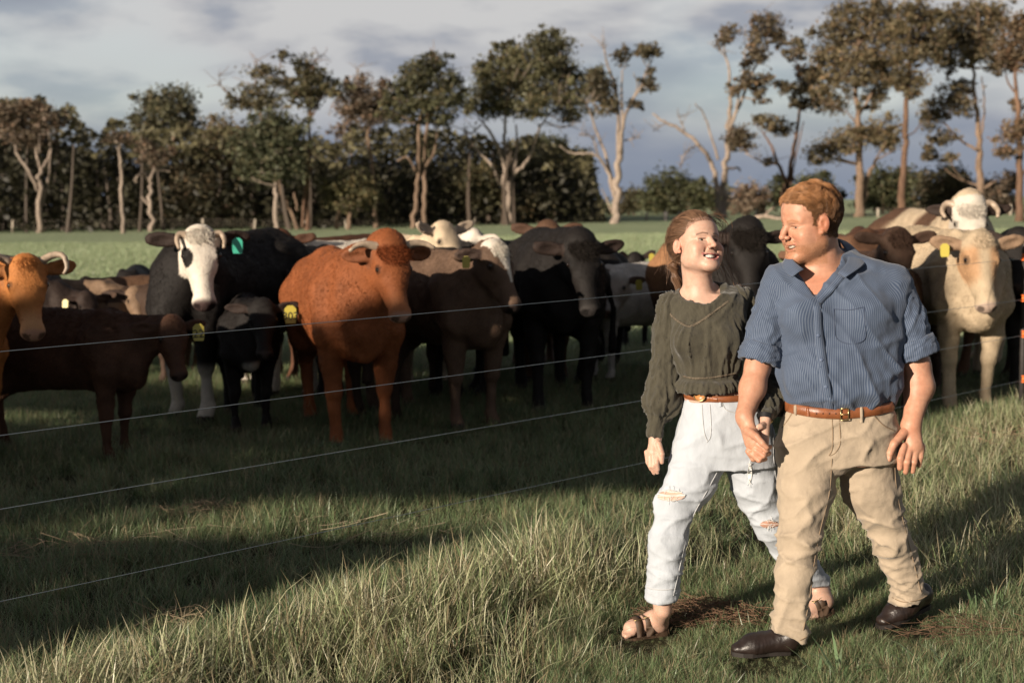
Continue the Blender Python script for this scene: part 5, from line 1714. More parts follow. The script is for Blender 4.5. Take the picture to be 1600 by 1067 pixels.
def man_body():
    lo = np.minimum(m_(1130, 1045, -.3), m_(1470, 270, .35)); hi = np.maximum(m_(1130, 270, .35), m_(1480, 1045, -.3))
    hz = lambda a, b: (m_(1290, b)[2], m_(1290, a)[2])
    xs = axis_grid(m_(1135, 600)[0], m_(1470, 600)[0], .0075, [(m_(1203, 400)[0], m_(1325, 400)[0], .0024), (m_(1155, 700)[0], m_(1210, 700)[0]), (m_(1383, 700)[0], m_(1448, 700)[0])], .0034)
    ys = axis_grid(DM - .32, DM + .32, .0085, [(DM - .22, DM + .10), (DM - .15, DM + .08, .0026)], .0036)
    zs = axis_grid(hz(700, 1000)[0], hz(275, 300)[1], .010, [(*hz(278, 418), .0023), hz(655, 742)], .0033)
    f = Field(xs, ys, zs)
    f.put(loft(secs(m_, M_TORSO[:3] + M_TORSO[3:], 0, .014)), .03)
    f.put(loft(secs(m_, M_PELV, 0, .016)), .03)
    nb = m_(1286, 432, .02)
    f.put(cone(nb, mh.w(0, -.030, -.055), .074, .068), .035)
    f.put(cone(nb - [0, 0, .01], mh.w(0, .005, -.075), .066, .056), .035)
    f.put(cone(m_(1300, 418, .03), m_(1226, 446, .02), .05, .045), .04)
    f.put(cone(m_(1300, 412, .04), m_(1380, 444, .02), .055, .045), .04)
    mh.put(f)
    for sh, el, wr, mid in ((RSH, REL, RWR, (1176, 606, -.035)), (LSH, LEL, LWR, (1436, 604, .02))):
        q_ = .86 if sh is RSH else 1.0
        f.put(cone(m_(*sh), m_(*el), .050, .052 * q_), .03)
        f.put(cone(m_(*el), m_(*mid), .052 * q_, .055 * q_), .03)
        f.put(cone(m_(*mid), m_(*wr), .054 * q_, .033), .03)
    for leg in (M_RLEG, M_LLEG):
        for a, b in zip(leg[:-1], leg[1:]):
            e_ = b if b[1] < 930 else (b[0] + 3, b[1] - 34, b[2])
            f.put(cone(m_(*a[:3]), m_(*e_[:3]), a[3] - (.03 if a[1] < 760 else .040), b[3] - .042), .03)
    # right hand, closed on hers
    f.put(cone(m_(1163, 650, -.10), m_(1176, 690, -.135), .031, .036, (.75, .65, 0), 1.45), .02)
    for ch in ([(1186, 695, -.162, .0120), (1197, 703, -.172, .0105), (1203, 698, -.150, .0090)], [(1181, 703, -.157, .0120), (1193, 712, -.166, .0106), (1202, 708, -.146, .0090)],
               [(1175, 709, -.148, .0116), (1186, 719, -.156, .0102), (1196, 717, -.132, .0088)], [(1169, 705, -.132, .0118), (1177, 717, -.136, .0102), (1187, 720, -.120, .0088)],
               [(1168, 672, -.130, .0180), (1182, 682, -.176, .0138), (1191, 692, -.196, .0122), (1198, 699, -.198, .0106)]):
        chain(f, ch, .005, m_)
    # left hand, hanging relaxed
    f.put(cone(m_(1424, 664, -.04), m_(1428, 698, -.052), .032, .036, (0, 1, 0), 1.5), .02)
    for ch in ([(1412, 697, -.062, .0150), (1407, 716, -.080, .0132), (1406, 731, -.074, .0108)], [(1421, 701, -.058, .0152), (1417, 722, -.078, .0135), (1415, 737, -.064, .0108)],
               [(1431, 701, -.052, .0148), (1428, 722, -.070, .0128), (1426, 736, -.054, .0105)], [(1440, 697, -.046, .0132), (1438, 714, -.058, .0114), (1436, 727, -.046, .0095)],
               [(1412, 676, -.055, .0185), (1397, 693, -.085, .0142), (1391, 707, -.092, .0122), (1389, 718, -.092, .0100)]):
        chain(f, ch, .005, m_)
    V, F = f.skin(1)
    N = vnormals(V, F)
    c = np.tile(np.asarray(TM), (len(V), 1)) * (1 + .14 * fbm(V * 22, 3) + .07 * pn(V * 90))[:, None] * (1 + np.array([0, -.10, -.12]) * np.clip(fbm(V * 13 + 4, 2), -.6, 1)[:, None])
    # ruddy hands and forearms, freckled
    arm = sstep(m_(1300, 560)[2], m_(1300, 600)[2], -0 + V[:, 2] * 0 + V[:, 2]) * 0
    h = mh.loc(V)
    c = mh.paint(V, c, TM, (.40, .17, .13), (.30, .15, .07))
    jaw = sstep(-.045, -.075, h[:, 2] - .35 * np.clip(.05 - h[:, 1], 0, .06)) * (h[:, 1] > -.012) * (h[:, 2] > -.135)
    mous = np.exp(-(((h[:, 2] + .050) / .007) ** 2)) * (np.abs(h[:, 0]) < .03) * (h[:, 1] > .07)
    side = sstep(.050, .060, np.abs(h[:, 0])) * sstep(.012, .0, np.abs(h[:, 1] - .012) - .012) * (h[:, 2] > -.08) * (h[:, 2] < .03)
    beard = np.clip(jaw * .75 + mous * .5 + side * .6, 0, .8) * (1 - .0 * h[:, 0])
    c = lerp1(c, (.34, .165, .08), beard * (0.55 + .35 * pn(V * 180)))
    sc = scalp_man(h)
    c = lerp1(c, (.17, .08, .036), sc)
    sc = sc * (sc > .3)
    chest = sstep(m_(1280, 418)[2], m_(1280, 440)[2], V[:, 2]) * (V[:, 2] > m_(1280, 480)[2])
    c = lerp1(c, (.44, .20, .125), chest * .8)
    o = mk('person', V - MO, F, SKIN, None, np.clip(c, .01, .8)); o.location = MO
    tag(o, 'man with short red hair in blue striped shirt and khaki trousers walking hand in hand', 'person')
    # hair: short curls
    idx = np.nonzero(sc > .35)[0]
    n = 42000
    k = rng.choice(idx, n)
    p0, n0, hh = V[k] + rng.normal(size=(n, 3)) * .0018, N[k], h[k]
    top = sstep(.035, .095, hh[:, 2])
    L = (.008 + .024 * top) * rng.uniform(.6, 1.3, n) * (.9 + .75 * pn(p0 * 34))
    t = np.linspace(0, 1, 7)[None, :, None]
    cl_ = fbm(p0 * 38, 2)
    comb = mh.M @ np.array([0, .3, .1])
    back = comb[None, None] * (top * 1.0)[:, None, None] + (mh.M @ np.array([0, -.7, -.5]))[None, None] * (1 - top)[:, None, None]
    e1 = np.cross(n0, [0.3, .2, 1]); e1 /= np.linalg.norm(e1, axis=1)[:, None]; e2 = np.cross(n0, e1)
    a_ = fbm(p0 * 24 + 3, 2) * 4.0 + rng.normal(size=n) * .22
    flow = e1 * np.cos(a_)[:, None] + e2 * np.sin(a_)[:, None] + (back[:, 0] - n0 * (back[:, 0] * n0).sum(1)[:, None]) * .9
    flow /= np.linalg.norm(flow, axis=1)[:, None]
    sd = np.cross(flow, n0); bendd = (fbm(p0 * 30 + 9, 2) * 1.2)[:, None, None]
    L3 = L[:, None, None]
    pts = p0[:, None] + n0[:, None] * L3 * (t * .62 - t * t * .38) + flow[:, None] * L3 * t * .75 + sd[:, None] * L3 * t * t * bendd
    cc = np.asarray(HAIRR) * rng.uniform(.55, 1.35, (n, 1)) * (.50 + .65 * top[:, None]) * (1 + .55 * cl_[:, None])
    strands('hair', pts - MO, .00042, .0002, PHAIR, o, np.clip(cc, .02, .7))
    # stubble and brows
    bidx = np.nonzero((beard > .25))[0]
    k = rng.choice(bidx, 9000); p0, n0 = V[k] + rng.normal(size=(9000, 3)) * .0015, N[k]
    dn = n0 * .5 + np.array([0, 0, -.7]); t = np.linspace(0, 1, 3)[None, :, None]
    strands('beard', p0[:, None] + dn[:, None] * t * (.0034 * rng.uniform(.5, 1.2, 9000))[:, None, None] - MO, .00022, .0001, PHAIR, o, np.array([.34, .17, .08]) * rng.uniform(.6, 1.3, (9000, 1)))
    mh.extras(o, MO, (.12, .16, .18), 0.1)
    return o, V, F


def scalp_man(h):
    x, y, z = np.abs(h[:, 0]), h[:, 1], h[:, 2]
    y = y + .007 * pn(h * 70); z = z + .006 * pn(h * 55 + 3)
    line = np.interp(y, [-.12, -.06, -.03, .008, .014, .020, .030, .036, .060, .10], [-.055, -.06, -.050, -.02, .03, -.022, .00, .042, .072, .084])
    ear = ((y - .001) / .024) ** 2 + ((z + .003) / .038) ** 2 < 1
    return sstep(-.004, .006, z - line) * (z > -.075) * ~(ear & (x > .066))


man, MV, MF = man_body()

# shirt cloth with fine woven stripes
shm, t, out = new_mat('striped_shirting')
u = t.n('ShaderNodeAttribute', attribute_name='stripe').outputs['Fac']
oc = t.n('ShaderNodeTexCoord').outputs['Object']
fr = t.math('FRACT', t.math('MULTIPLY', u, 1 / .0070))
ln = t.math('GREATER_THAN', fr, 0.60)
c = t.mix(ln, (0.045, 0.066, 0.110), (0.104, 0.130, 0.180))
c = t.mix(1.0, c, t.ramp(t.noise(oc, 9, 4), [(0.3, (.88, .88, .90)), (.7, (1.08, 1.08, 1.08))]), 'MULTIPLY')
b = t.n('ShaderNodeBump', ins={'Strength': 0.35, 'Distance': 0.006, 'Height': t.noise(oc, 22, 5, 0.6)})
p = t.n('ShaderNodeBsdfPrincipled', ins={'Base Color': c, 'Roughness': 0.75, 'Normal': b.outputs[0]})
p.inputs['Specular IOR Level'].default_value = 0.2; p.inputs['Sheen Weight'].default_value = 0.15
t.t.links.new(p.outputs[0], out.inputs[0])
SHIRT = shm
PLAINBLUE = principled('shirt_button', (0.10, 0.13, 0.20), 0.3)


def man_shirt():
    f = Field(np.arange(m_(1165, 500)[0], m_(1450, 500)[0], .0068), np.arange(DM - .22, DM + .24, .0068), np.arange(m_(1300, 665)[2], m_(1300, 360)[2], .0068))
    f.put(loft(secs(m_, M_TORSO, 0, 0)), .03)
    f.put(cone(m_(1298, 412, .035), m_(1218, 443, .02), .058, .072), .05)
    f.put(cone(m_(1300, 408, .045), m_(1390, 440, .02), .062, .074), .05)
    f.put(cone(m_(1288, 430, .02), m_(1284, 405, .025), .085, .080), .03)
    # pectorals and belly give it a body
    f.put(ell(m_(1262, 500, -.10), (.085, .05, .075)), .05)
    f.put(ell(m_(1350, 495, -.10), (.085, .05, .075)), .05)
    f.put(ell(m_(1308, 590, -.09), (.17, .07, .10)), .06)
    # the open neck
    a, b_, c_ = m_(1243, 405, -.15), m_(1277, 468, -.15), m_(1325, 405, -.15)
    def vee(x, y, z):
        z0, z1 = b_[2], a[2]
        tt = (z - z0) / (z1 - z0)
        xl = b_[0] + (a[0] - b_[0]) * tt; xr = b_[0] + (c_[0] - b_[0]) * tt
        d = np.maximum(np.maximum(xl - x, x - xr) * .85, np.maximum(z0 - z, y - (DM + .02)))
        return d
    f.put((vee, np.array([a[0] - .05, DM - .3, b_[2]]), np.array([c_[0] + .05, DM + .05, a[2] + .2])), .004, True)
    # round the neck it stops at the collar
    f.cut(m_(1285, 398, .0), (-.10, -.12, 1))
    f.put(cone(m_(1286, 436, .015), m_(1280, 380, .0), .076, .074), .006, True)
    f.cut(m_(1310, 631), (.0, .12, -1))
    cx = m_(1305, 520)

    def wr(V, N):
        zz = (V[:, 2] - m_(1300, 640)[2]) / (m_(1300, 440)[2] - m_(1300, 640)[2])
        a = .0065 * ridged(np.stack([V[:, 0] * 9 + V[:, 2] * 5, V[:, 1] * 4, V[:, 2] * 3.2], 1))
        a += .0065 * ridged(np.stack([V[:, 0] * 4 - V[:, 2] * 7 + 9, V[:, 1] * 4, V[:, 2] * 3.5], 1)) + .010 * pn(np.stack([V[:, 0] * 6, V[:, 1] * 5, V[:, 2] * 5], 1))
        a += .003 * pn(V * 26)
        low = .0055 * ridged(np.stack([V[:, 0] * 14, V[:, 1] * 9, V[:, 2] * 3 + 4], 1)) * sstep(.30, .02, zz)
        return a * (1.0 + .8 * sstep(.7, .3, zz)) + low + .007 * np.exp(-((zz - .12) / .07) ** 2)

    def st(V, N):
        rx, ry = .25, .14
        q = np.linspace(-np.pi, np.pi, 400)
        arc = np.concatenate([[0], np.cumsum(np.hypot(rx * np.cos(q), ry * np.sin(q))[1:] * (q[1] - q[0]))])
        th = np.arctan2((V[:, 0] - cx[0]) / rx, -(V[:, 1] - cx[1]) / ry)
        return {'stripe': np.interp(th, q, arc)}
    return garment('shirt', f, SHIRT, man, MO, wr, 1, attr=st)


shirt, SV_, SF_, SB = man_shirt()


def man_sleeve(sh, el, cuff, rs, re, side):
    a, b_, c_ = m_(*sh), m_(*el), m_(*cuff)
    lo = np.minimum(np.minimum(a, b_), c_) - .13; hi = np.maximum(np.maximum(a, b_), c_) + .13
    f = Field(*[np.arange(l, h, .0062) for l, h in zip(lo, hi)])
    mid = a + (c_ - a) * .55 + np.array([side * .006, 0, 0])
    f.put(cone(a, mid, rs, re), .02)
    f.put(cone(mid, c_, re, re * .93), .02)
    f.cut(c_, c_ - a)

    def wr(V, N):
        t_, an = axis_coord(V, a, c_)
        w = .0075 * ridged(np.stack([t_ * 5 + an * .55, an * 1.1, t_ * 0 + side], 1)) * sstep(.1, .45, t_)
        w += .004 * ridged(np.stack([t_ * 7 - an * .8, an * 1.6, t_ * 0 + side + 4], 1)) + .0025 * pn(V * 40)
        return w

    def st(V, N):
        t_, an = axis_coord(V, a, c_)
        return {'stripe': an * re + 3}
    o, V, F, bv = garment('sleeve', f, SHIRT, shirt, MO, wr, 1, attr=st)
    # rolled cuff: two uneven turns of cloth
    u = (c_ - a) / np.linalg.norm(c_ - a)
    f = Field(*[np.arange(l, h, .0052) for l, h in zip(c_ - .14, c_ + .14)])
    f.put(cone(c_ - u * .052, c_ - u * .012, re + .005, re + .013), .008)
    f.put(cone(c_ - u * .022, c_ + u * .010, re + .011, re + .010), .006)
    f.cut(c_ + u * .014, u); f.cut(c_ - u * .058, -u)
    f.put(cone(c_ + u * .006, c_ + u * .1, re - .008, re - .008), .004, True)

    def wr2(V, N):
        t_, an = axis_coord(V, a, c_)
        return .005 * ridged(np.stack([t_ * 16 + an * .9, an * 1.2, t_ * 0 + side], 1)) + .0035 * pn(V * 45)
    garment('rolled_cuff', f, SHIRT, o, MO, wr2, 1, attr=lambda V, N: {'stripe': axis_coord(V, a, c_)[1] * re * 1.0 + axis_coord(V, a, c_)[0] * .05 + 7})
    return o, bv


man_sleeve((1219, 450, .015), REL, (1187, 562, -.01), .077, .071, -1)
man_sleeve((1392, 449, .015), LEL, (1430, 552, .025), .082, .079, 1)

# collar, placket, buttons, pocket
def sheet(name, rows, mat, parent, ori, th=.004, u0=0.0, n=9):
    """a folded piece of cloth through a grid of points"""
    A = np.array(rows, float)
    A = np.stack([spline(r, n) for r in A]); A = np.stack([spline(A[:, j], n) for j in range(n)], 1)
    du = np.gradient(A, axis=1); dv = np.gradient(A, axis=0)
    N = np.cross(du, dv); N /= np.linalg.norm(N, axis=2)[..., None]
    top, bot = A + N * th * .5, A - N * th * .5
    V = np.concatenate([top.reshape(-1, 3), bot.reshape(-1, 3)]); h, w = A.shape[:2]
    F = []
    o = h * w
    for i in range(h - 1):
        for j in range(w - 1):
            q = (i * w + j, i * w + j + 1, (i + 1) * w + j + 1, (i + 1) * w + j)
            F += [q, tuple(o + k for k in q[::-1])]
    per = [(0, j) for j in range(w)] + [(i, w - 1) for i in range(1, h)] + [(h - 1, j) for j in range(w - 2, -1, -1)] + [(i, 0) for i in range(h - 2, 0, -1)]
    for (a, b), (c, d) in zip(per, per[1:] + per[:1]):
        F.append((a * w + b, o + a * w + b, o + c * w + d, c * w + d))
    s = np.tile(np.linspace(0, 1, w), h) * np.linalg.norm(A[0, -1] - A[0, 0]) + u0
    return mk(name, V - ori, F, mat, parent, attrs={'stripe': np.concatenate([s, s])})


# the collar stands round the neck and folds over in two leaves
sheet('collar', [[m_(1311, 374, .075), m_(1324, 396, .01), m_(1322, 412, -.070), m_(1309, 427, -.112)],
                 [m_(1325, 380, .085), m_(1341, 398, .02), m_(1337, 416, -.080), m_(1315, 430, -.130)],
                 [m_(1341, 394, .085), m_(1354, 409, .01), m_(1343, 419, -.090), m_(1320, 434, -.140)]], SHIRT, shirt, MO, .005)
sheet('collar', [[m_(1236, 396, -.03), m_(1238, 404, -.065), m_(1244, 412, -.100), m_(1256, 421, -.125)],
                 [m_(1229, 402, -.03), m_(1231, 412, -.075), m_(1238, 420, -.115), m_(1248, 425, -.140)],
                 [m_(1222, 412, -.03), m_(1224, 421, -.080), m_(1230, 428, -.120), m_(1238, 433, -.142)]], SHIRT, shirt, MO, .005, .3)
sheet('collar', [[m_(1311, 374, .075), m_(1300, 372, .12), m_(1268, 376, .13), m_(1242, 392, .05)],
                 [m_(1314, 386, .085), m_(1304, 386, .14), m_(1264, 390, .15), m_(1236, 402, .06)],
                 [m_(1320, 400, .085), m_(1306, 402, .15), m_(1262, 404, .16), m_(1230, 414, .06)]], SHIRT, shirt, MO, .005, .6)


def sb_strip(pts, w, th=.003, nm='placket', par=None, mat=SHIRT, bvs=None, n=30):
    o = ribbon(nm, pts, w, bvs or [SB], mat, par or shirt, MO, th, .002, n)
    if o is not None and mat is SHIRT:
        a = o.data.attributes.new('stripe', 'FLOAT', 'POINT')
        a.data.foreach_set('value', np.tile(np.array([-.5, -.5, 0, .5, .5]) * w + .2, len(o.data.vertices) // 5).astype(np.float32))
    return o


sb_strip([(1246, 418), (1260, 444), (1276, 470), (1280, 530), (1288, 590), (1296, 638)], .034)
sb_strip([(1318, 428), (1302, 447), (1279, 472)], .026)
for bx, by in ((1278, 524), (1283, 563), (1290, 604)):
    h = cast(SB, bx, by)
    if h:
        nn_ = h[1] if h[1] @ _F < 0 else -h[1]
        e = np.cross(nn_, [0, 0, 1.0]); e /= np.linalg.norm(e); g2 = np.cross(nn_, e)
        ang = np.linspace(0, 2 * np.pi, 13)[:-1]
        cN = h[0] + nn_ * .007
        V, F = join([tube(np.array([cN - nn_ * .003, cN, cN + nn_ * .0012]), [.0065, .0068, .005], 12), ])
        mk('button', V - MO, F, PLAINBLUE, shirt)
SEAMB = principled('shirt_seam', (0.045, 0.06, 0.10), 0.8)
for pts in ([(1303, 482), (1304, 510), (1307, 530), (1330, 538), (1352, 530), (1351, 505), (1350, 480)], [(1303, 483), (1327, 484), (1350, 480)]):
    ribbon('pocket_edge', pts, .0026, [SB], SEAMB, shirt, MO, .0018, .001, 26)

# trousers
KHAKI = principled('khaki_cotton', (0.345, 0.280, 0.208), 0.85, noise=0.10, nscale=14, bump=0.55, bscale=26, bdist=.008, spec=0.15, sheen=0.2)
KSEAM = principled('khaki_seam', (0.22, 0.16, 0.105), 0.9)


def legwr(knee, hem, ks=1.0):
    def wr(V, N):
        z = V[:, 2]
        zk, zh = knee, hem
        kn = np.exp(-((z - zk) / .11) ** 2); hm = np.exp(-((z - zh) / .10) ** 2); cr = np.exp(-((z - m_(1300, 700)[2]) / .07) ** 2)
        a = ridged(np.stack([V[:, 0] * 5 + V[:, 2] * 3, V[:, 1] * 5, V[:, 2] * 15], 1))
        b = ridged(np.stack([V[:, 0] * 8 - V[:, 2] * 8 + 3, V[:, 1] * 6, V[:, 2] * 9], 1))
        d = ridged(np.stack([V[:, 0] * 4, V[:, 1] * 5 + 7, V[:, 2] * 26 + V[:, 0] * 10], 1))
        return ks * (a * (.005 + .011 * kn + .006 * hm) + b * (.007 + .006 * kn + .006 * cr) + d * .014 * hm + .002 * pn(V * 40) - .006 - .004 * kn)
    return wr


def man_trousers():
    f = Field(np.arange(m_(1180, 900)[0], m_(1475, 900)[0], .0072), np.arange(DM - .32, DM + .34, .0072), np.arange(m_(1230, 1020, -.15)[2], m_(1300, 610)[2], .0072))
    f.put(loft(secs(m_, M_PELV, 0, 0)), .03)
    f.put(ell(m_(1308, 715, -.06), (.06, .07, .07)), .05)
    f.put(ell(m_(1330, 690, .12), (.15, .09, .11)), .05)
    for leg in (M_RLEG, M_LLEG):
        for a, b in zip(leg[:-1], leg[1:]):
            f.put(cone(m_(*a[:3]), m_(*b[:3]), a[3], b[3]), .02 if leg is M_RLEG else .025)
    f.cut(m_(1310, 620), (.0, -.12, 1))
    f.cut(m_(1230, 998, -.15), (-.12, 0, -1)) if False else None
    # each leg ends at its own hem
    x, y, z = f._grid((slice(None),) * 3)
    hr, hl_ = m_(1230, 1001, -.15), m_(1421, 940, .18)
    midx = m_(1330, 900)[0]
    cutz = np.where(x < midx, hr[2] + .012 + (x - hr[0]) * -.30 - z, hl_[2] + (x - hl_[0]) * .30 - z)
    f.d = np.maximum(f.d, (cutz * np.ones_like(f.d)).astype(np.float32))
    w1 = legwr(m_(1251, 850, -.1)[2], hr[2] + .05); w2 = legwr(m_(1390, 840, .1)[2], hl_[2] + .05)
    return garment('trousers', f, KHAKI, man, MO, lambda V, N: np.where(V[:, 0] < midx, w1(V, N), w2(V, N)), 1)


trousers, TV, TF, TB = man_trousers()
for nm, pts, w in (('fly_seam', [(1300, 652), (1301, 680), (1300, 702), (1295, 712)], .004), ('fly_seam', [(1311, 654), (1313, 690), (1306, 706), (1297, 712)], .003),
                   ('pocket_seam', [(1366, 650), (1380, 664), (1397, 673)], .005), ('pocket_seam', [(1241, 640), (1232, 655), (1222, 668)], .005),
                   ('leg_seam', [(1300, 716), (1298, 750), (1294, 780), (1281, 830), (1272, 880), (1264, 940), (1255, 985)], .003), ('leg_seam', [(1398, 690), (1400, 760), (1415, 830), (1428, 880), (1439, 925)], .003),
                   ('hem', [(1202, 991), (1222, 1000), (1246, 1001), (1260, 994)], .004), ('hem', [(1394, 933), (1412, 940), (1434, 937), (1448, 930)], .004)):
    ribbon(nm, pts, w, [TB], KSEAM, trousers, MO, .0015, .0006, 30)
LEATHER = principled('tan_leather', (0.21, 0.072, 0.028), 0.35, noise=0.25, nscale=30, bump=0.15, bscale=160, spec=0.5)
BRASS = principled('dull_brass', (0.50, 0.38, 0.18), 0.3, metal=0.9)
belt = band([TB], m_(1310, 629), .040, LEATHER, 'belt', man, MO, (0.004, .022), .003, .0045, rmax=.42)
BB = BVHTree.FromPolygons([(Vector(v.co) + Vector(MO)) for v in belt.data.vertices], [tuple(p.vertices) for p in belt.data.polygons])


def on_surf(bv, px, py, lift):
    h = cast(bv, px, py)
    if h is None: return None
    n = h[1] if h[1] @ _F < 0 else -h[1]
    return h[0] + n * lift, n


def buckle(cx, cy, w, h, bv, parent, ori, mat, rod=.0022):
    q = on_surf(bv, cx, cy, .004)
    if q is None: return
    c, n = q
    e = np.cross([0, 0, 1.0], n); e /= np.linalg.norm(e); u = np.cross(n, e)
    k = [(-1, -1), (1, -1), (1, 1), (-1, 1), (-1, -1)]
    parts = [tube(np.array([c + e * a[0] * w + u * a[1] * h, c + e * b[0] * w + u * b[1] * h]), rod, 8) for a, b in zip(k[:-1], k[1:])]
    parts.append(tube(np.array([c - e * w, c + e * w * 1.05 + n * .002]), rod * .8, 8))
    V, F = join(parts)
    mk('buckle', V - ori, F, mat, parent)


buckle(1319, 647, .015, .022, BB, belt, MO, BRASS)
for bx in (1242, 1345):
    by = 633 if bx < 1300 else 645
    ribbon('belt_loop', [(bx, by - 14), (bx + 1, by), (bx + 1, by + 15)], .011, [BB, TB], KHAKI, trousers, MO, .003, .003, 12)
ribbon('belt_keeper', [(1262, 630), (1262, 640), (1263, 650)], .012, [BB, TB], LEATHER, belt, MO, .003, .002, 10)
for hx in (1276, 1286, 1296, 1306):
    q = on_surf(BB, hx, 646, .0003)
    if q is not None:
        V, F = tube(np.array([q[0] - q[1] * .002, q[0] + q[1] * .0006]), .0028, 8)
        mk('belt_hole', V - MO, F, principled('dark_hole', (.02, .01, .008), .9), belt)

# boots
BOOT = principled('brown_boot_leather', (0.018, 0.0115, 0.0095), 0.36, noise=0.3, nscale=18, bump=0.25, bscale=60, spec=0.5)
SOLE = principled('boot_sole', (0.018, 0.014, 0.012), 0.7)


def boot(heel, toe, ankle, name='boot'):
    heel, toe, ankle = [np.asarray(q, float) for q in (heel, toe, ankle)]
    lo = np.minimum(np.minimum(heel, toe), ankle) - .09; hi = np.maximum(np.maximum(heel, toe), ankle) + .09
    f = Field(*[np.arange(a, b, .005) for a, b in zip(lo, hi)])
    z = np.array([0, 0, 1.0])
    bl = heel + (toe - heel) * .66
    ax = (toe - heel) / np.linalg.norm(toe - heel)
    hc = heel + ax * .035
    f.put(cone(hc + z * .050, bl + z * .036, .040, .040), .04)
    f.put(cone(bl + z * .026, toe - ax * .03 + z * .024, .046, .033, (0, 0, 1), 1.4), .03)
    f.put(cone(hc + z * .07, ankle, .038, .036), .03)
    f.put(cone(ankle - z * .03, bl + z * .040, .028, .022), .04)
    f.cut(ankle + z * .05, (0, 0, 1))
    pl = np.cross(ax, np.cross(z, ax)); pl = pl / np.linalg.norm(pl)
    f.cut(heel + pl * .012, -pl)

    def wr(V, N):
        t_ = (V - heel) @ ax / np.linalg.norm(toe - heel)
        return .0035 * ridged(np.stack([t_ * 22 + V[:, 2] * 12, V[:, 1] * 9, V[:, 2] * 9], 1)) * np.exp(-((t_ - .55) / .18) ** 2) + .0012 * pn(V * 50)
    o, V, F, bv = garment(name, f, BOOT, man, MO, wr, 1)
    # welted sole and stacked heel
    side = np.cross(ax, pl); side /= np.linalg.norm(side)
    L = np.linalg.norm(toe - heel)
    pr = []
    for t_ in np.linspace(0, 1, 15):
        w = np.interp(t_, [0, .08, .3, .45, .7, .88, 1.0], [.018, .034, .036, .034, .048, .040, .014])
        pr.append((heel + ax * t_ * L, w))
    ring = [p + side * w for p, w in pr] + [p - side * w for p, w in pr[::-1]]
    ring = np.array(ring); n = len(ring)
    V2 = np.concatenate([ring + pl * .0, ring + pl * .016])
    F2 = [tuple(range(n))[::-1], tuple(range(n, 2 * n))] + [(i, (i + 1) % n, (i + 1) % n + n, i + n) for i in range(n)]
    mk('sole', V2 - MO, F2, SOLE, o, smooth=False)
    return o


heelR[2] = gz(heelR[0], heelR[1]) + .012; toeR[2] = gz(toeR[0], toeR[1]) + .018
boot(heelR, toeR, m_(1236, 990, -.140))
toeL[2] = gz(toeL[0], toeL[1]) + .012
boot(heelL, toeL, m_(1424, 932, .19))


# ------------------------------------------------------------------ the woman
def w_(px, py, o=0.0):
    return P(px, py, DW + o)


WO = G(1090, 990); WO[2] = gz(WO[0], WO[1])
TW = (0.49, 0.315, 0.238)
HAIRB = (0.120, 0.066, 0.038)
wh = Head(w_(1089, 384, -.02), frame(28, 17, 5), 1.025, False)
W_TORSO = [(458, 1066, 1146, .075), (470, 1052, 1160, .090), (495, 1047, 1163, .115), (530, 1046, 1160, .140), (560, 1052, 1156, .130), (590, 1060, 1152, .118), (622, 1066, 1160, .118)]
W_PELV = [(608, 1071, 1188, .112), (640, 1063, 1198, .122), (670, 1056, 1207, .132), (700, 1050, 1213, .130), (728, 1046, 1216, .120)]
W_RLEG = [(1098, 705, .0, .112), (1079, 755, -.03, .100), (1054, 790, -.055, .079), (1043, 850, -.07, .075), (1034, 935, -.06, .062)]
W_LLEG = [(1167, 705, .02, .112), (1184, 765, .035, .096), (1205, 818, .06, .074), (1240, 868, .15, .066), (1282, 918, .27, .058)]
WRS, WRE, WRW = (1053, 485, .02), (1040, 580, .03), (1024, 684, -.02)
WLS, WLE, WLW = (1160, 474, .05), (1207, 580, .09), (1196, 655, -.24)
wheelR, wtoeR = G(1040, 989), G(972, 997)
wheelL, wtoeL = P(1296, 950, 5.83), G(1268, 966)


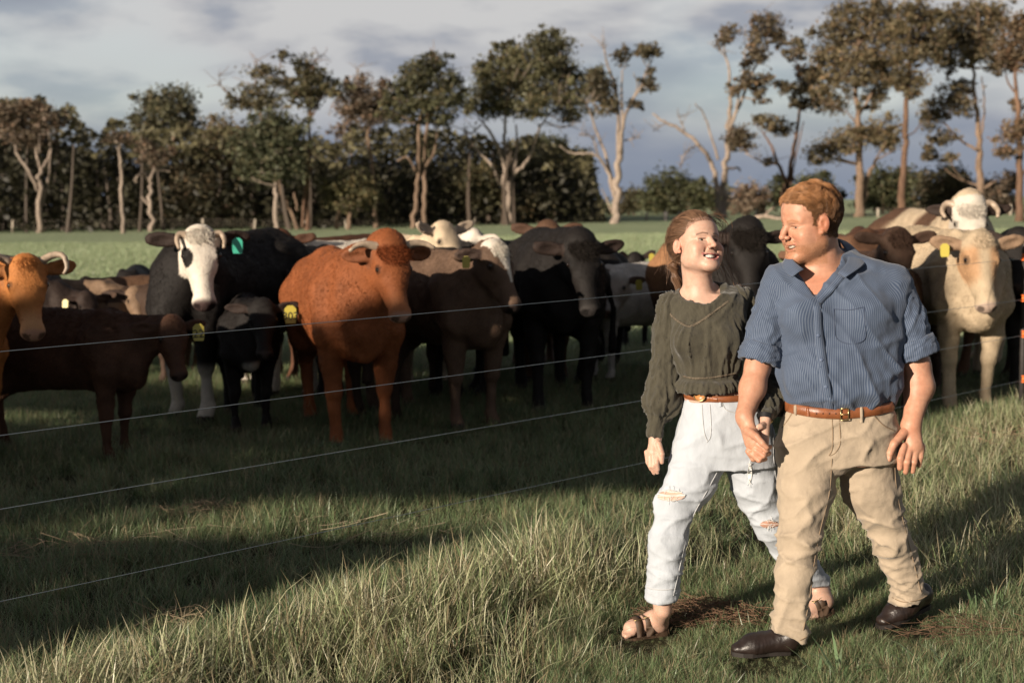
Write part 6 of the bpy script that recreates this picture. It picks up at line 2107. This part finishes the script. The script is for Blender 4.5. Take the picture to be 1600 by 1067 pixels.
def woman_body():
    hz = lambda a, b: (w_(1100, b)[2], w_(1100, a)[2])
    xs = axis_grid(w_(960, 600)[0], w_(1330, 600)[0], .0075, [(w_(962, 990)[0], w_(1046, 990)[0], .0042), (w_(1048, 400)[0], w_(1132, 400)[0], .0022), (w_(1003, 700)[0], w_(1040, 700)[0]), (w_(1160, 700)[0], w_(1212, 700)[0])], .0031)
    ys = axis_grid(DW - .36, DW + .40, .0085, [(DW - .36, DW - .22), (DW - .16, DW + .10), (DW - .14, DW + .02, .0025)], .0034)
    zs = axis_grid(-.02, hz(320, 330)[1] + .03, .010, [(-.02, .11, .0042), (*hz(325, 430), .0022), hz(655, 742)], .0030)
    f = Field(xs, ys, zs)
    f.put(loft(secs(w_, W_TORSO, 0, .014)), .03)
    f.put(loft(secs(w_, W_PELV, 0, .014)), .03)
    f.put(cone(w_(1092, 466, .015), wh.w(0, -.028, -.052), .056, .053), .03)
    f.put(cone(w_(1094, 468, .0), wh.w(0, .0, -.075), .048, .042), .03)
    f.put(cone(w_(1092, 455, .03), w_(1058, 478, .02), .035, .045), .03)
    f.put(cone(w_(1095, 452, .03), w_(1152, 470, .045), .035, .045), .03)
    wh.put(f)
    for sh, el_, wr in ((WRS, WRE, WRW), (WLS, WLE, WLW)):
        f.put(cone(w_(*sh), w_(*el_), .040, .034), .02)
        f.put(cone(w_(*el_), w_(*wr), .034, .022), .02)
    for leg in (W_RLEG, W_LLEG):
        for a, b in zip(leg[:-1], leg[1:]):
            f.put(cone(w_(*a[:3]), w_(*b[:3]), a[3] - .022, max(b[3] - .022, .036)), .03)
    # ankles and bare feet
    for (an, he, to) in ((w_(1036, 952, -.06), wheelR, wtoeR), (w_(1283, 925, .26), wheelL, wtoeL)):
        he, to = np.asarray(he), np.asarray(to)
        ax = (to - he); L = np.linalg.norm(ax); ax = ax / L
        z = np.array([0, 0, 1.0])
        f.put(cone(an, he + ax * .03 + z * .05, .036, .034), .02)
        f.put(cone(he + ax * .03 + z * .040, he + ax * .14 + z * .036, .032, .030), .03)
        f.put(cone(he + ax * .06 + z * .07, he + ax * .15 + z * .035, .028, .022), .03)
        sd = np.cross(ax, z)
        for q in range(5):
            off = (q - 2) * .0145
            ln = [.215, .220, .212, .202, .190][q] * L / .22
            f.put(cone(he + ax * .15 + sd * off + z * .026, he + ax * ln + sd * off * 1.18 + z * .018, .0115, .0085 if q else .0108), .005)
    # left hand in his
    f.put(cone(m_(1195, 655, -.085), m_(1191, 690, -.118), .022, .028, (.8, .6, 0), 1.4), .015)
    for ch in ([(1189, 692, -.135, .0105), (1179, 699, -.168, .0092), (1170, 700, -.166, .0078)], [(1190, 698, -.128, .0105), (1180, 706, -.170, .0092), (1170, 708, -.166, .0078)],
               [(1190, 703, -.120, .0100), (1178, 713, -.163, .0088), (1168, 713, -.158, .0075)], [(1192, 664, -.116, .0130), (1185, 668, -.146, .0114), (1179, 676, -.163, .0098), (1176, 684, -.168, .0086)]):
        chain(f, ch, .004, m_)
    # right hand, loosely curled
    f.put(cone(w_(1024, 682, -.02), w_(1021, 707, -.034), .021, .027, (.3, 1, 0), 1.5), .015)
    for ch in ([(1028, 708, -.050, .0105), (1026, 723, -.062, .0092), (1028, 733, -.054, .0078)], [(1021, 711, -.046, .0105), (1021, 728, -.056, .0092), (1027, 738, -.046, .0078)],
               [(1015, 711, -.034, .0100), (1016, 728, -.044, .0088), (1022, 739, -.034, .0076)], [(1010, 706, -.022, .0092), (1012, 722, -.030, .0080), (1017, 733, -.024, .0068)],
               [(1029, 694, -.045, .0130), (1034, 709, -.064, .0105), (1034, 722, -.058, .0085)]):
        chain(f, ch, .004, w_)
    V, F = f.skin(1)
    N = vnormals(V, F)
    c = np.tile(np.asarray(TW), (len(V), 1)) * (1 + .06 * fbm(V * 18, 2))[:, None]
    h = wh.loc(V)
    c = wh.paint(V, c, TW, (.44, .18, .16), (.13, .08, .055))
    sc = scalp_woman(h)
    c = lerp1(c, (.115, .062, .037), sc * (.75 + .5 * pn(h * np.array([260, 60, 120]))))
    o = mk('person', V - WO, F, SKIN, None, np.clip(c, .01, .8)); o.location = WO
    tag(o, 'smiling woman in dark olive blouse and pale ripped jeans looking up at the man', 'person')
    # hair drawn back over the skull to the nape
    cen = np.array([0, -.014, .030]); rad = np.array([.0815, .1045, .0945])
    idx = np.nonzero(sc > .4)[0]
    n = 17000
    fr_ = idx[(h[idx, 1] > .015)]
    k = np.concatenate([rng.choice(idx, 10000), rng.choice(fr_, 7000)])
    r0 = h[k] + rng.normal(size=(n, 3)) * .001
    d0 = (r0 - cen) / rad; d0 /= np.linalg.norm(d0, axis=1)[:, None]
    tg = np.array([.30, -.80, -.52]); tg = tg / np.linalg.norm(tg)
    tgt = tg + rng.normal(size=(n, 3)) * .10; tgt /= np.linalg.norm(tgt, axis=1)[:, None]
    om = np.arccos(np.clip((d0 * tgt).sum(1), -.999, .999))[:, None]
    ts = np.linspace(0, 1, 11)
    lay = rng.random(n) ** 1.4
    wav = fbm(d0 * 3.2, 2)
    fly = np.where(rng.random(n) < .025, rng.uniform(.004, .014, n), 0)
    pts = []
    md = d0 + np.stack([0 * wav, -.9 + 0 * wav, .15 + .5 * np.maximum(d0[:, 1], 0)], 1); md /= np.linalg.norm(md, axis=1)[:, None]
    for t_ in ts:
        d = (1 - t_) ** 2 * d0 + 2.2 * t_ * (1 - t_) * md + t_ ** 2 * tgt
        d /= np.linalg.norm(d, axis=1)[:, None]
        lift = (.0025 + .008 * lay) * math.sin(min(1, t_ * 2.6) * np.pi / 2) + .010 * wav * t_ + .007 * np.sin(t_ * 8 + fbm(d0 * 7, 2) * 6) * math.sin(t_ * np.pi) + fly * t_
        pts.append(cen + d * (rad + lift[:, None]))
    pts = np.stack(pts, 1)
    W = (pts.reshape(-1, 3) * wh.s) @ wh.M.T + wh.o
    streak_t = rng.uniform(.6, 1.5, (n, 1)) * (1 + .7 * fbm(d0 * np.array([14, 5, 14]), 2))[:, None]  # strand tone varies at random, in streaks
    strands('hair', W.reshape(pts.shape) - WO, .0006, .0004, PHAIR, o, np.clip(np.asarray(HAIRB) * streak_t, .01, .6))
    # the plait that falls behind her neck
    g0 = wh.w(.024, -.088, -.045); g1 = w_(1057, 432, .07); g2 = w_(1064, 466, .09); g3 = w_(1072, 505, .13)
    n = 900
    base = spline(np.array([g0, w_(1052, 415, .05), g1, g2, g3]), 14)
    ph = rng.uniform(0, 6.28, n); rr = np.sqrt(rng.random(n)) * .022
    t = np.linspace(0, 1, 14)
    fat = np.interp(t, [0, .15, .7, 1], [1.2, 1.0, .8, .3]) * (1 + .25 * np.sin(t * 26))
    twist = ph[:, None] + t[None] * 5.0
    off = rr[:, None, None] * fat[None, :, None] * np.stack([np.cos(twist), np.sin(twist), .3 * np.sin(twist * 2)], -1)
    strands('plait', base[None] + off - WO, .0011, .0006, PHAIR, o, np.clip(np.asarray(HAIRB) * rng.uniform(.5, 1.5, (n, 1)), .01, .6))
    # wind-blown wisps
    wis = []
    for _ in range(70):
        a = rng.normal(size=2) * 3
        kind = rng.integers(0, 4)
        pth = [[(1112, 336), (1130, 342), (1137, 360), (1130, 385), (1122, 398)], [(1116, 345), (1128, 358), (1131, 385), (1140, 420), (1150, 455)],
               [(1119, 400), (1132, 425), (1142, 450), (1160, 470)], [(1050, 365), (1044, 385), (1047, 410), (1043, 430)]][kind]
        q = np.array(pth, float) + a + np.cumsum(rng.normal(size=(len(pth), 2)) * 3.6, 0)
        dpt = np.array([.01, .03, .05, .05, .05])[:len(pth)] + .02 + rng.normal() * .015
        wis.append(spline(np.array([w_(x, y, z) for (x, y), z in zip(q, dpt)]), 12))
    strands('loose_hair', np.array(wis) - WO, .0006, .0003, PHAIR, o, np.asarray(HAIRB) * rng.uniform(.8, 1.8, (70, 1)))
    wh.extras(o, WO, (.10, .075, .05), 0.25)
    return o


def scalp_woman(h):
    x, y, z = np.abs(h[:, 0]), h[:, 1], h[:, 2]
    line = np.interp(y, [-.11, -.06, -.03, -.008, .000, .030, .050, .075, .10], [-.06, -.07, -.06, -.03, .024, .034, .052, .070, .080])
    ear = ((y + .013) / .022) ** 2 + ((z + .012) / .030) ** 2 < 1
    return sstep(-.003, .007, z - line) * (z > -.09) * ~(ear & (x > .066))


woman = woman_body()

# blouse: crinkled olive cotton with woven spots
bl, t, out = new_mat('olive_crinkle_cotton')
oc = t.n('ShaderNodeTexCoord').outputs['Object']
st = t.n('ShaderNodeMapping', ins={'Vector': oc, 'Scale': (1.0, 1.0, .28)}).outputs[0]
vo = t.n('ShaderNodeTexVoronoi', ins={'Vector': oc, 'Scale': 42.0})
dots = t.math('LESS_THAN', vo.outputs['Distance'], .19)
cr_ = t.noise(st, 48, 5, 0.65)
c = t.mix(t.math('MULTIPLY', dots, .45), (0.054, 0.049, 0.035), (0.028, 0.026, 0.020))
c = t.mix(1.0, c, t.ramp(cr_, [(0.3, (.78, .78, .78)), (.7, (1.18, 1.18, 1.18))]), 'MULTIPLY')
hh = t.math('ADD', cr_, t.math('MULTIPLY', dots, .35))
b = t.n('ShaderNodeBump', ins={'Strength': 0.9, 'Distance': 0.006, 'Height': hh})
p = t.n('ShaderNodeBsdfPrincipled', ins={'Base Color': c, 'Roughness': 0.85, 'Normal': b.outputs[0]})
p.inputs['Specular IOR Level'].default_value = 0.15; p.inputs['Sheen Weight'].default_value = 0.2
t.t.links.new(p.outputs[0], out.inputs[0])
BLOUSE = bl


def woman_blouse():
    f = Field(np.arange(w_(1025, 500)[0], w_(1190, 500)[0], .0058), np.arange(DW - .20, DW + .22, .0058), np.arange(w_(1100, 640)[2], w_(1100, 440)[2], .0058))
    f.put(loft(secs(w_, W_TORSO[:6], 0, -.004)), .03)
    f.put(ell(w_(1076, 535, -.105), (.060, .050, .058)), .04)
    f.put(ell(w_(1126, 532, -.10), (.060, .050, .058)), .04)
    f.put(cone(w_(1090, 452, .035), w_(1057, 480, .02), .042, .056), .04)
    f.put(cone(w_(1096, 450, .035), w_(1153, 472, .045), .042, .056), .04)
    f.put(loft(secs(w_, [(584, 1060, 1152, .126), (598, 1053, 1158, .142), (622, 1048, 1163, .152)])), .012)
    f.cut(w_(1100, 605), (0, .05, -1))
    # round neckline
    f.put(ell(w_(1094, 452, -.03), (.083, .115, .050), rotm(0, .25, 0)), .004, True)
    f.put(cone(w_(1093, 470, .0), w_(1088, 430, .0), .062, .062), .006, True)
    zb, zv = w_(1100, 586)[2], w_(1100, 500)[2]

    def wr(V, N):
        th = np.arctan2(V[:, 0] - w_(1105, 500)[0], -(V[:, 1] - DW))
        z = V[:, 2]
        g = ridged(np.stack([th * 5.2, z * 2.2, z * 0 + 2], 1)) * .013 * sstep(zv + .03, zv - .05, z) * sstep(zb - .01, zb + .03, z)
        g += ridged(np.stack([th * 9, z * 3, z * 0 + 5], 1)) * .012 * sstep(zb, zb - .035, z)
        g -= .010 * np.exp(-((z - zb) / .010) ** 2)
        g += .0022 * np.sin(th * 95) * sstep(zv + .01, zv + .035, z) * (np.abs(th) < .75)
        g += .008 * ridged(np.stack([V[:, 0] * 9 - z * 7, V[:, 1] * 6, z * 6], 1))
        return g + .002 * pn(V * 38)
    return garment('blouse', f, BLOUSE, woman, WO, wr, 1)


blouse, BV, BF, WB = woman_blouse()


def woman_sleeve(pts, cuff0, cuff1, rc, fn, seed):
    W = [(fn(*q[:3]), q[3]) for q in pts]
    lo = np.min([q[0] for q in W] + [fn(*cuff1)], 0) - .11; hi = np.max([q[0] for q in W] + [fn(*cuff1)], 0) + .11
    f = Field(*[np.arange(a, b, .0055) for a, b in zip(lo, hi)])
    for (a, r1), (b, r2) in zip(W[:-1], W[1:]):
        f.put(cone(a, b, r1, r2), .02)
    f.put(cone(fn(*cuff0), fn(*cuff1), rc, rc * .95), .006)
    f.cut(fn(*cuff1), fn(*cuff1) - fn(*cuff0))
    a0, b0 = W[0][0], W[-1][0]

    def wr(V, N):
        t_, an = axis_coord(V, a0, b0)
        lowr = sstep(.55, .95, t_); up = sstep(.25, .0, t_)
        g = ridged(np.stack([an * 2.0, t_ * 1.6, t_ * 0 + seed], 1)) * (.006 + .012 * lowr + .008 * up) * sstep(1.06, .98, t_)
        g += ridged(np.stack([an * 1.2 + t_ * 2, t_ * 6, t_ * 0 + seed + 3], 1)) * .007 + .002 * pn(V * 40)
        g -= .006 * np.exp(-((t_ - 1.0) / .03) ** 2)
        g += .0018 * np.sin(an * 22) * (t_ > 1.02)
        return g
    return garment('sleeve', f, BLOUSE, blouse, WO, wr, 1)


woman_sleeve([(1052, 480, .02, .058), (1043, 520, .03, .054), (1040, 580, .03, .060), (1035, 628, .005, .070), (1028, 652, -.012, .038)], (1026, 652, -.012), (1023, 684, -.022), .033, w_, 1)
woman_sleeve([(1157, 472, .05, .060), (1178, 515, .07, .056), (1206, 582, .08, .060), (1206, 625, -.10, .058), (1200, 640, -.185, .040)], (1199, 640, -.18), (1196, 652, -.235), .032, w_, 2)
LACE = principled('lace_trim', (0.125, 0.10, 0.07), 0.8, noise=0.5, nscale=160, bump=0.8, bscale=220)
for nm, pts, w in (('lace_trim', [(1040, 482), (1052, 496), (1066, 506), (1077, 510), (1092, 504), (1112, 490), (1138, 471)], .009), ('lace_trim', [(1068, 588), (1085, 591), (1110, 590), (1130, 587), (1150, 583)], .007)):
    ribbon(nm, pts, w, [WB], LACE, blouse, WO, .0015, .0012, 46, wobble=.15)
ribbon('neck_binding', [(1064, 458), (1072, 467), (1088, 472), (1106, 468), (1120, 460)], .006, [WB], BLOUSE, blouse, WO, .003, .002, 36)

# jeans
DENIM = principled('bleached_denim', (0.385, 0.415, 0.455), 0.85, noise=0.10, nscale=12, bump=0.5, bscale=34, bdist=.007, spec=0.12, sheen=0.15, stretch=(1, 1, .5))
DSEAM = principled('denim_seam', (0.40, 0.41, 0.42), 0.9)
RIPSKIN = principled('skin_in_rip', (0.46, 0.32, 0.25), 0.6)
THREAD = principled('white_thread', (0.70, 0.70, 0.68), 0.9)


def woman_jeans():
    f = Field(np.arange(w_(990, 900)[0], w_(1320, 900)[0], .0068), np.arange(DW - .26, DW + .42, .0068), np.arange(w_(1034, 950, -.06)[2], w_(1100, 600)[2], .0068))
    f.put(loft(secs(w_, W_PELV, 0, 0)), .03)
    f.put(ell(w_(1150, 690, .11), (.15, .09, .11)), .05)
    for leg in (W_RLEG, W_LLEG):
        for a, b in zip(leg[:-1], leg[1:]):
            f.put(cone(w_(*a[:3]), w_(*b[:3]), a[3], b[3]), .02)
    f.cut(w_(1120, 611), (.0, -.08, 1))
    x, y, z = f._grid((slice(None),) * 3)
    hr, hl_ = w_(1034, 937, -.06), w_(1282, 918, .27)
    midx = w_(1150, 900)[0]
    cutz = np.where(x < midx, hr[2] - z, hl_[2] + (x - hl_[0]) * .5 - z)
    f.d = np.maximum(f.d, (cutz * np.ones_like(f.d)).astype(np.float32))
    zr = hr[2]

    def wr(V, N):
        zk = w_(1050, 790)[2]
        g = legwr(zk, zr + .12, .62)(V, N)
        g += .006 * ((V[:, 2] < zr + .045) & (V[:, 0] < midx))
        return g
    return garment('jeans', f, DENIM, woman, WO, wr, 1)


jeans, JV, JF, JB = woman_jeans()
for nm, pts, w in (('fly_seam', [(1097, 632), (1098, 655), (1101, 678), (1106, 690)], .004), ('fly_seam', [(1109, 632), (1111, 660), (1110, 682), (1104, 691)], .003),
                   ('pocket_seam', [(1127, 626), (1134, 640), (1152, 646)], .004), ('leg_seam', [(1120, 738), (1103, 770), (1083, 805), (1070, 850), (1060, 895), (1052, 930)], .003),
                   ('leg_seam', [(1207, 660), (1209, 720), (1216, 770)], .003), ('leg_seam', [(1068, 640), (1058, 680), (1044, 730)], .004), ('cuff_edge', [(1011, 917), (1022, 920), (1040, 921), (1060, 918)], .004)):
    ribbon(nm, pts, w, [JB], DSEAM, jeans, WO, .0015, .0008, 26)


def rip(x0, x1, y0, y1, n, tone=RIPSKIN):
    """a torn knee: bare skin showing, threads still crossing it"""
    xc, yc = (x0 + x1) / 2, (y0 + y1) / 2
    rows = []
    for v in np.linspace(-1, 1, 7):
        half = (x1 - x0) / 2 * math.sqrt(max(.02, 1 - v * v))
        r = []
        for u in np.linspace(-1, 1, 11):
            h = cast(JB, xc + u * half + rng.normal() * .4, yc + v * (y1 - y0) / 2 + 2 * u * u)
            if h is None: return
            nn2 = h[1] if h[1] @ _F < 0 else -h[1]
            r.append(h[0] + nn2 * .004)
        rows.append(r)
    A = np.array(rows); V = A.reshape(-1, 3)
    F = np.array([(i * 11 + j, i * 11 + j + 1, (i + 1) * 11 + j + 1, (i + 1) * 11 + j) for i in range(6) for j in range(10)])
    o = mk('torn_knee', V - WO, F, tone, jeans)
    parts = []
    for _ in range(n):
        edge = rng.random() < .85
        v = rng.choice([-1, 1]) * rng.uniform(.75, 1.1) if edge else rng.uniform(-.9, .9)
        half = (x1 - x0) / 2 * math.sqrt(max(.05, 1 - min(1, v * v)))
        if edge:
            u0 = rng.uniform(-1, 1); pp = [(xc + u0 * half, yc + v * (y1 - y0) / 2), (xc + u0 * half + rng.normal() * 2, yc + v * (y1 - y0) / 2 + rng.normal() * 3.5)]
        else:
            pp = [(xc - half * 1.02, yc + v * (y1 - y0) / 2), (xc, yc + (v + rng.normal() * .2) * (y1 - y0) / 2 + 1.5), (xc + half * 1.02, yc + v * (y1 - y0) / 2)]
        q = [cast(JB, *p) for p in spline(np.array(pp), 7)]
        if any(h is None for h in q): continue
        q = np.array([h[0] + (h[1] if h[1] @ _F < 0 else -h[1]) * (.0055 + .004 * rng.random() * edge) for h in q])
        parts.append(tube(q, .0007 if edge else .0009, 4, False))
    if parts:
        V, F = join(parts)
        mk('frayed_threads', V - WO, F, THREAD, o)


rip(1028, 1070, 765, 781, 50)
rip(1188, 1216, 811, 822, 30, principled('skin_in_shade', (0.36, 0.20, 0.14), 0.6))
rip(1168, 1174, 722, 752, 36, THREAD)

wbelt = band([JB], w_(1120, 614), .026, LEATHER, 'belt', woman, WO, (0, .008), .002, .004, rmax=.40)
WBB = BVHTree.FromPolygons([(Vector(v.co) + Vector(WO)) for v in wbelt.data.vertices], [tuple(p.vertices) for p in wbelt.data.polygons])
h = cast(JB, 1096, 623)
if h:
    n_ = h[1] if h[1] @ _F < 0 else -h[1]
    c0 = h[0] + n_ * .014 + np.array([0, 0, .004])
    WOODB = principled('wooden_buckle', (0.40, 0.17, 0.055), 0.35, noise=.3, nscale=60)
    V, F = tube(np.array([c0 - n_ * .008, c0, c0 + n_ * .004]), [.021, .022, .019], 22, squash=.8)
    mk('buckle', V - WO, F, WOODB, wbelt)
    ang = np.linspace(0, 2 * np.pi, 25)
    e = np.cross([0, 0, 1.0], n_); e /= np.linalg.norm(e); u = np.cross(n_, e)
    V, F = tube(np.array([c0 + n_ * .003 + e * (.023 * math.cos(a)) + u * (.019 * math.sin(a)) for a in ang]), .0024, 7, False)
    mk('buckle_ring', V - WO, F, BRASS, wbelt)
    ribbon('belt_tongue', [(1104, 622), (1112, 623), (1121, 624)], .018, [JB], LEATHER, wbelt, WO, .006, .008, 10)
ribbon('belt_loop', [(1124, 614), (1125, 624), (1126, 635)], .010, [JB], DENIM, jeans, WO, .003, .004, 10)

# wristwatch on the hand he holds
cw = m_(1196, 651, -.080)
STRAP = principled('black_strap', (0.012, 0.012, 0.012), 0.5)
axw = m_(1191, 690, -.118) - cw; axw /= np.linalg.norm(axw)
e = np.cross(axw, [0, 1, 0]); e /= np.linalg.norm(e); g_ = np.cross(axw, e)
V, F = tube(np.array([cw - axw * .010, cw + axw * .010]), .0285, 20, False)
wt_ = mk('wristwatch', V - WO, F, STRAP, woman)
V, F = tube(np.array([cw + e * .020 - g_ * .014 - g_ * .006, cw + e * .022 - g_ * .016 - g_ * .014]), .014, 16)
mk('watch_case', V - WO, F, BRASS, wt_)

# sandals
STRAPB = principled('brown_sandal_leather', (0.060, 0.036, 0.022), 0.6, noise=0.2, nscale=30, bump=0.2)
bw_ = None
deps = bpy.context.evaluated_depsgraph_get()
_wv = np.array([v.co for v in woman.data.vertices]) + WO
_lowi = [p for p in woman.data.polygons if woman.data.vertices[p.vertices[0]].co[2] + WO[2] < .28]
FB_ = BVHTree.FromPolygons(_wv.tolist(), [tuple(p.vertices) for p in _lowi])


def sandal(he, to):
    he, to = np.asarray(he, float), np.asarray(to, float)
    ax = to - he; L = np.linalg.norm(ax); ax /= L
    z = np.array([0, 0, 1.0]); side = np.cross(ax, z); side /= np.linalg.norm(side); up = np.cross(side, ax)
    pr = [(he + ax * t_ * (L + .012) - ax * .008, np.interp(t_, [0, .08, .3, .5, .75, .9, 1.0], [.016, .033, .036, .036, .046, .038, .014])) for t_ in np.linspace(0, 1, 15)]
    ring = np.array([p + side * w for p, w in pr] + [p - side * w for p, w in pr[::-1]]); n = len(ring)
    V2 = np.concatenate([ring - up * .012, ring + up * .006])
    F2 = [tuple(range(n))[::-1], tuple(range(n, 2 * n))] + [(i, (i + 1) % n, (i + 1) % n + n, i + n) for i in range(n)]
    o = mk('sandal', V2 - WO, F2, STRAPB, woman, smooth=False)
    for t0, wd in ((.44, .032), (.66, .030)):
        arc = []
        for a in np.linspace(-1.25, 1.25, 13):
            dirn = up * math.cos(a) + side * math.sin(a)
            o0 = he + ax * (t0 * L) + up * .02
            hit = FB_.ray_cast(Vector(o0 + dirn * .12), Vector(-dirn))
            r = .12 - hit[3] if hit[0] is not None else .04
            arc.append(o0 + dirn * (min(max(r, .02), .055) + .003))
        arc = np.array([he + ax * (t0 * L) + side * -.040 + up * .0] + arc + [he + ax * (t0 * L) + side * .040])
        V, Q = [], []
        for i, q in enumerate(arc):
            V += [q - ax * wd / 2, q + ax * wd / 2, q + ax * wd / 2 + up * .003, q - ax * wd / 2 + up * .003]
            if i:
                a, b = (i - 1) * 4, i * 4
                Q += [(a + j, b + j, b + (j + 1) % 4, a + (j + 1) % 4) for j in range(4)]
        st_ = mk('strap', np.array(V) - WO, np.array(Q), STRAPB, o)
        c0 = arc[5] + up * .004
        k = [(-1, -1), (1, -1), (1, 1), (-1, 1), (-1, -1)]
        V, F = join([tube(np.array([c0 + ax * a[0] * wd * .55 + side * a[1] * .007, c0 + ax * b[0] * wd * .55 + side * b[1] * .007]), .0011, 6) for a, b in zip(k[:-1], k[1:])])
        mk('buckle', V - WO, F, BRASS, o)


wheelR[2] = gz(wheelR[0], wheelR[1]) + .014
sandal(wheelR, wtoeR); sandal(wheelL, wtoeL)
